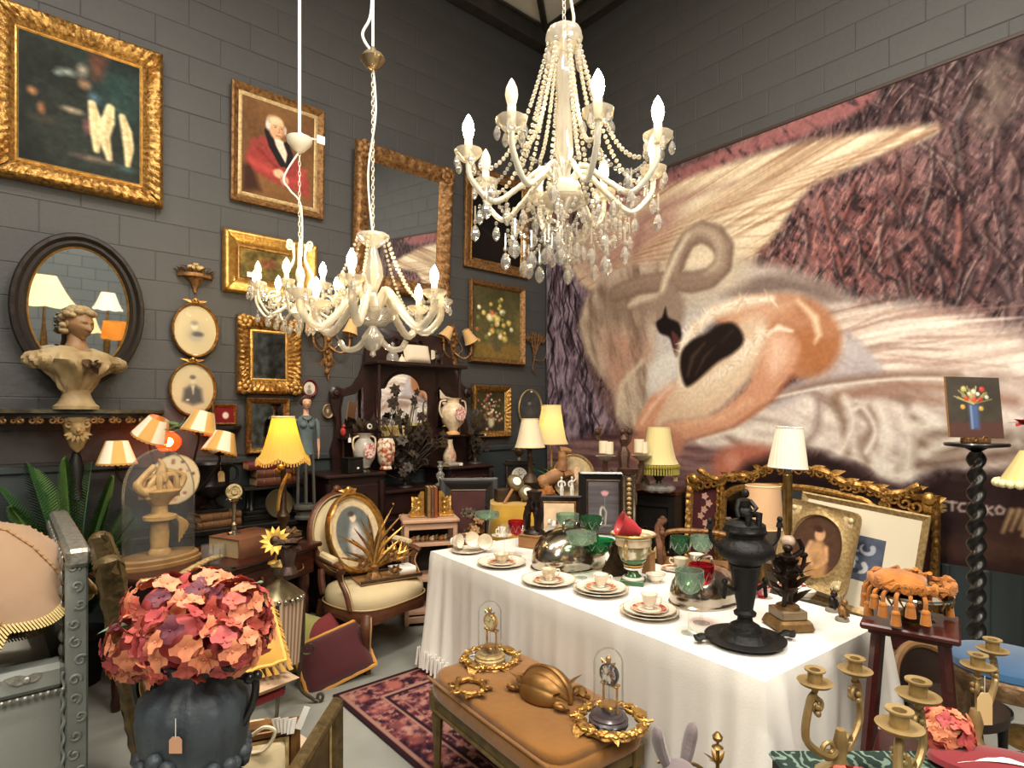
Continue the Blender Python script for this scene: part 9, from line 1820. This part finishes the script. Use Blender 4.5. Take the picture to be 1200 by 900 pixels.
zc3=zat(75,2.8); chain_to(ch2,zt_2+.0,zc3,m=WM); MB().lathe([(.01,zc3-.03),(.03,zc3-.02),(.06,zc3+.02),(.05,zc3+.04),(.02,zc3+.06),(.01,zc3+.08)],22).build('ceiling_cup',mat('smoked_brass',(150,134,104),.25,.8),ch2)
MB().tube([(0,0,zc3+.05),(0,0,5.975)],.007,6).build('cable',STRING,ch2); MB().tube(bez([(.0,0,zc3+.05),(-.05*cos(-YAW),.05*sin(YAW),zc3+.14),(-.01,0,zc3+.24),(0,0,zc3+.5)],7),.007,6).build('flex',STRING,ch2)
MB().tube(bez([(0,0,zt_2),(-.02,.01,zt_2+.3),(.015,0,zt_2+.6),(0,0,zc3)],6),.005,6).build('lower_flex',STRING,ch2)
MB().lathe([(.05,5.955),(.05,5.975)],16).build('ceiling_rose',WM,ch2)
ch3=thing('far_chandelier','smaller cream scrolled chandelier thick with crystal drops, the one farthest left of three','chandelier',(0,0,0)); q=pt(351,372,3.7); ch3.location=(q.x,q.y,0); zb=q.z; zs3=zat(345,3.7)
MB().lathe([(.012,zat(290,3.7)),(.014,zb+.2),(.03,zb+.15),(.02,zb+.05),(.05,zb+.02),(.02,zb-.02),(.0,zb-.06)],16).build('stem',WM,ch3)
for j in range(6):
    a=j*PI/3+.2; b=MB(); S=[(.0+.05,0,zb+.12),(.09,0,zb+.25),(.04,0,zb+.36),(.045,0,zb+.45)]; b.tube(bez(S,6),.008,6); b.tube([(.065+e[0],0,zb+.46+e[2]) for e in scroll(1.2,.028,.008,14,PI)],.007,6); o=b.build('upper_scroll',WM,ch3); o.rotation_euler=(0,0,a)
lit3=[True,False,True,True,False,True,True,False]
for j in range(8):
    a=j*PI/4+.15; r=.27; chand_arm(ch3,a,r,zs3,zb+.03,.03,.0075,WM,CRYSTC,lit3[j],6,.07,.042,.05); a2=a+PI/4
    for f,dz,sg in((.95,.0,.05),(.7,-.03,.04)):
        S=hang((r*f*cos(a),r*f*sin(a),zs3-.02+dz),(r*f*cos(a2),r*f*sin(a2),zs3-.02+dz),sg,40); strand(S,.0085,CRYSTC,ch3,2.2)
    for f in(.3,.5,.7,.9): d=link(DROP,'crystal_drop',ch3,(r*f*cos(a+.35),r*f*sin(a+.35),zb+.02-.05*(1-f)*2)); d.scale=(1.3,1.3,1.4)
    b=MB(); b.tube([(r*.6+e[0],0,zb+.1+e[2]) for e in scroll(1.3,.045,.01,16,0)],.006,6); o=b.build('arm_scroll',WM,ch3); o.rotation_euler=(0,0,a)
zc4=zat(168,3.7); chain_to(ch3,zat(290,3.7),zc4-.04,m=WM,link_=.04); MB().lathe([(.01,zc4-.06),(.03,zc4-.05),(.075,zc4+.0),(.08,zc4+.03),(.01,zc4+.05)],22).build('ceiling_cup',WM,ch3)
MB().tube([(0,0,zc4+.04),(0,0,5.975)],.0105,7).build('cable',STRING,ch3); MB().tube(bez([(0,0,zc4+.07),(.05,-.03,zc4+.04),(.1,-.06,zc4+.03)],5),.006,5).build('flex_tail',STRING,ch3); MB().box((.11,-.07,zc4+.03),(.05,.01,.05)).build('tape_label',WHITEPAPER,ch3)
MB().tube(bez([(0,0,zc4-.05),(-.08,.05,zc4-.22),(-.05,.03,zc4-.3),(.01,0,zc4-.4),(0.015,0,zat(300,3.7))],7),.006,6).build('flex',STRING,ch3)
MB().lathe([(.05,5.955),(.05,5.975)],16).build('ceiling_rose',WM,ch3)
# ================================================================ LEFT FOREGROUND
GREYP=mat('grey_green_paint',(152,156,150),.45,var=(8,.3),col2=(118,122,116)); SILVP=mat('silver_leaf_carving',(176,172,160),.35,.5,var=(40,.3),col2=(104,102,96),bump=(60,.4)); GREYF=mat('grey_upholstery',(140,142,136),.9,bump=(150,.12)); WHITEF=mat('white_linen',(208,204,192),.9,bump=(100,.15))
sf_=thing('carved_sofa','grey painted carved sofa with pale cushions, at the left edge of the picture','sofa',(.255,2.92,0),R(0)); SLN=1.22
MB().box((-.045,.045,.53),(.075,.09,1.06),.008).build('corner_post',GREYP,sf_)
for j in range(13): MB().tube([(-.045+.012*sin(j*2)+e[0],-.004,.12+.075*j+e[2]) for e in scroll(1.1,.022,.006,12,j)],.006,5).build('carved_scroll',GREYP,sf_)
b=MB(); b.tube([(-.09+.004*cos(z*90),-.004+.004*sin(z*90),z) for z in [.02+.006*i for i in range(100)]],.006,5); b.build('rope_moulding',GREYP,sf_)
MB().box((-.03,SLN/2+.03,.70),(.05,SLN,.78),.006).build('back_panel',GREYF,sf_)
MB().box((-.04,SLN/2,1.06),(.085,SLN+.06,.075),.015).build('back_top_rail',SILVP,sf_)
b=MB()
for j in range(12): y=.1+.095*j; b.leaf((-.075,y,.98),(-.3,.5,.6),.1,.06,(-1,0,0),.3); b.sph((-.085,y,1.03),(.012,.03,.03),8,5); b.sph((-.085,y+.04,.94),(.012,.022,.022),8,5)
for j in range(9): b.sph((-.09,.055+.01*(j%2),.50+.06*j),(.012,.025,.025),8,5); b.leaf((-.085,.05,.50+.06*j),(-.3,.3 if j%2 else -.3,1),.06,.035,(-1,0,0),.3)
b.build('back_carving',SILVP,sf_)
MB().box((-.50,.05,.60),(.84,.11,.10),.02).build('arm_rail',GREYP,sf_)
b=MB();
for j in range(6): x=-.2-.12*j; b.leaf((x,-.012,.615),(-1,-.2,.3),.07,.04,(0,-1,0),.2); b.leaf((x,-.012,.615),(1,-.2,.3),.05,.035,(0,-1,0),.2); b.sph((x,-.012,.615),(.014,.01,.014),7,5)
b.build('rail_flowers',SILVP,sf_)
b=MB(); [b.sph((-.09-.023*j,-.008,.545),(.011,.009,.009),7,5) for j in range(35)]; b.build('bead_moulding',SILVP,sf_)
MB().box((-.50,.05,.31),(.82,.06,.46),.006).build('arm_panel',GREYF,sf_); MB().box((-.50,.04,.06),(.84,.1,.09),.01).build('bottom_rail',GREYP,sf_)
MB().box((-.50,SLN/2,.30),(.86,SLN-.1,.22),.03).build('seat_base',GREYF,sf_)
b=MB(); b.push(T(-.48,SLN/2,.43)); pillow(b,.9,1.02,.14); b.pop(); b.build('seat_cushion',WHITEF,sf_)
b=MB(); b.push(T(-.14,.86,.66)@RY(R(78))); pillow(b,.42,.5,.14); b.pop(); b.build('back_cushion',WHITEF,sf_)
for x in(-.88,-.06):
    for y in(.06,SLN-.05): MB().lathe([(.03,0),(.04,.03),(.03,.06)],12,(x,y,0)).build('leg',GREYP,sf_)
q=pt(2,742,2.42); bs2=thing('domed_lampshade','large beige silk domed lampshade with gold scalloped fringe, tipped over on the carved sofa','lampshade',q,rot=(R(8),R(-35),-YAW)); k=2.42/1.95; BSK=mat('beige_silk',(150,122,96),.8,sheen=.2,bump=(14,.3)); pf=[(.27,0),(.275,.08),(.268,.17),(.24,.26),(.18,.33),(.10,.37),(.075,.375)]
def dsh_(off):
    def f(u,v):
        i=min(int(v*6),5); fr=v*6-i; r=(pf[i][0]*(1-fr)+pf[i+1][0]*fr)*k; z=(pf[i][1]*(1-fr)+pf[i+1][1]*fr)*k; a=2*PI*u; z-=.05*k*abs(sin(a*4))*(1-v)**5; return ((r-off)*cos(a)*(1+.012*abs(sin(a*4))),(r-off)*sin(a)*(1+.012*abs(sin(a*4))),z)
    return f
b=MB(); b.surf(dsh_(0),96,25,cu=True); c_=MB(); c_.surf(dsh_(.004),96,25,cu=True); b.add(c_.v,[f[::-1] for f in c_.f]); b.build('silk_dome',BSK,bs2,70)
b=MB()
for j in range(220): a=2*PI*j/220; p=dsh_(0)(j/220,0); b.tube([(p[0]*1.005,p[1]*1.005,p[2]+.012),(p[0]*1.01,p[1]*1.01,p[2]-.03)],.0042,4)
o=b.build('gold_fringe',mat('pale_gold_fringe',(216,190,128),.8),bs2); o['kind']='stuff'
b=MB()
for j in range(8): a=PI*j/4+PI/8*0; b.tube([Vector(dsh_(-.004)(j/8,v/14)) for v in range(15)],.004,5); [b.sph(dsh_(-.006)(j/8,v/26),.007,6,4) for v in range(1,26)]
b.build('rib_braid',mat('tan_braid',(160,122,80),.8),bs2)
ga2=thing('gilt_framed_screen','old gilt carved frame with grey upholstered panel, leaning beside the carved sofa','screen',(.37,2.78,0),R(87))
DG=mat('dark_old_gilt',(112,92,56),.5,.5,var=(30,.25),col2=(60,50,32),bump=(60,.4))
b2=MB(); b2.push(T(0,0,.57)@RX(R(-9)))
for s in(1,-1): b2.frame(.64,1.1,.07,[(0,-.03*s),(0,.03*s),(.4,.042*s),(.7,.028*s),(1,.0)],rel_carved(.005*s,34),60)
b2.pop(); b2.build('carved_frame',DG,ga2,50)
b2=MB(); b2.push(T(0,0,.57)@RX(R(-9))); b2.box((0,.0,0),(.54,.05,1.0),.02); b2.pop(); b2.build('upholstered_panel',GREYF,ga2)
b2=MB(); b2.push(T(0,0,.57)@RX(R(-9))); [b2.leaf((s*.1*j,-.02,.53),(s,-.1,.5-.15*j),.1,.05,(0,-1,0),.3) for s in(-1,1) for j in range(4)]; [b2.sph((.27*s,-.0,.52),(.05,.05,.05),10,7) for s in(-1,1)]; b2.pop(); b2.build('crest_carving',DG,ga2)
VY=1.62; k=VY/FPX; q=pt(229,840,VY); vt=zat(768,VY); vb_=vt-.50;
st2=thing('side_table','small dark side table under the blue-grey vase','table',(q.x,q.y,0)); MB().lathe([(.0,vb_),(.14,vb_),(.145,vb_-.012),(.14,vb_-.025),(.0,vb_-.025)],28).build('table_top',EBON,st2); MB().lathe([(.13,0),(.1,.03),(.03,.06),(.035,vb_-.02)],16).build('pedestal',EBON,st2)
VM=mat('blue_grey_patina',(78,88,96),.5,.15,var=(9,.28),col2=(42,44,48),bump=(30,.5)); va=thing('blue_grey_vase','big blue-grey metal vase with moulded drapes and fruit, holding the coral hydrangeas','vase',(q.x,q.y,vb_))
b=MB(); b.lathe([(.09,0),(.09,.012),(.06,.03),(.05,.05),(.07,.08),(.105,.14),(.128,.22),(.14,.31),(.143,.36),(.135,.40),(.1,.435),(.08,.46),(.085,.49),(.095,.50),(.085,.5),(.07,.46)],64,fl=lambda a,t:1+(.034*cos(a*15+5*t)*max(0,sin(PI*(t-.35)/.45)) if .35<t<.8 else 0),cap=False); b.build('vase_body',VM,va)
rs=random.Random(5); b=MB()
for j in range(46): a=j*2.4; zz=.17+.09*rs.random()+.03*sin(a*2); r=.112+.22*(zz-.15); b.sph((r*cos(a),r*sin(a),zz),(.022,.022,.02),8,6)
b.build('moulded_fruit',VM,va)
for a in(-YAW+.0,PI-YAW):
    b=MB(); c0,s0=cos(a),sin(a); b.tube(bez([(.13*c0,.13*s0,.31),(.16*c0,.16*s0,.37),(.165*c0,.165*s0,.43),(.12*c0,.12*s0,.445)],6),.011,8); [b.sph((.16*c0+.01*i_,.16*s0,.44),(.016,.016,.016),8,6) for i_ in(-1,1)]; b.build('handle',BLACK,va)
d=Vector((-q.x,-q.y,0)).normalized(); pp_=d*.178+Vector((SY*0-CY*.05,SY*.05,.36)); ptag(va,tuple(pp_),.032,.042,(0,0,-YAW),mat('pink_tag',(206,160,128),.8),.045)
hb=thing('hydrangea_bouquet','round bouquet of coral and plum faux hydrangeas standing in the blue-grey vase','flowers',(q.x,q.y,vt-.03))
FLV=[floret_mesh(HC[[0,1,3,1,0,1,3,0,1,2][i%10]],i+60,.032) for i in range(10)]
for j,(px,py,dy,rp) in enumerate(((192,712,-.02,40),(236,702,.02,38),(276,714,-.04,36),(168,752,-.03,38),(216,748,-.12,42),(264,756,-.10,36),(288,738,.0,30),(160,772,.0,26),(200,775,-.02,26))):
    c=pt(px,py,VY+dy)-hb.location; flower_head(hb,tuple(c),rp*k*1.02,33,100+j,mesh=FLV,sq=.9);
    MB().tube([(0,0,-.06),tuple(c*.5),tuple(c)],.005,5).build('stem',LEAFG,hb)
for (px,py,dx,dz_,L) in ((140,732,-1,.1,.075),(298,690,.8,.7,.07),(196,782,-.8,-.4,.08),(235,775,.4,-.6,.07)):
    c=pt(px,py,VY-.02)-hb.location; rt_=Vector((CY,-SY,0)); b=MB(); b.leaf(tuple(c-rt_*dx*.03),tuple(rt_*dx+Vector((0,0,dz_))+Vector((-SY,-CY,0))*.4),L,.05,(0,0,1),.3,6); b.build('leaf',mat('dusty_leaf',(128,150,124),.6,var=(16,.3),col2=(96,120,100)),hb)
q=pt(276,870,2.05); po=thing('beige_pouffe','round beige upholstered pouffe behind the vase, carrying books and cushions','pouffe',(q.x,q.y,0)); MB().lathe([(.0,.405),(.23,.41),(.265,.39),(.28,.34),(.27,.1),(.25,.04)],48,fl=lambda a,t:1+.004*cos(a*20)).build('pouffe_body',mat('pale_pink_linen',(214,192,166),.9,var=(5,.3),col2=(198,172,146),bump=(90,.1)),po)
for a in range(4): MB().lathe([(.02,0),(.025,.05)],10,(.2*cos(a*PI/2+.7),.2*sin(a*PI/2+.7),0)).build('leg',EBON,po)
bkq=onz(300,818,.42); RB_=mat('red_cloth_cover',(150,44,52),.6)
book('cream-paged red book lying on the beige pouffe, lower of the two',(bkq.x-.03,bkq.y+.03,.411),.24,.18,.03,R(12),RB_,0); book('thinner red book lying on the beige pouffe, upper of the two',(bkq.x-.03,bkq.y+.04,.4415),.23,.17,.022,R(6),RB_,0)
def cushion_thing(name,label,c,w,d,h,rot,m,trim=None,trimr=.012,fr=False):
    t=thing(name,label,'cushion',c,rot=rot); b=MB(); pillow(b,w,d,h); b.build('cushion_cover',m,t)
    if trim:
        b=MB(); P=[]; n=14
        for (a,c0) in (((-1,-1),(1,-1)),((1,-1),(1,1)),((1,1),(-1,1)),((-1,1),(-1,-1))): P+=[((a[0]+(c0[0]-a[0])*i/n)*w/2,(a[1]+(c0[1]-a[1])*i/n)*d/2,.004*sin(i*2)) for i in range(n)]
        if fr:
            for i,p in enumerate(P): l=math.hypot(p[0],p[1]); [b.tube([p,(p[0]*1.1+.006*s,p[1]*1.1,p[2]-.04)],.005,4) for s in(-1,0,1)]
        b.tube(P,trimr,6,closed=True); b.build('cord_trim' if not fr else 'fringe',trim,t)
    return t
cq=onz(288,790,.53); cushion_thing('beige_cushion','flat beige woven cushion between the red books and the gold cushion',(cq.x-.02,cq.y+.02,.50),.36,.34,.07,(0,0,R(10)),mat('beige_weave',(190,160,130),.9,bump=(60,.3)))
cushion_thing('gold_cushion','mustard-gold velvet cushion with a tassel fringe, on the pouffe beside the vase',(cq.x-.03,cq.y+.06,.645),.36,.36,.10,(R(20),R(-6),R(-12)),mat('gold_cushion_velvet',(190,142,56),.85,sheen=.4),mat('gold_fringe',(226,178,92),.8),.008,True)
q=onz(352,795,0); cushion_thing('green_cushion','yellow-green pleated silk cushion leaning on the floor by the striped lantern',(q.x+.05,q.y+.10,.18),.36,.36,.14,(R(70),R(28),R(8)),mat('chartreuse_silk',(160,156,88),.6,sheen=.4,bump=(10,.5)))
q=onz(385,795,0); cushion_thing('burgundy_cushion','small plain burgundy cushion propped between the green and dark red floor cushions',(q.x+.04,q.y+.16,.20),.24,.24,.09,(R(52),R(-22),R(-2)),mat('burgundy_cloth',(112,42,44),.9))
q=onz(389,801,0); cushion_thing('velvet_cushion','dark red velvet cushion with a gold cord edge, leaning on the floor before the armchair',(q.x+.03,q.y+.03,.145),.42,.30,.11,(R(56),R(-14),R(-8)),mat('dark_red_velvet',(70,14,22),.85,sheen=.5),mat('gold_cord',(206,146,70),.7),.013)
q=pt(328,720,3.25); sl=thing('striped_lantern','pewter-topped lantern with striped cloth sides on a scrolled iron stand, beside the writing desk','lantern',(q.x,q.y,0),R(20)); z0,z1=zat(790,3.25),zat(697,3.25); PEW=mat('tarnished_silver',(168,154,122),.35,.8,var=(30,.3),col2=(110,98,72))
def sq(u,v): a=2*PI*u; e=5; x,y=cos(a),sin(a); qq=(abs(x)**e+abs(y)**e)**(-1/e); r=.085+.022*v; return (x*qq*r,y*qq*r,z0+.06+(z1-z0-.06)*v)
b=MB(); b.surf(sq,64,4,cu=True); uvshade(b,'striped_body',cloth_mat('ticking_stripe',(206,180,152),(150,120,96),.31),sl,26)
b=MB(); b.lathe([(.12,z1-.01),(.125,z1),(.11,z1+.015),(.07,z1+.05),(.03,z1+.075),(.014,z1+.09),(.02,z1+.10),(.045,z1+.13),(.05,z1+.165),(.04,z1+.17),(.03,z1+.175),(.006,z1+.19),(.0,z1+.2)],24,fl=lambda a,t:1+.03*cos(a*8)*(t<.4)); b.build('pewter_lid',PEW,sl)
b=MB(); [b.sph((.122*cos(PI*j/11),.122*sin(PI*j/11),z1-.012),(.013,.013,.016),7,5) for j in range(22)]; b.build('bead_fringe',SILVER,sl)
for j in range(4):
    a=PI/4+j*PI/2; c0,s0=cos(a),sin(a); b=MB(); b.tube(bez([(.125*c0,.125*s0,z1-.02),(.12*c0,.12*s0,.35),(.10*c0,.10*s0,.12),(.17*c0,.17*s0,.03),(.2*c0,.2*s0,.015)],8),.011,6); b.tube([((.15+e[0])*c0,(.15+e[0])*s0,.32+e[2]) for e in scroll(1.2,.045,.01,16,PI)],.007,5); b.tube([((.21+e[0])*c0,(.21+e[0])*s0,.034+e[2]) for e in scroll(1,.024,.008,12,-PI/2)],.009,5); b.build('scroll_leg',mat('worn_iron',(92,82,64),.5,.5,var=(20,.3),col2=(54,48,40)),sl)
q=pt(303,880,1.86); gz=zat(862,1.86); gch=thing('small_gilt_chair','small gilt chair with a beige upholstered back, at the bottom edge beside the vase','chair',(q.x-.01,q.y,0),R(-20))
b=MB(); b.push(T(0,0,gz-.16)@RX(R(-14))); b.frame(.27,.34,.04,[(0,-.02),(0,.02),(.3,.03),(.7,.024),(1,.0)],None,8); b.tube([(-.13,-.0,.165),(-.05,-.012,.175),(.05,-.012,.175),(.13,0,.165)],.02,8); b.pop(); b.build('back_frame',mat('brown_gilt',(132,92,48),.4,.4,var=(14,.3),col2=(84,54,28)),gch)
b=MB(); b.push(T(0,0,gz-.16)@RX(R(-14))); b.frame(.2,.27,.012,[(0,-.004),(0,.024),(1,.02)],None,2); b.pop(); b.build('gilt_beading',GOLDP,gch)
b=MB(); b.push(T(0,.0,gz-.16)@RX(R(-14))); b.push(RX(PI/2)); pillow(b,.2,.28,.07); b.pop(); b.pop(); b.build('back_upholstery',LIN,gch)
MB().box((0,-.14,.36),(.32,.28,.07),.02).build('seat',LIN,gch)
for x in(-.14,.14):
    for y in(-.26,.0): MB().lathe([(.012,0),(.02,.34)],8,(x,y,0)).build('leg',GOLDD,gch)
GHM=Matrix.Translation(gch.location)@RZ(R(-20))
tgs=thing('white_tag_bundle','bundle of white tied price tags and cord hung on the small gilt chair back','price tags',GHM@Vector((.09,-.0,gz+.012)),R(-25))
for j in range(6): b=MB(); b.box((0,0,.0),(.014,.001,.05)); b.build('tag_strip',WHITEPAPER,tgs,0,(-.03+.011*j,-.004*j,.01+.003*(j%2)),(0,R(-14+5*j),R(5*j)))
b=MB(); b.box((0,0,.02),(.02,.001,.075),.0004); b.build('long_tag',WHITEPAPER,tgs,0,(.045,-.01,.01),(0,R(22),0))
b=MB(); b.tube(bez([(-.1,0,-.01),(-.06,-.02,.02),(-.03,-.02,.0),(-.06,-.02,-.05),(-.12,-.01,-.06)],6),.006,6); b.build('cord',CREAM,tgs)
q2=pt(284,856,2.0); cr=thing('cream_bolster','rolled cream and gold cloth lying behind the small gilt chair','cloth',(q2.x,q2.y,zat(858,2.0)),R(-25)); b=MB(); b.push(RY(PI/2)); b.lathe([(.0,-.1),(.03,-.1),(.034,-.06),(.034,.06),(.03,.1),(.0,.1)],20); b.pop(); b.build('cloth_roll',LIN,cr); b=MB(); b.push(RY(PI/2)); [b.lathe([(.033,z),(.037,z+.006),(.033,z+.012)],20,cap=False) for z in(-.09,.07)]; b.pop(); b.build('gold_band',GOLDP,cr)
pk=thing('support_pedestal','plain dark pedestal under the rolled cream cloth','stand',(q2.x,q2.y,0)); MB().box((0,0,(cr.location.z-.034)/2),(.2,.14,cr.location.z-.035),.004,rz=R(-25)).build('pedestal_body',EBON,pk)
MB().box((0,0,.012),(.24,.18,.024),.004,rz=R(-25)).build('base',EBON,pk)
a0=pt(387,823,2.06); a1=pt(338,900,1.68); mid=(a0+a1)/2; dd=Vector((a0.x-a1.x,a0.y-a1.y,0)); L_=dd.length; H_=a0.z
framed('standing_frame','dark olive-gold picture frame standing on the floor nearly edge-on, at the bottom edge','picture',(mid.x,mid.y,H_/2+.005),L_*1.2,H_-.01,.06,DG,lambda w,h:Cv(w,h,30,36,(92,76,52)).grain(.3,.1),prof=PROF_W,rot=(0,0,math.atan2(dd.y,dd.x)+PI*0),sc_=.8,slip=(.012,GOLDP))
# ================================================================ STOCK BEHIND THE VIEWER, seen in the oval mirror
stt=thing('stock_table','long dark table of lamps behind the viewer, seen only in the oval mirror','table',(.75,-1.6,0)); MB().box((0,0,.98),(2.6,.7,.04),.006).build('table_top',EBON,stt)
for x in(-1.2,1.2):
    for y in(-.28,.28): MB().box((x,y,.48),(.06,.06,.96)).build('leg',EBON,stt)
def stock(label,x,y,zbase,zsh,h,rb,rt_,m,lit=False):
    t=thing('stock_lamp',label,'table lamp',(x,y,zbase)); MB().lathe([(.08,0),(.08,.015),(.03,.04),(.05,(zsh-zbase)*.4),(.02,(zsh-zbase)*.7),(.012,zsh-zbase+.05)],16).build('stem',BRASS,t); b=MB(); shade(b,rt_,rb,h,zsh-zbase,.25,40,pleat=.02,npl=20,scal=.06); b.build('shade',m,t,60)
    if lit: MB().sph((0,0,zsh-zbase+h*.5),.035,10,7).build('bulb',BULB,t)
    return t
stock('large green-cream lit lampshade reflected high in the oval mirror',.40,-1.6,1.0,1.95,.42,.40,.14,SILKC,True)
stock('white pleated lampshade reflected low in the oval mirror, below the green-cream one',.05,-1.34,1.0,1.38,.34,.26,.15,SILKP,True)
stock('amber drum lampshade reflected on the opposite side of the oval mirror',1.33,-1.6,1.0,1.52,.26,.24,.21,silk_lit('amber_drum_silk',(255,196,80),(226,176,90),.6),True)
stock('small plain cream shade reflected above the amber drum shade',1.2,-1.85,1.0,1.95,.26,.2,.09,SILKP)
stock('pale fringed shade reflected behind the bust in the oval mirror',.86,-1.40,1.0,1.62,.24,.22,.13,SILKC,True)
